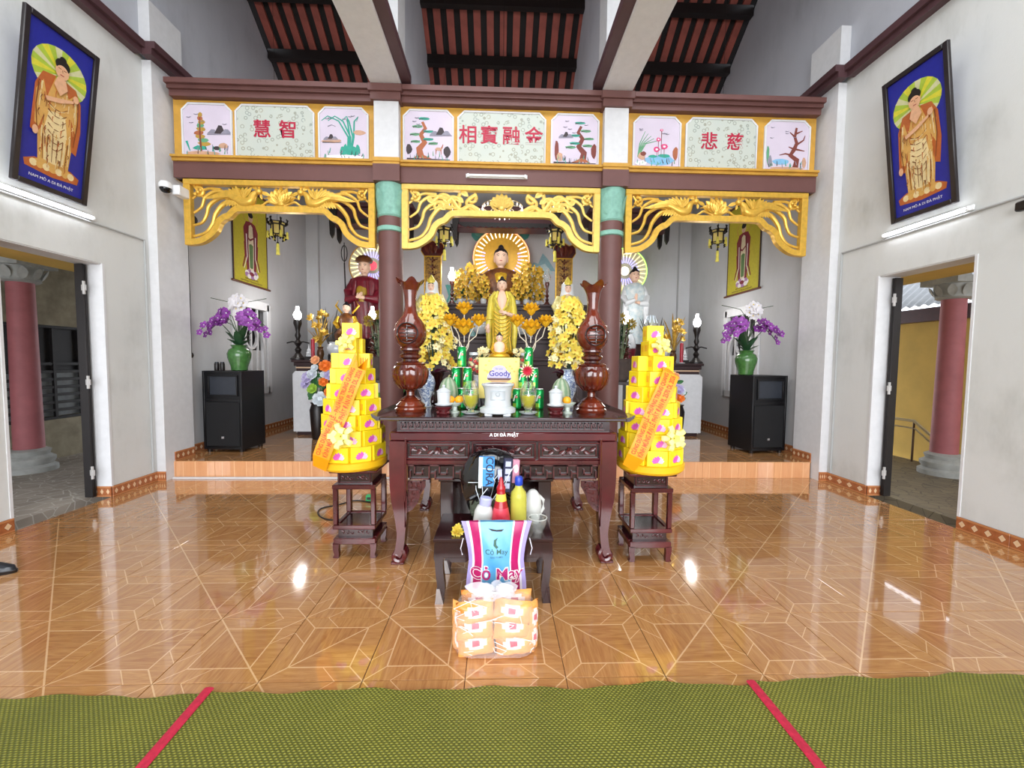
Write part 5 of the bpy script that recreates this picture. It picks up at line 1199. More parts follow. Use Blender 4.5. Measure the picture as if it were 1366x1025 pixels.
for s in (-1, 1): fo.tube([(s*.13, -.1, .5), (s*.12, -.115, .3), (s*.13, -.11, .1)], .01, 6)
obj('folds', fo, M_STG, g)
hands(g, ((-.2, -.07, .46), (0, -.1, -1), .1, -1), ((.05, -.18, .64), (-1, 0, .3), .09, 1)); obj('forearm', MB().tube([(.2, -.06, .6), (.15, -.14, .61), (.07, -.17, .63)], [.035, .03, .026], 10), M_SKIN, g)
head(g, (0, -.02, 1.065), .17)
def kwan(label, x, zc):
    r = thing('guanyin_statue', label, 'statue', (x, 6.3, Z1)); lotus_seat(r, .2, .17, .1, M_STG)
    b = robe(.88, .38, .27, folds=9); b.v = [(p, q, z+.08) for p, q, z in b.v]; obj('robe', b, M_GRAD, r)
    ck = MB(); ck.loft([(.3, 0, .08, .2, .1), (.6, 0, .07, .2, .12), (.85, 0, .04, .18, .12), (.95, 0, .03, .11, .1), (1.02, 0, .02, .095, .1), (1.12, 0, .015, .09, .095), (1.17, 0, .01, .05, .06)], 24); obj('cloak', ck, M_CLOAKW, r)
    sv = MB()
    for s in (-1, 1): sv.tube([(s*.12, 0, .92), (s*.19, -.04, .78), (s*.17, -.1, .66), (s*.05, -.17, .68)], [.055, .06, .055, .035], 10); sv.tube([(s*.16, -.1, .64), (s*.18, -.09, .4), (s*.16, -.08, .2)], [.05, .045, .015], 8, flat=.5)
    obj('sleeves', sv, M_GRAD, r); hands(r, ((-.03, -.19, .7), (.3, 0, 1), .075, 1), ((.03, -.185, .68), (-.4, 0, .6), .075, -1))
    ne = MB().loft([(.86, 0, -.1, .03, .02), (.93, 0, -.07, .045, .03), (.98, 0, -.03, .05, .04)], 12); obj('neck', ne, M_SKIN, r)
    head(r, (0, -.03, 1.05), .155, bun=False); cr = MB(); cr.loft([(1.105, 0, -.02, .062, .066), (1.13, 0, -.02, .066, .068), (1.15, 0, -.02, .05, .05), (1.2, 0, -.01, .03, .03), (1.24, 0, -.01, .004, .004)], 16)
    for k in range(5): a = -pi/2+(k-2)*.4; cr.leaf((cos(a)*.062, sin(a)*.066-.02, 1.11), (cos(a)*.07, sin(a)*.07-.02, 1.175+.02*(k == 2)), .035, up=(cos(a), sin(a), 0))
    obj('crown', cr, M_STG2, r)
kwan('standing pale gold crowned statue on the first altar step behind the left orchids', -1.06, 1.62); kwan('standing pale gold crowned statue on the first altar step behind the right orchids', 1.0, 1.62)
# seated Buddha with a lit halo
bd = thing('seated_buddha', 'large seated Buddha statue in a brown robe at the top of the altar', 'statue', (-.01, 8.7, Z3))
obj('legs', MB().loft([(0, 0, -.05, .5, .38), (.12, 0, -.08, .56, .42), (.22, 0, -.05, .48, .36), (.3, 0, 0, .3, .25)], 30), M_BR, bd)
obj('torso', MB().loft([(.2, 0, .02, .3, .22), (.45, 0, .02, .31, .21), (.65, 0, .02, .4, .22), (.76, 0, .02, .42, .2), (.85, 0, .02, .3, .17), (.9, 0, .02, .13, .12)], 30, fn=lambda t, u: 1+.02*sin(9*t+5*u)), M_BR, bd)
ar = MB()
for s in (-1, 1): ar.tube([(s*.36, .0, .74), (s*.46, -.03, .55), (s*.44, -.18, .36), (s*.2, -.36, .27), (s*.04, -.4, .26)], [.1, .12, .11, .08, .05], 12)
obj('sleeves', ar, M_BR, bd); hands(bd, ((-.05, -.42, .28), (1, 0, 0), .13, 1), ((.05, -.43, .31), (-1, 0, .1), .13, -1))
obj('chest', MB().loft([(.5, 0, -.19, .03, .02), (.6, 0, -.2, .1, .03), (.75, 0, -.165, .13, .03), (.86, 0, -.1, .09, .03)], 16), M_STG, bd)
head(bd, (0, .0, 1.13), .36)
M_LED = mat('white_led', 'fff1d8', .4, var=0, emit=1.7); M_LEDP = mat('violet_led', 'a9a4ff', .4, var=0, emit=1.6); M_RIM = mat('orange_led_rim', 'ff9a6a', .4, var=0, emit=1.6); M_DISC = mat('gold_disc', 'd7a224', .4, .2, var=.1); M_LEDY = mat('yellow_led', 'fff0a0', .4, var=0, emit=1.5); M_LEDG = mat('green_led', '9fe060', .4, var=0, emit=2.0); M_REDL = mat('red_led', 'ff3a48', .4, var=0, emit=2)
def halo(label, c, R, disc, rim, spoke, lo, n, r0=.72, core=None, zb=ZS):
    h = thing('light_halo', label, 'halo', c); 
    obj('disc', MB().lathe([(.001, 0), (R*.98, 0), (R*.98, .02), (.001, .02)], 40), disc, h).rotation_euler = (radians(90), 0, 0)
    obj('rim', MB().tube([(R*cos(2*pi*k/48), -.02, R*sin(2*pi*k/48)) for k in range(49)], R*.025, 6), rim, h)
    for k in range(n):
        a = 2*pi*(k+.5)/n; obj('light_spoke', MB().bar((R*r0*cos(a), -.026, R*r0*sin(a)), (R*.94*cos(a), -.026, R*.94*sin(a)), R*.034, .008, up=(0, 1, 0)), spoke, h)
        if lo is not None and (sin(a) < .3 or core): b0, b1 = (.6, .72) if not core else (.36, .64); obj('light_spoke', MB().bar((R*b0*cos(a), -.026, R*b0*sin(a)), (R*b1*cos(a), -.026, R*b1*sin(a)), R*.032, .008, up=(0, 1, 0)), lo, h)
    if core: obj('centre_light', MB().lathe([(.001, 0), (R*.27, 0), (R*.2, .02), (.001, .03)], 20), core, h).rotation_euler = (radians(90), 0, 0)
    obj('mount', MB().tube([(0, .0, -R), (0, .02, zb-c[2])], .02, 8), M_IRON, h)
    return h
halo('lit gold disc halo behind the seated Buddha', (0.0, 9.15, 3.83), .61, M_DISC, M_RIM, M_LED, M_LEDP, 36, zb=Z3)
M_DISCW = mat('pale_disc', 'd8d2b8', .5, var=.05)
pl = at(497, 355, Y=9.25); halo('lit fan halo with a red centre behind the left monk statue', (pl.x, 9.25, pl.z), .5, M_DISCW, M_GOLDP, M_LEDY, M_LEDP, 28, .62, M_REDL)
prr = at(833, 362, Y=9.25); halo('lit green fan halo behind the right white robed statue', (prr.x, 9.25, prr.z), .5, M_DISCW, M_LEDG, M_LEDY, M_LEDP, 28, .62, M_LED)
# monk statue with staff, left; white-robed statue, right
p = at(487, 420, Y=8.8); mk = thing('monk_statue', 'monk statue in maroon robes with hat and ringed staff on the left altar', 'statue', (p.x, 8.8, ZS))
obj('pedestal', MB().box(-.3, .3, -.25, .25, 0, .45, .02), M_MAHD, mk)
b = robe(1.3, .62, .42, folds=9); b.v = [(x, y, z+.45) for x, y, z in b.v]; obj('robe', b, M_RED2, mk)
obj('under_robe', MB().loft([(1.2, 0, -.18, .06, .05), (1.4, 0, -.2, .12, .05), (1.6, 0, -.13, .11, .06), (1.7, 0, -.06, .08, .05)], 16), mat('mustard_cloth', '9a7a1c', .5), mk)
sv = MB()
for s in (-1, 1): sv.tube([(s*.2, 0, 1.65), (s*.31, -.05, 1.42), (s*.27, -.17, 1.24), (s*.08, -.28, 1.27)], [.1, .11, .1, .06], 12); sv.tube([(s*.12, -.2, 1.62), (s*.15, -.24, 1.3), (s*.13, -.22, .9)], [.03, .03, .02], 8)
obj('sleeves', sv, M_RED2, mk); hands(mk, ((-.05, -.3, 1.29), (.5, 0, .4), .12, 1), ((.06, -.29, 1.27), (-1, 0, .2), .12, -1))
head(mk, (0, -.02, 1.95), .3, hair=False)
obj('hat', MB().loft([(2.03, 0, -.02, .15, .16), (2.05, 0, -.03, .18, .19), (2.1, 0, -.02, .17, .18), (2.14, 0, -.02, .13, .14), (2.17, 0, -.02, .1, .1)], 20), M_BR, mk)
sf = MB().tube([(-.33, -.12, .5), (-.38, -.1, 2.0)], .014, 8); sf.tube([(-.38+.06*cos(2*pi*k/16), -.1, 2.2+.16*sin(2*pi*k/16)) for k in range(17)], .01, 6); sf.tube([(-.38, -.1, 2.0), (-.38, -.1, 2.42)], .01, 6); obj('staff', sf, M_IRON, mk)
p = at(845, 420, Y=8.8); wk = thing('white_statue', 'standing white robed statue with black hair on the right altar', 'statue', (p.x, 8.8, ZS))
obj('pedestal', MB().box(-.25, .25, -.22, .22, 0, .4, .02), M_MAHD, wk)
b = robe(1.3, .5, .36, folds=8); b.v = [(x, y, z+.4) for x, y, z in b.v]; obj('robe', b, mat('pale_blue_robe', 'b9d0d8', .35, var=.1, c2='e3e6e4'), wk)
sv = MB()
for s in (-1, 1): sv.tube([(s*.17, 0, 1.6), (s*.25, -.06, 1.4), (s*.2, -.17, 1.25), (s*.04, -.22, 1.32 if s < 0 else 1.24)], [.075, .08, .075, .04], 12); sv.tube([(s*.22, -.14, 1.25), (s*.23, -.12, .9), (s*.2, -.1, .6)], [.07, .06, .02], 8, flat=.5)
obj('sleeves', sv, M_CLOAKW, wk); hands(wk, ((-.03, -.25, 1.34), (0, 0, 1), .1, 1), ((.05, -.24, 1.25), (-1, 0, .2), .1, -1))
obj('neck', MB().loft([(1.5, 0, -.13, .05, .03), (1.62, 0, -.08, .07, .05), (1.7, 0, -.03, .07, .06)], 14), M_SKIN, wk); head(wk, (0, -.02, 1.86), .26)
# ------------------------------------------------------------------ couplet boards
M_COUP = mat('carved_gilt_board', '6e4a1a', .45, .2, var=.5, scale=26, c2='b98a34')
def couplet(label, px):
    p = at(px, 345, Y=7.36); r = thing('couplet_board', label, 'board', (p.x, 7.3, Z2)); w_ = .15
    obj('board', MB().box(-w_, w_, 0, .04, 0, 1.42, .004), M_COUP, r); m = MB(); frame_ring(m, -w_, w_, .0, 1.42, .018, -.012, .01, .003); obj('border', m, M_STG, r)
    cv = MB()
    for k in range(11): z = .1+.125*k; cv.blossom((0, -.006, z), (0, -1, 0), .05, 4); [carve(cv, spiral(s*.07, z+.03, .028, k, s*.9), .007, y=-.004, n=3) for s in (-1, 1)]
    obj('carving', cv, M_MAHC, r)
    top = MB(); top.prism([(-.15, 1.42), (.15, 1.42), (.2, 1.5), (.19, 1.6), (.15, 1.65), (.08, 1.63), (0, 1.68), (-.08, 1.63), (-.15, 1.65), (-.19, 1.6), (-.2, 1.5)], -.01, .03)
    for s in (-1, 0, 1): top.leaf((s*.06, -.02, 1.45), (s*.1, -.04, 1.62), .11, up=(0, -1, 0), cup=.5)
    obj('lotus_crest', top, M_MAH, r); e = MB(); e.tube([(x, -.014, z) for x, z in [(-.15, 1.42), (-.2, 1.5), (-.19, 1.6), (-.15, 1.65), (-.08, 1.63), (0, 1.68), (.08, 1.63), (.15, 1.65), (.19, 1.6), (.2, 1.5), (.15, 1.42)]], .008, 6); obj('gilt_edge', e, M_STG, r)
couplet('tall gilt couplet board with a lotus crest left of the seated Buddha', 578); couplet('tall gilt couplet board with a lotus crest right of the seated Buddha', 752)
# ------------------------------------------------------------------ oil lamps
M_LITG = mat('lit_lamp_glass', 'fbfdff', .3, var=0, emit=14); M_STD = mat('turned_red_stand', '4a1a14', .3, var=.3, coat=.4)
def oil_lamp(label, x, y, z, h, lit, m, cross=False):
    r = thing('oil_lamp', label, 'lamp', (x, y, z))
    q = h/.55
    obj('stand', MB().lathe([(.1*q, 0), (.1*q, .02*q), (.06*q, .05*q), (.03*q, .1*q), (.045*q, .14*q), (.02*q, .18*q), (.05*q, .23*q), (.022*q, .28*q), (.04*q, .33*q), (.025*q, .38*q), (.035*q, .44*q), (.055*q, .5*q), (.05*q, .55*q)], 20), m, r)
    if cross: obj('cross_arm', MB().tube([(-.2, 0, .23*q), (-.1, 0, .25*q), (0, 0, .24*q), (.1, 0, .25*q), (.2, 0, .23*q)], .012, 8), m, r)
    obj('lamp_glass', MB().lathe([(.03, h), (.06, h+.05), (.068, h+.09), (.05, h+.14), (.032, h+.18), (.03, h+.26)], 20, closed=False) if not lit else MB().lathe([(.03, h), (.062, h+.05), (.07, h+.09), (.05, h+.14), (.028, h+.18), (.026, h+.24)], 20), M_LITG if lit else M_GLASS, r)
    if lit:
        l = bpy.data.lights.new('lamp_glow', 'POINT'); l.energy = 11; l.color = (1, .97, .93); l.shadow_soft_size = .08; o = bpy.data.objects.new('lamp_glow', l); link(o, r); o.location = (0, -.12, h+.2)
    return r
oil_lamp('lit oil lamp on a turned red stand left of the seated Buddha', at(603, 380, Y=7.6).x, 7.6, Z3, .42, True, M_STD)
oil_lamp('unlit clear oil lamp on a turned red stand right of the seated Buddha', at(730, 380, Y=7.6).x, 7.6, Z3, .42, False, M_STD)
oil_lamp('lit white oil lamp on a black stand at the left altar outer end', at(397, 430, Y=7.6).x, 7.6, ZS, .72, True, M_BLACK, True)
oil_lamp('lit white oil lamp on a black stand at the right altar outer end', at(930, 430, Y=7.6).x, 7.6, ZS, .68, True, M_BLACK, True)
oil_lamp('lit oil lamp on the left altar close beside the column', at(497, 430, Y=7.7).x, 7.7, ZS, .75, True, M_STD)
oil_lamp('lit oil lamp on the right altar close beside the column', at(836, 430, Y=7.7).x, 7.7, ZS, .72, True, M_STD)
# ------------------------------------------------------------------ yellow orchid spikes on the top step
def spike_mesh(n, h, w_, rn):
    pass
names = ('far left', 'second from the left', 'just left of the seated Buddha', 'just right of the seated Buddha', 'second from the right', 'far right')
YB = petal_mesh(.05, mat('deep_yellow_petal', 'a8820f', .6, var=.25, scale=9, c2='cda62a'), 5, .35)
for i, (px, h) in enumerate(((614, .50), (629, .64), (645, .40), (690, .44), (702, .66), (717, .6))):
    rn = random.Random(40+i); yk = 7.56+.17*(i % 2); p = at(px, 400, Y=yk); r = thing('orchid_spike', 'upright spike of yellow orchids on the top altar step, ' + names[i], 'flowers', (p.x, yk, Z3), 0, 'yellow orchid spikes by the seated Buddha')
    obj('pot', MB().lathe([(.04, 0), (.055, .03), (.06, .08), (.045, .1), (.05, .11)], 16), M_PORC, r); obj('stem', MB().tube([(0, 0, .1), (.01, 0, h*.6), (0, 0, h+.1)], .008, 6), M_LEAFD, r)
    lf = MB()
    for k in range(6): a = k*1.05; lf.leaf((0, 0, .1), (cos(a)*.14, sin(a)*.12, .2+.1*(k % 2)), .05)
    obj('leaves', lf, M_LEAFD, r)
    n = int(h*66)
    for k in range(n):
        t = (k+.5)/n; a = k*2.4+rn.uniform(-.3, .3); q = .105*(1-.3*t)*rn.uniform(.6, 1.1)
        inst('blossom', YB, r, (cos(a)*q, sin(a)*q, .1+t*h), along((cos(a), sin(a)-.4, .2)), rn.uniform(.95, 1.4))
# ------------------------------------------------------------------ painted mural on the back wall
PM = pal(trunk='7a6460', teal='4f9c92', leaf='6fae9a', blue='7fa3ad', pale='a9bfc2', grey='b5b0ac')
p = Flat(PM); p.y = 9.594
def wp(px, py): q = at(px, py, Y=9.59); return (q.x, q.z)
p.poly('trunk', [wp(a, b) for a, b in ((645, 420), (700, 420), (694, 350), (688, 302), (640, 302), (645, 350))])
for k in range(6): p.st('grey', [wp(646+8*k, 302), wp(649+8*k, 400)], .03)
for a, b, w_, h_ in ((643, 312, .25, .2), (634, 303, .2, .12), (691, 311, .28, .2), (697, 303, .2, .1), (655, 305, .2, .1), (680, 304, .2, .12), (690, 322, .15, .12)): x, z = wp(a, b); p.ell('teal', x, z, w_, h_, 11); p.ell('leaf', x-.05, z+.03, w_*.5, h_*.5, 9)
for pts in (((700, 362), (712, 350), (718, 352), (724, 338), (731, 346), (741, 362)), ((706, 366), (716, 356), (727, 352), (738, 366))): p.poly('blue' if pts[0][0] == 700 else 'pale', [wp(a, b) for a, b in pts])
for x_ in (596, 600, 606): p.st('teal', [wp(x_, 380), wp(x_+4, 395), wp(x_-3, 410)], .07)
tag(obj('mural', p, p.mats, None, smooth=False), 'painted tree and blue mountains on the back wall behind the halo', 'painting')
# ------------------------------------------------------------------ small things on the second step
M_BLUE = mat('blue_glaze', '56809c', .3, var=.2); M_TEALG = mat('teal_glaze', '7fb0ae', .35, var=.2)
def bowl(label, px, Y, z, s=1.0):
    p = at(px, 440, Y=Y); r = thing('bowl', label, 'bowl', (p.x, Y, z))
    obj('stand', MB().lathe([(.09*s, 0), (.1*s, .015), (.07*s, .05*s)], 20), M_BLACK, r); obj('vessel', MB().lathe([(.06*s, .05*s), (.12*s, .1*s), (.14*s, .17*s), (.12*s, .22*s), (.1*s, .24*s), (.11*s, .26*s), (.09*s, .25*s), (.001, .22*s)], 24), M_PORC, r)
bowl('white bowl on a black stand left of the standing gold Buddha', 641, 6.95, Z2); bowl('white bowl on a black stand right of the standing gold Buddha', 697, 6.95, Z2)
def figurine(label, px, Y, z, h, m):
    p = at(px, 430, Y=Y); r = thing('figurine', label, 'figurine', (p.x, Y, z)); b = robe(h*.8, h*.34, h*.28, 16); obj('robe', b, m, r); obj('base', MB().lathe([(h*.2, 0), (h*.2, .02), (.001, .021)], 16), M_MAHD, r)
    hd = MB().ball((0, -.01, h*.88), h*.1, 12, 8, sz=1.25); obj('face', hd, M_SKIN, r); obj('hair', MB().ball((0, .005, h*.92), h*.1, 12, 8, sz=1.1), M_HAIR, r)
for lab, px, Y, h, m in (('blue robed figurine close left of the standing gold Buddha', 650, 7.26, .36, M_BLUE), ('blue robed figurine close right of the standing gold Buddha', 689, 7.26, .36, M_BLUE), ('pale teal figurine on the second step behind the left lotus lamps', 631, 7.28, .38, M_TEALG), ('pale teal figurine on the second step behind the right lotus lamps', 707, 7.28, .36, M_CLOAKW)):
    figurine(lab, px, Y, Z2, h, m)
# ------------------------------------------------------------------ things on the side altars
M_GFL = mat('gilt_flower', 'b98a24', .35, .5, var=.3, scale=20, c2='d9b24a'); GB = petal_mesh(.06, M_GFL, 6, .5, M_GOLD); M_CAND = mat('red_candle', 'a3182c', .35, var=.1)
def gilt_flowers(label, px, Y, seed):
    rn = random.Random(seed); p = at(px, 440, Y=Y); r = thing('gilt_flowers', label, 'flowers', (p.x, Y, ZS))
    obj('vase', MB().lathe([(.06, 0), (.06, .01), (.045, .03), (.065, .1), (.06, .16), (.04, .2), (.055, .24)], 20), mat('brown_vase', '5a3a20', .35, .2, var=.2), r)
    for k in range(9):
        a = rn.uniform(0, 6.28); q = rn.uniform(.05, .2); z = rn.uniform(.35, .85)
        obj('stem', MB().tube([(0, 0, .2), (cos(a)*q*.4, sin(a)*q*.3, z*.7), (cos(a)*q, sin(a)*q*.6, z)], .006, 5), M_GFL, r)
        inst('blossom', GB, r, (cos(a)*q, sin(a)*q*.6-.02, z), along((cos(a)*.4, -1, .5)), rn.uniform(.8, 1.3))
    lf = MB()
    for k in range(10): a = k*.63; lf.leaf((0, 0, .25), (cos(a)*.2, sin(a)*.1, rn.uniform(.45, .95)), .04)
    obj('leaves', lf, M_GFL, r)
gilt_flowers('gilded metal flowers in a vase on the left altar beside the red candle', 427, 7.62, 5); gilt_flowers('gilded metal flowers in a vase on the right altar beside the red candle', 899, 7.62, 6)
def candle(label, px):
    p = at(px, 460, Y=7.5); r = thing('candle', label, 'candle', (p.x, 7.42, ZS)); obj('holder', MB().lathe([(.06, 0), (.065, .012), (.03, .02), (.001, .02)], 16), M_PORC, r); obj('wax', MB().lathe([(.03, .02), (.03, .36), (.02, .37), (.001, .37)], 16), M_CAND, r); obj('wick', MB().tube([(0, 0, .365), (.004, 0, .385)], .003, 5), M_BLACK, r)
candle('thick red candle on the left altar', 420); candle('thick red candle on the right altar', 907)
def pagoda(label, px):
    p = at(px, 460, Y=7.48); r = thing('pagoda_ornament', label, 'ornament', (p.x, 7.48, ZS)); obj('stand', MB().box(-.06, .06, -.05, .05, 0, .06, .005), M_BLACK, r); obj('pagoda', MB().lathe([(.05, .06), (.055, .08), (.04, .1), (.05, .12), (.03, .15), (.036, .17), (.018, .2), (.002, .27)], 10), M_PORC, r)
pagoda('small white pagoda ornament outside the left red candle', 412); pagoda('small white pagoda ornament outside the right red candle', 914)
bowl('round white pot on a black stand on the left altar', 449, 7.55, ZS, 1.25); bowl('round white pot on a black stand on the right altar', 880, 7.55, ZS, 1.15)
p = at(457, 460, Y=7.75); bxx = thing('gift_box', 'small yellow box on the left altar behind the round white pot', 'box', (p.x, 7.78, ZS)); obj('carton', MB().box(-.15, .15, -.05, .05, 0, .27, .004), M_CAKE, bxx); obj('lid', MB().box(-.155, .155, -.055, .055, .2, .275, .004), M_CAKE, bxx)
p = at(462, 440, Y=8.0); gg = thing('warrior_statue', 'small seated bronze and red statue on the left altar above the yellow box', 'statue', (p.x, 8.02, ZS)); obj('plinth', MB().box(-.22, .22, -.14, .14, 0, .38, .01), M_MAHD, gg)
obj('robe', MB().loft([(.38, 0, 0, .2, .15), (.5, 0, -.02, .21, .16), (.62, 0, 0, .13, .11), (.78, 0, 0, .16, .11), (.86, 0, 0, .1, .08), (.9, 0, 0, .05, .05)], 24, fn=lambda t, u: 1+.05*sin(8*t)), M_BR, gg); head(gg, (0, 0, 1.0), .17)
sv = MB()
for s in (-1, 1): sv.tube([(s*.13, 0, .82), (s*.2, -.03, .7), (s*.12, -.13, .62)], [.05, .055, .035], 10); sv.tube([(s*.1, .03, .9), (s*.22, .05, 1.05), (s*.16, .05, 1.15)], [.02, .02, .006], 8)
obj('sleeves', sv, M_STG, gg)
def incense_grass(label, px, Y, z, seed, h=.75):
    rn = random.Random(seed); p = at(px, 450, Y=Y); r = thing('dried_grass', label, 'plant', (p.x, Y, z)); obj('vase', MB().lathe([(.05, 0), (.06, .08), (.035, .16), (.045, .2)], 16), M_BLACK, r); b = MB()
    for k in range(16): a = rn.uniform(-1, 1); b.leaf((0, 0, .18), (a*.3, rn.uniform(-.08, .08), .2+h*rn.uniform(.6, 1)), .03, up=(0, -1, 0))
    obj('blades', b, mat('dark_dry_grass', '4a4640', .7, var=.2), r)
incense_grass('dark dried grass in a vase on the left altar', 441, 8.35, ZS, 1, .95); incense_grass('dark dried grass in a vase on the right altar', 872, 8.35, ZS, 2, .85)
def side_plant(label, px, sx, seed):
    rn = random.Random(seed); p = at(px, 480, Y=6.75); r = thing('potted_plant', label, 'plant', (p.x, 6.75, PZ))
    obj('stand', MB().box(-.2, .2, -.2, .2, .98, 1.03, .005).box(-.17, .17, -.17, .17, .0, .05), M_MAHD, r)
    for a in (-1, 1):
        for b in (-1, 1): obj('stand_leg', MB().box(a*.17, a*.12, b*.17, b*.12, 0, .99), M_MAHD, r)
    obj('pot', MB().lathe([(.13, 1.03), (.17, 1.08), (.21, 1.38), (.225, 1.4), (.2, 1.4), (.001, 1.36)], 24), mat('grey_brown_pot', '4d4340', .6, var=.2), r)
    st_ = MB(); lf = MB(); lf2 = MB()
    for k in range(20):
        a = rn.uniform(0, 6.28); q = rn.uniform(.05, .2); st_.tube([(cos(a)*.05, sin(a)*.05, 1.36), (cos(a)*q, sin(a)*q, 1.75), (cos(a)*q*1.3, sin(a)*q*1.2, 1.95)], .005, 5)
        for j in range(9): z = rn.uniform(1.45, 1.98); b = rn.uniform(0, 6.28); (lf if j % 2 else lf2).leaf((cos(a)*q*.9, sin(a)*q*.9, z), (cos(a)*q+cos(b)*.1, sin(a)*q+sin(b)*.1, z+rn.uniform(-.02, .09)), .035)
    obj('stems', st_, mat('pale_stem', '7f8a68', .6), r); obj('leaves', lf, M_LEAFD, r, kind='stuff'); obj('young_leaves', lf2, mat('mid_leaf', '3a6038', .5, var=.3), r, kind='stuff')
    for k, (dx, dz) in enumerate(((-.18, 1.97), (.16, 1.97), (.0, 2.06))):
        b = MB()
        for j in range(40): t = acos_(1-2*(j+.5)/40); a = j*2.4; d = Vector((sin(t)*cos(a), sin(t)*sin(a), cos(t))); b.leaf(tuple(d*.03), tuple(d*.1), .035, up=(d.y, d.z, d.x))
        o = obj('flower_ball', b, mat('golden_chrysanthemum', '9c8228', .6, var=.35, c2='cdb040'), r); o.location = (dx, -.08, dz)
def acos_(x): return math.acos(max(-1, min(1, x)))
side_plant('potted plant with golden flower balls beside the left column', 509, -1, 11); side_plant('potted plant with golden flower balls beside the right column', 826, 1, 12)
p = at(848, 440, Y=7.6); sp_ = thing('stupa_ornament', 'white and maroon stupa ornament on the right altar', 'ornament', (p.x, 8.05, ZS)); obj('base', MB().lathe([(.16, 0), (.17, .03), (.13, .1), (.15, .2), (.16, .28)], 24), M_RED2, sp_); obj('dome', MB().lathe([(.15, .28), (.16, .34), (.14, .46), (.1, .54), (.05, .6), (.04, .74), (.002, .82)], 24), M_PORC, sp_)
# mixed bouquet and big leaf plant before the left altar, small bouquet before the right one
M_OFL = mat('orange_rose', 'ea7d2a', .6, var=.2); M_WFL = mat('white_rose', 'd3dbe0', .6, var=.06); M_LFL = mat('lilac_rose', 'b9aed4', .6, var=.12); M_GFLW = mat('green_daisy', '9cc245', .6, var=.1); M_PFL = mat('peach_rose', 'e8a878', .6, var=.1); M_LEAF = mat('green_leaf', '2d6a34', .45, var=.3)
def rose(r, m):
    b = MB()
    for ring, n, q, c in ((0, 6, 1, .35), (1, 5, .72, .75), (2, 4, .45, 1.3)): b.blossom((0, 0, r*.12*ring), (0, 0, 1), r*q, n, c, 1.25, ring*.5)
    return finish(bpy.data.meshes.new('blossom'), b, m)
RS = {k: rose(.1, m) for k, m in (('o', M_OFL), ('w', M_WFL), ('l', M_LFL), ('g', M_GFLW), ('p', M_PFL))}
def bouquet(label, px, Y, zb, fl, vh):
    p = at(px, 540, Y=Y); r = thing('bouquet', label, 'flowers', (p.x, Y, zb))
    obj('vase', MB().lathe([(.09, 0), (.1, .02), (.12, vh*.5), (.13, vh*.8), (.1, vh*.95), (.12, vh)], 24), M_BLACK, r)
    st_ = MB(); lf = MB(); rn = random.Random(px)
    for k in fl:
        fx, fy, c, s = k; q = at(fx, fy, Y=Y-.1) - r.location; st_.tube([(0, 0, vh-.05), (q.x*.4, -.03, (q.z+vh)*.5), (q.x, -.06, q.z-.03)], .006, 5)
        inst('blossom', RS[c], r, (q.x, -.1, q.z), along((q.x*1.2, -1, .35)), s)
        for j in range(2): a = rn.uniform(0, 6.28); lf.leaf((q.x*.7, -.03, q.z*.9), (q.x*.7+cos(a)*.16, -.06, q.z*.9+sin(a)*.14), .07, up=(0, -1, 0))
    obj('stems', st_, M_LEAF, r); obj('leaves', lf, M_LEAF, r); return r
bouquet('bouquet of orange, white and lilac roses in a black vase before the left altar', 424, 7.02, PZ, ((434, 489, 'o', 1.0), (421, 481, 'p', .75), (420, 491, 'w', .6), (411, 504, 'l', 1.0), (417, 500, 'w', .9), (440, 501, 'l', .9), (432, 510, 'o', .8), (417, 519, 'g', .85), (440, 524, 'o', .9), (428, 533, 'w', 1.25), (408, 513, 'l', .8), (432, 500, 'w', .6)), .62)
bouquet('small bouquet of pink and orange roses in a black vase before the right altar', 903, 7.02, PZ, ((900, 503, 'p', .8), (905, 520, 'l', .9), (899, 517, 'l', .8), (906, 531, 'o', .9), (897, 508, 'w', .6), (909, 523, 'w', .7)), .62)
p = at(513, 540, Y=6.2); bl = thing('broad_leaf_plant', 'plant with broad bright green leaves behind the left box tower', 'plant', (p.x, 6.2, PZ)); obj('pot', MB().lathe([(.12, 0), (.16, .25), (.17, .27), (.14, .27), (.001, .24)], 20), mat('terracotta', '8a4a34', .7), bl)
for k, (a, z, l) in enumerate(((.3, 1.0, .3), (2.6, .8, .3), (4.4, .7, .3), (5.4, 1.05, .28))): m = MB(); m.leaf((0, 0, .26+z*.4), (cos(a)*l, sin(a)*l-.1, .26+z*.75), .26, up=(0, -1, .3), cup=.3); m.tube([(0, 0, .24), (0, 0, .28+z*.4)], .012, 6); obj('leaf', m, mat('bright_leaf', '3f9a36', .4, var=.2), bl)

# crystal chandelier hanging before the central hood
ch = thing('chandelier', 'round crystal chandelier with small lights hanging in front of the central red hood', 'lamp', (at(670, 290, Y=7.1).x, 7.1, 4.12))
M_BEAD = mat('lit_crystal', 'fff2ea', .2, var=0, emit=1.2)
obj('wire', MB().tube([(0, 0, .1), (0, 0, 3.8)], .004, 5), M_IRON, ch); obj('ring', MB().tube([(.34*cos(2*pi*k/32), .34*sin(2*pi*k/32), .06) for k in range(33)], .008, 6).tube([(.2*cos(2*pi*k/24), .2*sin(2*pi*k/24), -.02) for k in range(25)], .006, 6), M_STEEL, ch)
for k in range(4): a = pi/2*k; obj('spoke', MB().tube([(0, 0, .12), (.34*cos(a), .34*sin(a), .06)], .005, 5), M_STEEL, ch)
bd_ = finish(bpy.data.meshes.new('crystal'), MB().lathe([(.001, .03), (.014, 0), (.001, -.035)], 6), M_BEAD, smooth=False)
for k in range(24): a = 2*pi*k/24; inst('crystal', bd_, ch, (.34*cos(a), .34*sin(a), .02))
for k in range(14): a = 2*pi*k/14; inst('crystal', bd_, ch, (.2*cos(a), .2*sin(a), -.06))
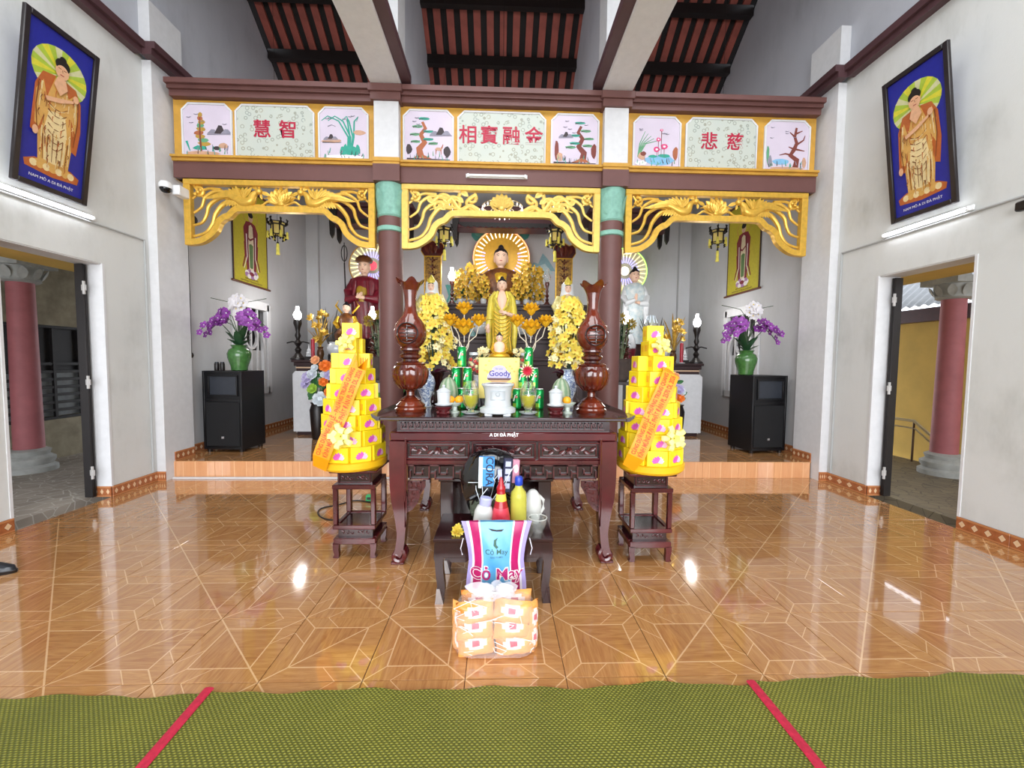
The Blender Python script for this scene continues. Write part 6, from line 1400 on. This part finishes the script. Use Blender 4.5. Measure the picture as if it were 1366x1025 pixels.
l = bpy.data.lights.new('chandelier_glow', 'POINT'); l.energy = 45; l.shadow_soft_size = .3; o = bpy.data.objects.new('chandelier_glow', l); link(o, ch); o.location = (0, 0, -.25)
for side, x in (('left', -.16), ('right', .12)):
    rn = random.Random(70 if x < 0 else 71); o = thing('small_bouquet', 'small cream flower bouquet in a white cup %s of the small seated Buddha' % side, 'flowers', (x+(-.05 if x < 0 else .05), 4.06, TZ)); obj('rest', MB().box(-.06, .06, -.05, .05, 0, .34, .005), M_MAHD, o); obj('cup', MB().lathe([(.03, .34), (.04, .36), (.05, .43), (.045, .43), (.001, .4)], 16), M_PORC, o)
    for k in range(14): a = rn.uniform(0, 6.28); q = rn.uniform(.01, .08); inst('blossom', ORCHC, o, (cos(a)*q, sin(a)*q*.7, .46+rn.uniform(0, .08)), along((cos(a), -1, .6)), rn.uniform(.7, .95))
    m = MB()
    for k in range(8): a = k*.8; m.leaf((0, 0, .41), (cos(a)*.09, sin(a)*.07, .5), .03)
    obj('leaves', m, M_LEAFD, o)
# ------------------------------------------------------------------ speaker cabinets with orchid vases
M_CAB = mat('black_cabinet', '08080c', .4, var=.15); M_HORN = mat('grey_horn', '2c3038', .4, var=.1); M_GRIL = mat('speaker_cloth', '0e0e11', .9, var=.3, scale=80); M_GVASE = mat('green_glaze', '3f6b35', .25, var=.25, scale=20, coat=.4, bump=.1)
M_ORP = mat('purple_orchid', '6a1f7c', .55, var=.35, scale=20, c2='a04cb0'); M_ORW = mat('white_orchid', 'dcd8dc', .55, var=.05)
OP = petal_mesh(.062, M_ORP, 5, .3, M_ORW, 1.0); OW = petal_mesh(.062, M_ORW, 5, .3, M_YPET, 1.0)
def cabinet(s, x, y, rz):
    nm = 'left' if s < 0 else 'right'
    r = thing('speaker_cabinet', 'large black speaker cabinet standing on the %s end of the altar platform' % nm, 'speaker', (x, y, PZ), rz); W, D, H = .58, .5, 1.17
    m = MB(); m.box(-W/2, -W/2+.03, -D/2, D/2, .04, H, .004).box(W/2-.03, W/2, -D/2, D/2, .04, H, .004).box(-W/2+.03, W/2-.03, -D/2, D/2, H-.03, H, .004).box(-W/2+.03, W/2-.03, -D/2, D/2, .04, .07, .004).box(-W/2+.03, W/2-.03, -D/2+.02, D/2, .07, H-.03).box(-W/2+.03, W/2-.03, -D/2, -D/2+.03, .74, .77)
    obj('shell', m, M_CAB, r)
    hn = MB(); x0, x1, z0, z1 = -.19, .21, .83, 1.09; yy = -D/2+.018
    hn.add([(x0, yy, z0), (x1, yy, z0), (x1, yy, z1), (x0, yy, z1), (x0+.07, yy+.0, z0+.08), (x1-.1, yy+.0, z0+.07), (x1-.1, yy, z1-.09), (x0+.07, yy, z1-.08)], [(0, 1, 5, 4), (1, 2, 6, 5), (2, 3, 7, 6), (3, 0, 4, 7), (4, 5, 6, 7)]); hn.v = [(a, b+(.0 if i < 4 else -.004), c) for i, (a, b, c) in enumerate(hn.v)]
    obj('horn', hn, M_HORN, r); fr = MB(); frame_ring(fr, x0-.02, x1+.02, z0-.02, z1+.02, .02, -D/2-.004, -D/2+.02, .003); obj('horn_rim', fr, M_CAB, r)
    obj('grille', MB().box(-W/2+.04, W/2-.04, -D/2-.002, -D/2+.02, .09, .72, .006), M_GRIL, r)
    obj('badge', MB().box(-.02, .02, -D/2-.006, -D/2-.001, .2, .23), M_ALU, r)
    for a in (-1, 1):
        for b in (-1, 1): obj('foot', MB().lathe([(.03, 0), (.035, .04)], 12, (a*(W/2-.05), b*(D/2-.05), 0)), M_BLACK, r)
    v = thing('orchid_vase', 'green vase of purple and white orchids on the %s speaker cabinet' % nm, 'vase', ((-3.86 if s < 0 else 3.75), y-.02, PZ+1.17))
    obj('pot', MB().lathe([(.09, 0), (.105, .01), (.11, .06), (.15, .19), (.155, .25), (.13, .31), (.09, .335), (.1, .36), (.115, .375), (.09, .37), (.001, .3)], 28), M_GVASE, v)
    rn = random.Random(60+s); lf = MB(); stx = MB(); ofs = -s
    for k in range(9): a = k*.72; lf.leaf((0, 0, .34), (cos(a)*.17, sin(a)*.12-.02, .48+.12*(k % 3)), .1, cup=.3)
    obj('leaves', lf, M_LEAFD, v); 
    for k in range(5): stx.tube([(0, 0, .33), (0, 0, .6), (0, -.02, .88)], .01, 5)
    sp = [(-1, .62, .43, -.02, OP), (1, .62, .44, .0, OP), (-1, .74, .4, .02, OP), (1, .74, .42, -.02, OP), (-1, .68, .38, -.2, OP), (1, .68, .36, -.22, OP)]
    for i, (d, z, L, yo, me) in enumerate(sp):
        pts = [(d*L*t, yo*t - .03, z + .12*sin(pi*min(1, t*.9)) - .14*t*t) for t in [k/6 for k in range(7)]]; pts[0] = (0, 0, .5); stx.tube(pts, .006, 5)
        for k in range(7): t = .28+.12*k; q = Vector((d*L*t*.95, yo*t-.05, z+.12*sin(pi*min(1, t*.9))-.14*t*t)); inst('blossom', me, v, (q.x+rn.uniform(-.02, .02), q.y+rn.uniform(-.06, .02), q.z+rn.uniform(-.04, .04)), along((d*.3+rn.uniform(-.3, .3), -1, rn.uniform(-.1, .5))), rn.uniform(.85, 1.2)*(1.05-.3*k/6))
    for k in range(7): a = k*.9; inst('blossom', OW, v, (s*-.02*0+cos(a)*.085+(.03 if s < 0 else .06), -.06, .98+sin(a)*.085), along((cos(a)*.4, -1, sin(a)*.4+.2)), 1.0)
    for k in range(3): inst('blossom', OW, v, ((.03 if s < 0 else .06)+(-.03+.03*k), -.1, .97+.03*(k % 2)), along((.3*(k-1), -1, .2)), 1.0)
    for d in (-1, 1): stx.tube([(0, 0, .85), (d*.12, 0, 1.0), (d*.4, .02, 1.06)], .005, 5)
    obj('stems', stx, mat('orchid_stem', '4c5a44', .6), v)
cabinet(-1, -3.955, 6.2, radians(-5)); cabinet(1, 3.965, 6.2, radians(8))
for k, (dx, l) in enumerate(((-.2, 'small black canister on the left speaker cabinet, nearer the wall'), (-.12, 'small black canister on the left speaker cabinet, nearer the green vase'))):
    c = thing('canister', l, 'canister', (-3.955+dx, 6.13, PZ+1.17)); obj('can_body', MB().lathe([(.03, 0), (.032, .005), (.032, .1), (.028, .11)], 16), M_BLACK, c); obj('cap', MB().lathe([(.026, .11), (.026, .125), (.001, .127)], 16), M_HORN, c)
# ------------------------------------------------------------------ woven mats
def mat_weave():
    n = NT('woven_green_mat'); v = n.coord('Object'); s = n.n('ShaderNodeSeparateXYZ', {0: v}); nz = n.noise(v, 3, 3)
    row = n.math('DIVIDE', s.outputs[1], .0105); fr_ = n.math('FLOOR', row); par = n.math('MULTIPLY', n.math('MODULO', fr_, 2), .5)
    u = n.math('ADD', n.math('DIVIDE', s.outputs[0], .021), par)
    a = n.math('SINE', n.math('MULTIPLY', u, 2*pi)); b = n.math('SINE', n.math('MULTIPLY', n.math('FRACT', row), pi))
    h = n.math('MULTIPLY', n.math('ADD', n.math('MULTIPLY', a, .5), .5), b)
    c = n.ramp(n.math('ADD', h, n.math('MULTIPLY', n.math('SUBTRACT', nz, .5), .5)), [(.05, lin('50530f')), (.45, lin('72721a')), (.95, lin('96912f'))])
    n.base(c); n.p(Roughness=.62); n.bump(h, .8, .006); return n.m
M_MAT = mat_weave(); M_BIND = mat('crimson_binding', 'b51839', .7, var=.2, scale=60, bump=.2)
def floor_mat(label, x0, x1, yf, zb, bind, seed):
    rn = random.Random(seed); r = thing('floor_mat', label, 'mat', ((x0+x1)/2, .6, 0)); w_ = (x1-x0)/2; nx = 60; ny = 46; vs = []; ph = [rn.uniform(0, 6) for _ in range(6)]
    def edge(x): return yf(x) + .012*sin(9*x+ph[0]) + .006*sin(23*x+ph[1])
    def hgt(x, t): f = max(0, 1-(1-t)*9); return zb + .003 + .010*f*(.5+.5*sin(7*x+ph[2]))*(.5+.5*sin(3.1*x+ph[3])) + .002*(1+sin(5*x+6*t+ph[4]))
    for j in range(ny+1):
        t = (j/ny)**.7
        for i in range(nx+1): x = -w_ + 2*w_*i/nx; y0 = -2.4; vs.append((x, y0 + (edge(x+r.location.x)-.6-y0)*t, hgt(x, t)))
    n0 = len(vs); vs += [(x, y, z-.004) for x, y, z in vs]; q = nx+1; fs = []
    for j in range(ny):
        for i in range(nx): a = j*q+i; fs += [(a, a+1, a+q+1, a+q), (n0+a, n0+a+q, n0+a+q+1, n0+a+1)]
    for i in range(nx): a = ny*q+i; fs += [(a, a+1, n0+a+1, n0+a)]
    for j in range(ny):
        for a, b in ((j*q, (j+1)*q), (j*q+nx, (j+1)*q+nx)): fs.append((a, b, n0+b, n0+a))
    obj('weave', MB().add(vs, fs), M_MAT, r)
    for s in bind:
        m = MB(); pts = [(s*(w_-.012), -2.4+2.9*k/14 + 0, hgt(s*w_, k/14)+.003) for k in range(15)]; ye = edge(r.location.x+s*w_)-.6; pts = [(a+.004*sin(k*1.7), -2.4+(ye+.012+2.4)*(k/14)**.7, hgt(s*w_, (k/14)**.7)+.003) for k, (a, b, c) in enumerate(pts)]
        m.tube(pts, .023, 8, flat=.3, up=(0, 0, 1)); obj('binding', m, M_BIND, r)
floor_mat('olive green woven mat lying on the floor at the left of the photo', -4.25, -1.375, lambda x: 1.868, 0, (), 1)
floor_mat('olive green woven mat lying on the floor at the right of the photo', 1.195, 4.25, lambda x: 1.90+.012*(x-1.2), 0, (), 2)
floor_mat('olive green woven mat with crimson edge bindings lying in the middle of the floor', -1.395, 1.218, lambda x: 1.868+.004*x, .0095, (-1, 1), 3)
# ------------------------------------------------------------------ offerings on the stool
SZ = .433
M_RSAU = mat('red_sauce_label', 'd3223a', .3, var=.12, c2='ea5568'); M_SAUCE = mat('red_sauce', 'a81622', .2, var=.1); M_YOIL = mat('yellow_oil', 'd8d25c', .12, var=.05, trans=.3); M_BCAP = mat('blue_cap', '1c3fb0', .35, var=0); M_MILK = mat('milky_plastic', 'cfd0cc', .35, var=.05); M_LAVC = mat('lavender_cap', 'b4b6e0', .4, var=0)
p = at(668, 700, Y=2.66); b = thing('sauce_bottle', 'red chilli sauce bottle with a red cap on the stool', 'bottle', (p.x, 2.66, SZ)); b.scale = (1.12, 1.12, 1.24)
obj('bottle', MB().lathe([(.05, 0), (.06, .006), (.06, .03), (.052, .09), (.04, .15), (.03, .19), (.026, .215), (.024, .23)], 24), M_SAUCE, b); obj('label_band', MB().lathe([(.0605, .03), (.0535, .09), (.043, .14)], 24, closed=False), M_RSAU, b); obj('neck_label', MB().lathe([(.0355, .165), (.0272, .212)], 24, closed=False), M_YPET, b)
obj('cap', MB().lathe([(.026, .23), (.027, .245), (.018, .26), (.012, .285), (.006, .3), (.001, .3)], 18), M_SAUCE, b); obj('patch', MB().box(-.022, .022, -.061, -.055, .015, .03), M_WHT, b)
p = at(691.5, 698, Y=2.70); b = thing('oil_bottle', 'yellow cooking oil bottle with a blue cap on the stool', 'bottle', (p.x, 2.70, SZ)); b.scale = (1.05, 1.05, 1.24)
obj('bottle', MB().lathe([(.045, 0), (.052, .008), (.052, .18), (.046, .21), (.024, .235), (.022, .25)], 28, fn=lambda t, u: 1+.012*cos(10*t)), M_YOIL, b); obj('cap', MB().lathe([(.024, .248), (.026, .255), (.026, .285), (.02, .295), (.001, .296)], 18), M_BCAP, b)
obj('leaf_mark', MB().prism([(-.02, .175), (.012, .182), (.02, .19), (-.005, .188)], -.0535, -.05), MATS['dark_leaf'], b); obj('drop_mark', MB().lathe([(.001, 0), (.009, 0), (.009, .003), (.001, .003)], 12), mat('pale_green_mark', '8fb59a', .4), b); o = b.children[-1]; o.rotation_euler = (radians(90), 0, 0); o.location = (.01, -.0505, .145)
p = at(646, 697, Y=2.72); b = thing('milky_bottle', 'milky white plastic bottle with a lavender cap leaning on the stool', 'bottle', (p.x-.022, 2.66, SZ+.004)); b.rotation_euler = (0, radians(9), 0); b.scale = (1.1, 1.0, 1.24)
obj('bottle', MB().lathe([(.05, 0), (.056, .01), (.056, .11), (.045, .14), (.03, .15)], 24), M_MILK, b); obj('cap', MB().lathe([(.033, .148), (.036, .152), (.036, .185), (.03, .19), (.001, .19)], 20), M_LAVC, b)
p = at(709, 690, Y=2.80); b = thing('white_jug', 'rounded white plastic jug behind the yellow oil bottle', 'jug', (p.x, 2.83, SZ)); obj('jug_body', MB().loft([(0, 0, 0, .05, .04), (.03, 0, 0, .06, .05), (.12, .008, 0, .065, .055), (.19, .01, 0, .055, .048), (.225, .01, 0, .03, .03), (.235, .01, 0, .015, .015)], 24), M_MILK, b); obj('handle', MB().tube([(.06, 0, .06), (.085, 0, .1), (.085, 0, .16), (.055, 0, .19)], .011, 8), M_MILK, b)
p = at(714, 706, Y=2.70); b = thing('glass_bowl', 'small clear glass bowl at the right edge of the stool', 'bowl', (p.x+.012, 2.66, SZ)); obj('vessel', MB().lathe([(.02, 0), (.03, .004), (.05, .04), (.06, .09), (.063, .1), (.058, .1), (.046, .045), (.02, .01)], 24, closed=False), M_GLASS, b); obj('rim', MB().tube([(.0605*cos(2*pi*k/24), .0605*sin(2*pi*k/24), .1) for k in range(25)], .003, 6), M_MILK, b)
# bundle: dark plastic bag with packets standing in a large clear glass bowl
M_BAGB = mat('black_plastic', '0d0d10', .16, var=.2, coat=.6); M_OLGL = mat('smoky_glass', '7d8572', .08, var=0, alpha=.55)
b = thing('offering_bundle', 'large bundle of black plastic bag and packets in a smoky glass bowl on the stool', 'bundle', (at(655, 690, Y=2.86).x, 2.89, SZ))
obj('glass_bowl', MB().lathe([(.11, 0), (.13, .01), (.165, .08), (.185, .16), (.19, .2), (.185, .2), (.16, .09), (.12, .015)], 32, sy=.75, closed=False), M_OLGL, b)
bg = MB(); rn = random.Random(4)
bg.loft([(.02, 0, 0, .12, .09), (.1, 0, 0, .16, .12), (.2, -.01, 0, .195, .14), (.3, -.01, 0, .2, .145), (.4, 0, 0, .185, .13), (.46, 0, 0, .15, .1), (.49, .0, 0, .1, .06), (.51, .01, 0, .03, .02)], 40, fn=lambda t, u: 1+.05*sin(7*t+6*u)+.04*sin(13*t-9*u)+.02*sin(29*t+20*u)); obj('black_bag', bg, M_BAGB, b)
for k in range(7): a = -2.6+.33*k; obj('fold', MB().tube([(.05*cos(a), -.1, .24), (.15*cos(a)*1.1, -.15+.02*(k % 2), .26+.06*sin(3*a)), (.2*cos(a), -.12, .18-.03*(k % 3))], [.02, .016, .006], 8), M_BAGB, b)
bl_ = pal(blue='3d8fd6', white='e2ecf4', navy='12183c', lilac='b7bad8', rose='c98aa0', black='18181c')
def packet(nm, x, y, z, w_, h_, rz, ry, base, drawf):
    o = obj(nm, MB().box(-w_/2, w_/2, -.018, .018, -h_/2, h_/2, .004), bl_[base], b); o.location = (x, y, z); o.rotation_euler = (0, ry, rz)
    f = Flat(bl_); f.y = -.0182; drawf(f, w_, h_); obj('print', f, f.mats, o, smooth=False); return o
def blue_pk(f, w_, h_): f.poly('white', [(-w_/2, h_*.0), (-w_/2, h_*.5), (-w_*.25, h_*.5), (-w_*.25, -h_*.5), (-w_/2, -h_*.5)]); f.st('white', [(-w_*.5, .03), (w_*.5, .022)], .006, 0); f.poly('black', [(-w_*.3, -h_*.5), (w_*.5, -h_*.5), (w_*.5, -h_*.44), (-w_*.3, -h_*.44)])
o = packet('blue_packet', -.03, -.155, .385, .105, .21, 0, .02, 'blue', blue_pk); text('CORA', .07, bl_['navy'], o, (.018, -.0195, .01), (radians(90), radians(90), 0), depth=.0004, bold=.001)
def navy_pk(f, w_, h_): [f.poly('lilac', [(-w_*.3, z-.018), (w_*.3, z-.018), (w_*.3, z+.018), (-w_*.3, z+.018)]) for z in (-.07, -.02, .03, .08)]
packet('navy_packet', .11, -.14, .36, .06, .23, .1, .06, 'navy', navy_pk); packet('rose_packet', .165, -.11, .38, .05, .16, .3, .05, 'rose', lambda f, w_, h_: f.ell('white', 0, .02, .015, .03))
packet('lilac_packet', .06, -.158, .37, .03, .07, .0, -.05, 'lilac', lambda f, w_, h_: None)
wr = MB()
for k in range(7): a = k*.9+.4; wr.tube([(-.02+.05*cos(a), -.17, .18+.03*sin(a*2)), (.1*cos(a), -.175, .27+.06*sin(a)), (.16*cos(a*1.3), -.16, .36+.08*sin(a*1.7))], .0025, 5)
obj('clear_wrap_creases', wr, mat('clear_wrap_edge', 'dfe4e8', .15, var=0), b)
# small flower and orange packet
p = at(650, 700, Y=2.62); o = thing('orange_packet', 'small orange and yellow sweet packet at the foot of the red sauce bottle', 'packet', (p.x, 2.60, SZ+.022)); obj('wrapper', MB().loft([(-.02, 0, 0, .03, .012), (-.01, 0, 0, .042, .022), (.01, 0, 0, .042, .022), (.02, 0, 0, .03, .012)], 20, fn=lambda t, u: 1+.08*sin(9*t)), mat('orange_foil', 'dd5a1e', .3, .2, var=.3, scale=50, c2='eda03a'), o)
o = thing('flower_sprig', 'wrapped sprig of yellow flowers lying on the left edge of the stool', 'flowers', (at(612, 703, Y=2.62).x, 2.63, SZ+.03)); m = MB()
for k in range(14): a = k*2.4; inst('blossom', ORCH, o, (-.01+.028*cos(a)*(k/14), -.02+.02*sin(a)*(k/14), .004+.03*sin(a)*(k/14)), along((cos(a)*.6-.5, -1, sin(a)*.6)), .5)
for k in range(5): m.tube([(0, 0, .0), (.08, .01, -.008+.004*k), (.17, .02, -.015+.004*k)], .004, 5)
obj('stems', m, M_LEAF, o); obj('wrapper', MB().leaf((.17, .02, -.012), (-.02, 0, .02), .07, up=(0, -1, 0.3), cup=.6), mat('film', 'd8dcd4', .15, var=0, alpha=.3), o)
# ------------------------------------------------------------------ bag of rice
M_RBLUE = mat('rice_bag_blue', '4a9ed6', .3, var=.12, scale=4, c2='7cbde6'); M_RMAG = mat('rice_bag_magenta', 'b01560', .3, var=.15); M_RWHT = mat('rice_bag_white', 'd9d6e2', .3, var=.08); M_RPUR = mat('rice_bag_lilac', 'a79ad0', .3, var=.1)
b = thing('rice_bag', 'blue and magenta printed bag of rice standing on the floor before the stool', 'bag', (-.045, 2.405, 0)); b.rotation_euler = (radians(-3), 0, 0)
RH = .60
def bag_w(v): return .172+.012*sin(6*v)+(.045*max(0, v-.62)/.38 if v > .62 else 0)-.02*max(0, .1-v)*10*.3
def bag_d(u, v): return .055*(1-abs(u)**2.4)*(sin(pi*min(1, max(0, v*.93+.04)))**.5) + .004*sin(9*u+13*v)
cols = [-1, -.86, -.78, -.52, -.47, .47, .52, .78, .86, 1]; cm = [3, 2, 1, 2, 0, 2, 1, 2, 3]; us = []; um = []
for i in range(9):
    k = 1 if i != 4 else 8
    for j in range(k): us.append(cols[i]+(cols[i+1]-cols[i])*j/k); um.append(cm[i])
us.append(1.0); nv = 18; m = MB()
for side in (-1, 1):
    vs = [(u*bag_w(j/nv), side*bag_d(u, j/nv), j/nv*RH) for j in range(nv+1) for u in us]; n = len(us); o0 = len(m.v); m.v += vs
    for j in range(nv):
        for i in range(n-1): m.f.append((o0+j*n+i, o0+j*n+i+1, o0+(j+1)*n+i+1, o0+(j+1)*n+i)); m.mi.append(um[i])
bag_ = obj('sack', m, [M_RBLUE, M_RMAG, M_RWHT, M_RPUR], b)
def onbag(o, z0, x0=0):
    for v in o.data.vertices:
        x, z = v.co.x+x0, v.co.y+z0; vv = min(1, max(0, z/RH)); v.co = (x, -bag_d(max(-1, min(1, x/bag_w(vv))), vv)-.0015-max(0, v.co.z), z)
    o.location = (0, 0, 0); o.rotation_euler = (0, 0, 0); o.data.update()
M_INKG = mat('dark_green_ink', '2c5a4a', .5, var=0); M_PINKI = mat('magenta_ink', 'b2186a', .4, var=0); M_INKB = mat('black_ink', '15161a', .5, var=0)
o = text('Cỏ May', .098, M_WHT, b, (0, 0, 0), (0, 0, 0), 'lettering', .0003, bold=.0055, sx=1); onbag(o, .298)
o = text('Cỏ May', .098, M_PINKI, b, (0, 0, 0), (0, 0, 0), 'lettering', .0008, bold=.0015, sx=1); onbag(o, .298)
o = text('Cỏ May', .042, M_INKG, b, (0, 0, 0), (0, 0, 0), 'lettering', .0004, bold=.0002); onbag(o, .43)
o = text('GẠO THƠM', .014, M_INKG, b, (0, 0, 0), (0, 0, 0), 'lettering', .0004); onbag(o, .4)
def flatmesh(nm, polys, m_, z0):
    f = MB()
    for pts in polys: f.add([(x, z, .0004) for x, z in pts], [tuple(range(len(pts)))])
    o = obj(nm, f, m_, b, smooth=False); onbag(o, z0); return o
flatmesh('leaf_emblem', [[(.0, -.03), (-.018, -.01), (-.016, .02), (.008, .034), (-.002, .012), (.0, -.008), (.012, -.02)]], M_INKG, .478)
flatmesh('handle_hole', [[(-.05, .008), (-.03, -.006), (0, -.01), (.03, -.008), (.045, .006), (.0, .0)]], M_INKB, .556)
flatmesh('stitch_line', [[(-.165, .001), (.165, -.001), (.165, .001), (-.165, .003)]], M_RWHT, .512)
hs = MB()
for s in (-1, 1): hs.tube([(s*.2, -.01, .5), (s*.215, -.015, .44), (s*.205, -.01, .4)], .003, 5)
obj('tie_string', hs, M_RWHT, b)
# ------------------------------------------------------------------ clear bag of snack packets
M_FILM = mat('clear_film', 'f0e6e2', .12, var=0, alpha=.2); M_SNK = mat('orange_snack_wrap', 'f0923c', .3, var=.25, scale=12, c2='f7b868'); M_SNK2 = mat('snack_label_white', 'f2dcd6', .35, var=.1); M_SNK3 = mat('snack_label_red', 'd0375a', .35, var=.1)
b = thing('snack_bag', 'clear plastic bag full of orange snack packets on the floor before the rice bag', 'bag', (-.048, 2.165, 0))
def pillow(w_, h_, d_):
    m = MB(); n = 10; k = 8; vs = []
    for side in (-1, 1):
        o0 = len(m.v)
        for j in range(k+1):
            for i in range(n+1):
                u, v = -1+2*i/n, -1+2*j/k; q = (1-abs(u)**3)*(1-v**4); m.v.append((u*w_/2*(1-.06*(1-abs(v))), side*d_/2*sqrt(max(0, q)) + .003*sin(9*u+7*v), v*h_/2*(1-.06*(1-abs(u)))))
        for j in range(k):
            for i in range(n): u, v = -1+2*(i+.5)/n, -1+2*(j+.5)/k; m.f.append((o0+j*(n+1)+i, o0+j*(n+1)+i+1, o0+(j+1)*(n+1)+i+1, o0+(j+1)*(n+1)+i)); m.mi.append(1 if (u*1.0)**2+(v*1.1-.25)**2 < .09 else 2 if (u*.9)**2+(v-.25)**2 < .22 else 0)
    return finish(bpy.data.meshes.new('snack_packet'), m, [M_SNK, M_SNK3, M_SNK2], 60)
SP = pillow(.2, .125, .075); rn = random.Random(9)
for row, z in enumerate((.062, .152, .236)):
    for cx in (-.1, .1):
        for y in (-.05, .04): inst('snack_packet', SP, b, (cx+rn.uniform(-.012, .012), y, z), (rn.uniform(-.3, .1), rn.uniform(-.12, .12), rn.uniform(-.1, .1)))
for s in (-1, 1):
    for z in (.08, .19): inst('snack_packet', SP, b, (s*.195, -.02, z), (0, radians(90), s*radians(35)), (.85, .6, .7))
fl = MB(); fl.loft([(.004, 0, 0, .215, .095), (.03, 0, 0, .232, .108), (.12, 0, 0, .24, .115), (.22, 0, 0, .235, .11), (.275, 0, 0, .2, .095), (.305, 0, 0, .12, .06), (.322, 0, 0, .06, .035), (.33, 0, 0, .03, .022)], 56, fn=lambda t, u: (abs(cos(t))**4+abs(sin(t))**4)**-.25*.94*(1+.02*sin(11*t+7*u)+.012*sin(23*t-12*u)))
obj('film', fl, M_FILM, b)
kn = MB()
for k in range(9): a = 2*pi*k/9; kn.leaf((0, 0, .312), (cos(a)*(.1+.06*(k % 2)), sin(a)*.05-.02, .315+.025*(k % 3)), .07, up=(0, -1, .6), bend=.3, cup=.6)
obj('tied_top', kn, mat('clear_film_top', 'e6e4ea', .12, var=0, alpha=.5), b); obj('tie', MB().tube([(.03*cos(2*pi*k/12), .022*sin(2*pi*k/12), .318) for k in range(13)], .006, 6), M_MILK, b)
cr = MB()
for k in range(16): x = rn.uniform(-.2, .2); z = rn.uniform(.04, .28); cr.tube([(x, -.116, z), (x+rn.uniform(-.05, .05), -.12, z+.02), (x+rn.uniform(-.09, .09), -.116, z+rn.uniform(.02, .07))], .0016, 5)
obj('film_creases', cr, MATS['clear_wrap_edge'], b, kind='stuff')
# ------------------------------------------------------------------ shoe, cable and plug
p = at(4, 764, Z=0); sh_ = thing('shoe', 'black shoe toe at the left edge of the photo', 'shoe', (p.x-.04, p.y-.02, 0), radians(-80)); obj('sole', MB().loft([(0, 0, 0, .046, .135), (.02, 0, 0, .05, .14), (.024, 0, 0, .046, .136)], 24), M_BLACK, sh_); obj('upper', MB().loft([(.022, 0, 0, .046, .134), (.05, 0, -.005, .045, .128), (.07, 0, -.03, .038, .095), (.085, 0, -.06, .032, .06), (.1, 0, -.07, .03, .05)], 24), mat('navy_leather', '15171f', .35, var=.15), sh_)
cb = thing('power_cable', 'thin black power cable looping on the floor behind the left plant stand', 'cable', (0, 0, 0)); pts = [at(a, c, Z=.008) for a, c in ((500, 672), (475, 668), (450, 674), (430, 678), (424, 684), (430, 691), (446, 694), (470, 690))]
obj('cord', MB().tube([(x, y, .008) for x, y in bez([(q.x, q.y) for q in pts], 6)], .007, 6), M_BLACK, cb)
p = at(491, 668, Z=.02); pg = thing('green_plug', 'small green plug box on the floor behind the left plant stand', 'plug', (p.x, p.y+.05, 0)); obj('case', MB().box(-.035, .035, -.03, .03, 0, .07, .008), mat('green_plastic', '3fae6a', .4, var=0), pg); obj('socket', MB().box(-.02, .02, -.034, -.028, .02, .05, .003), M_BLACK, pg)
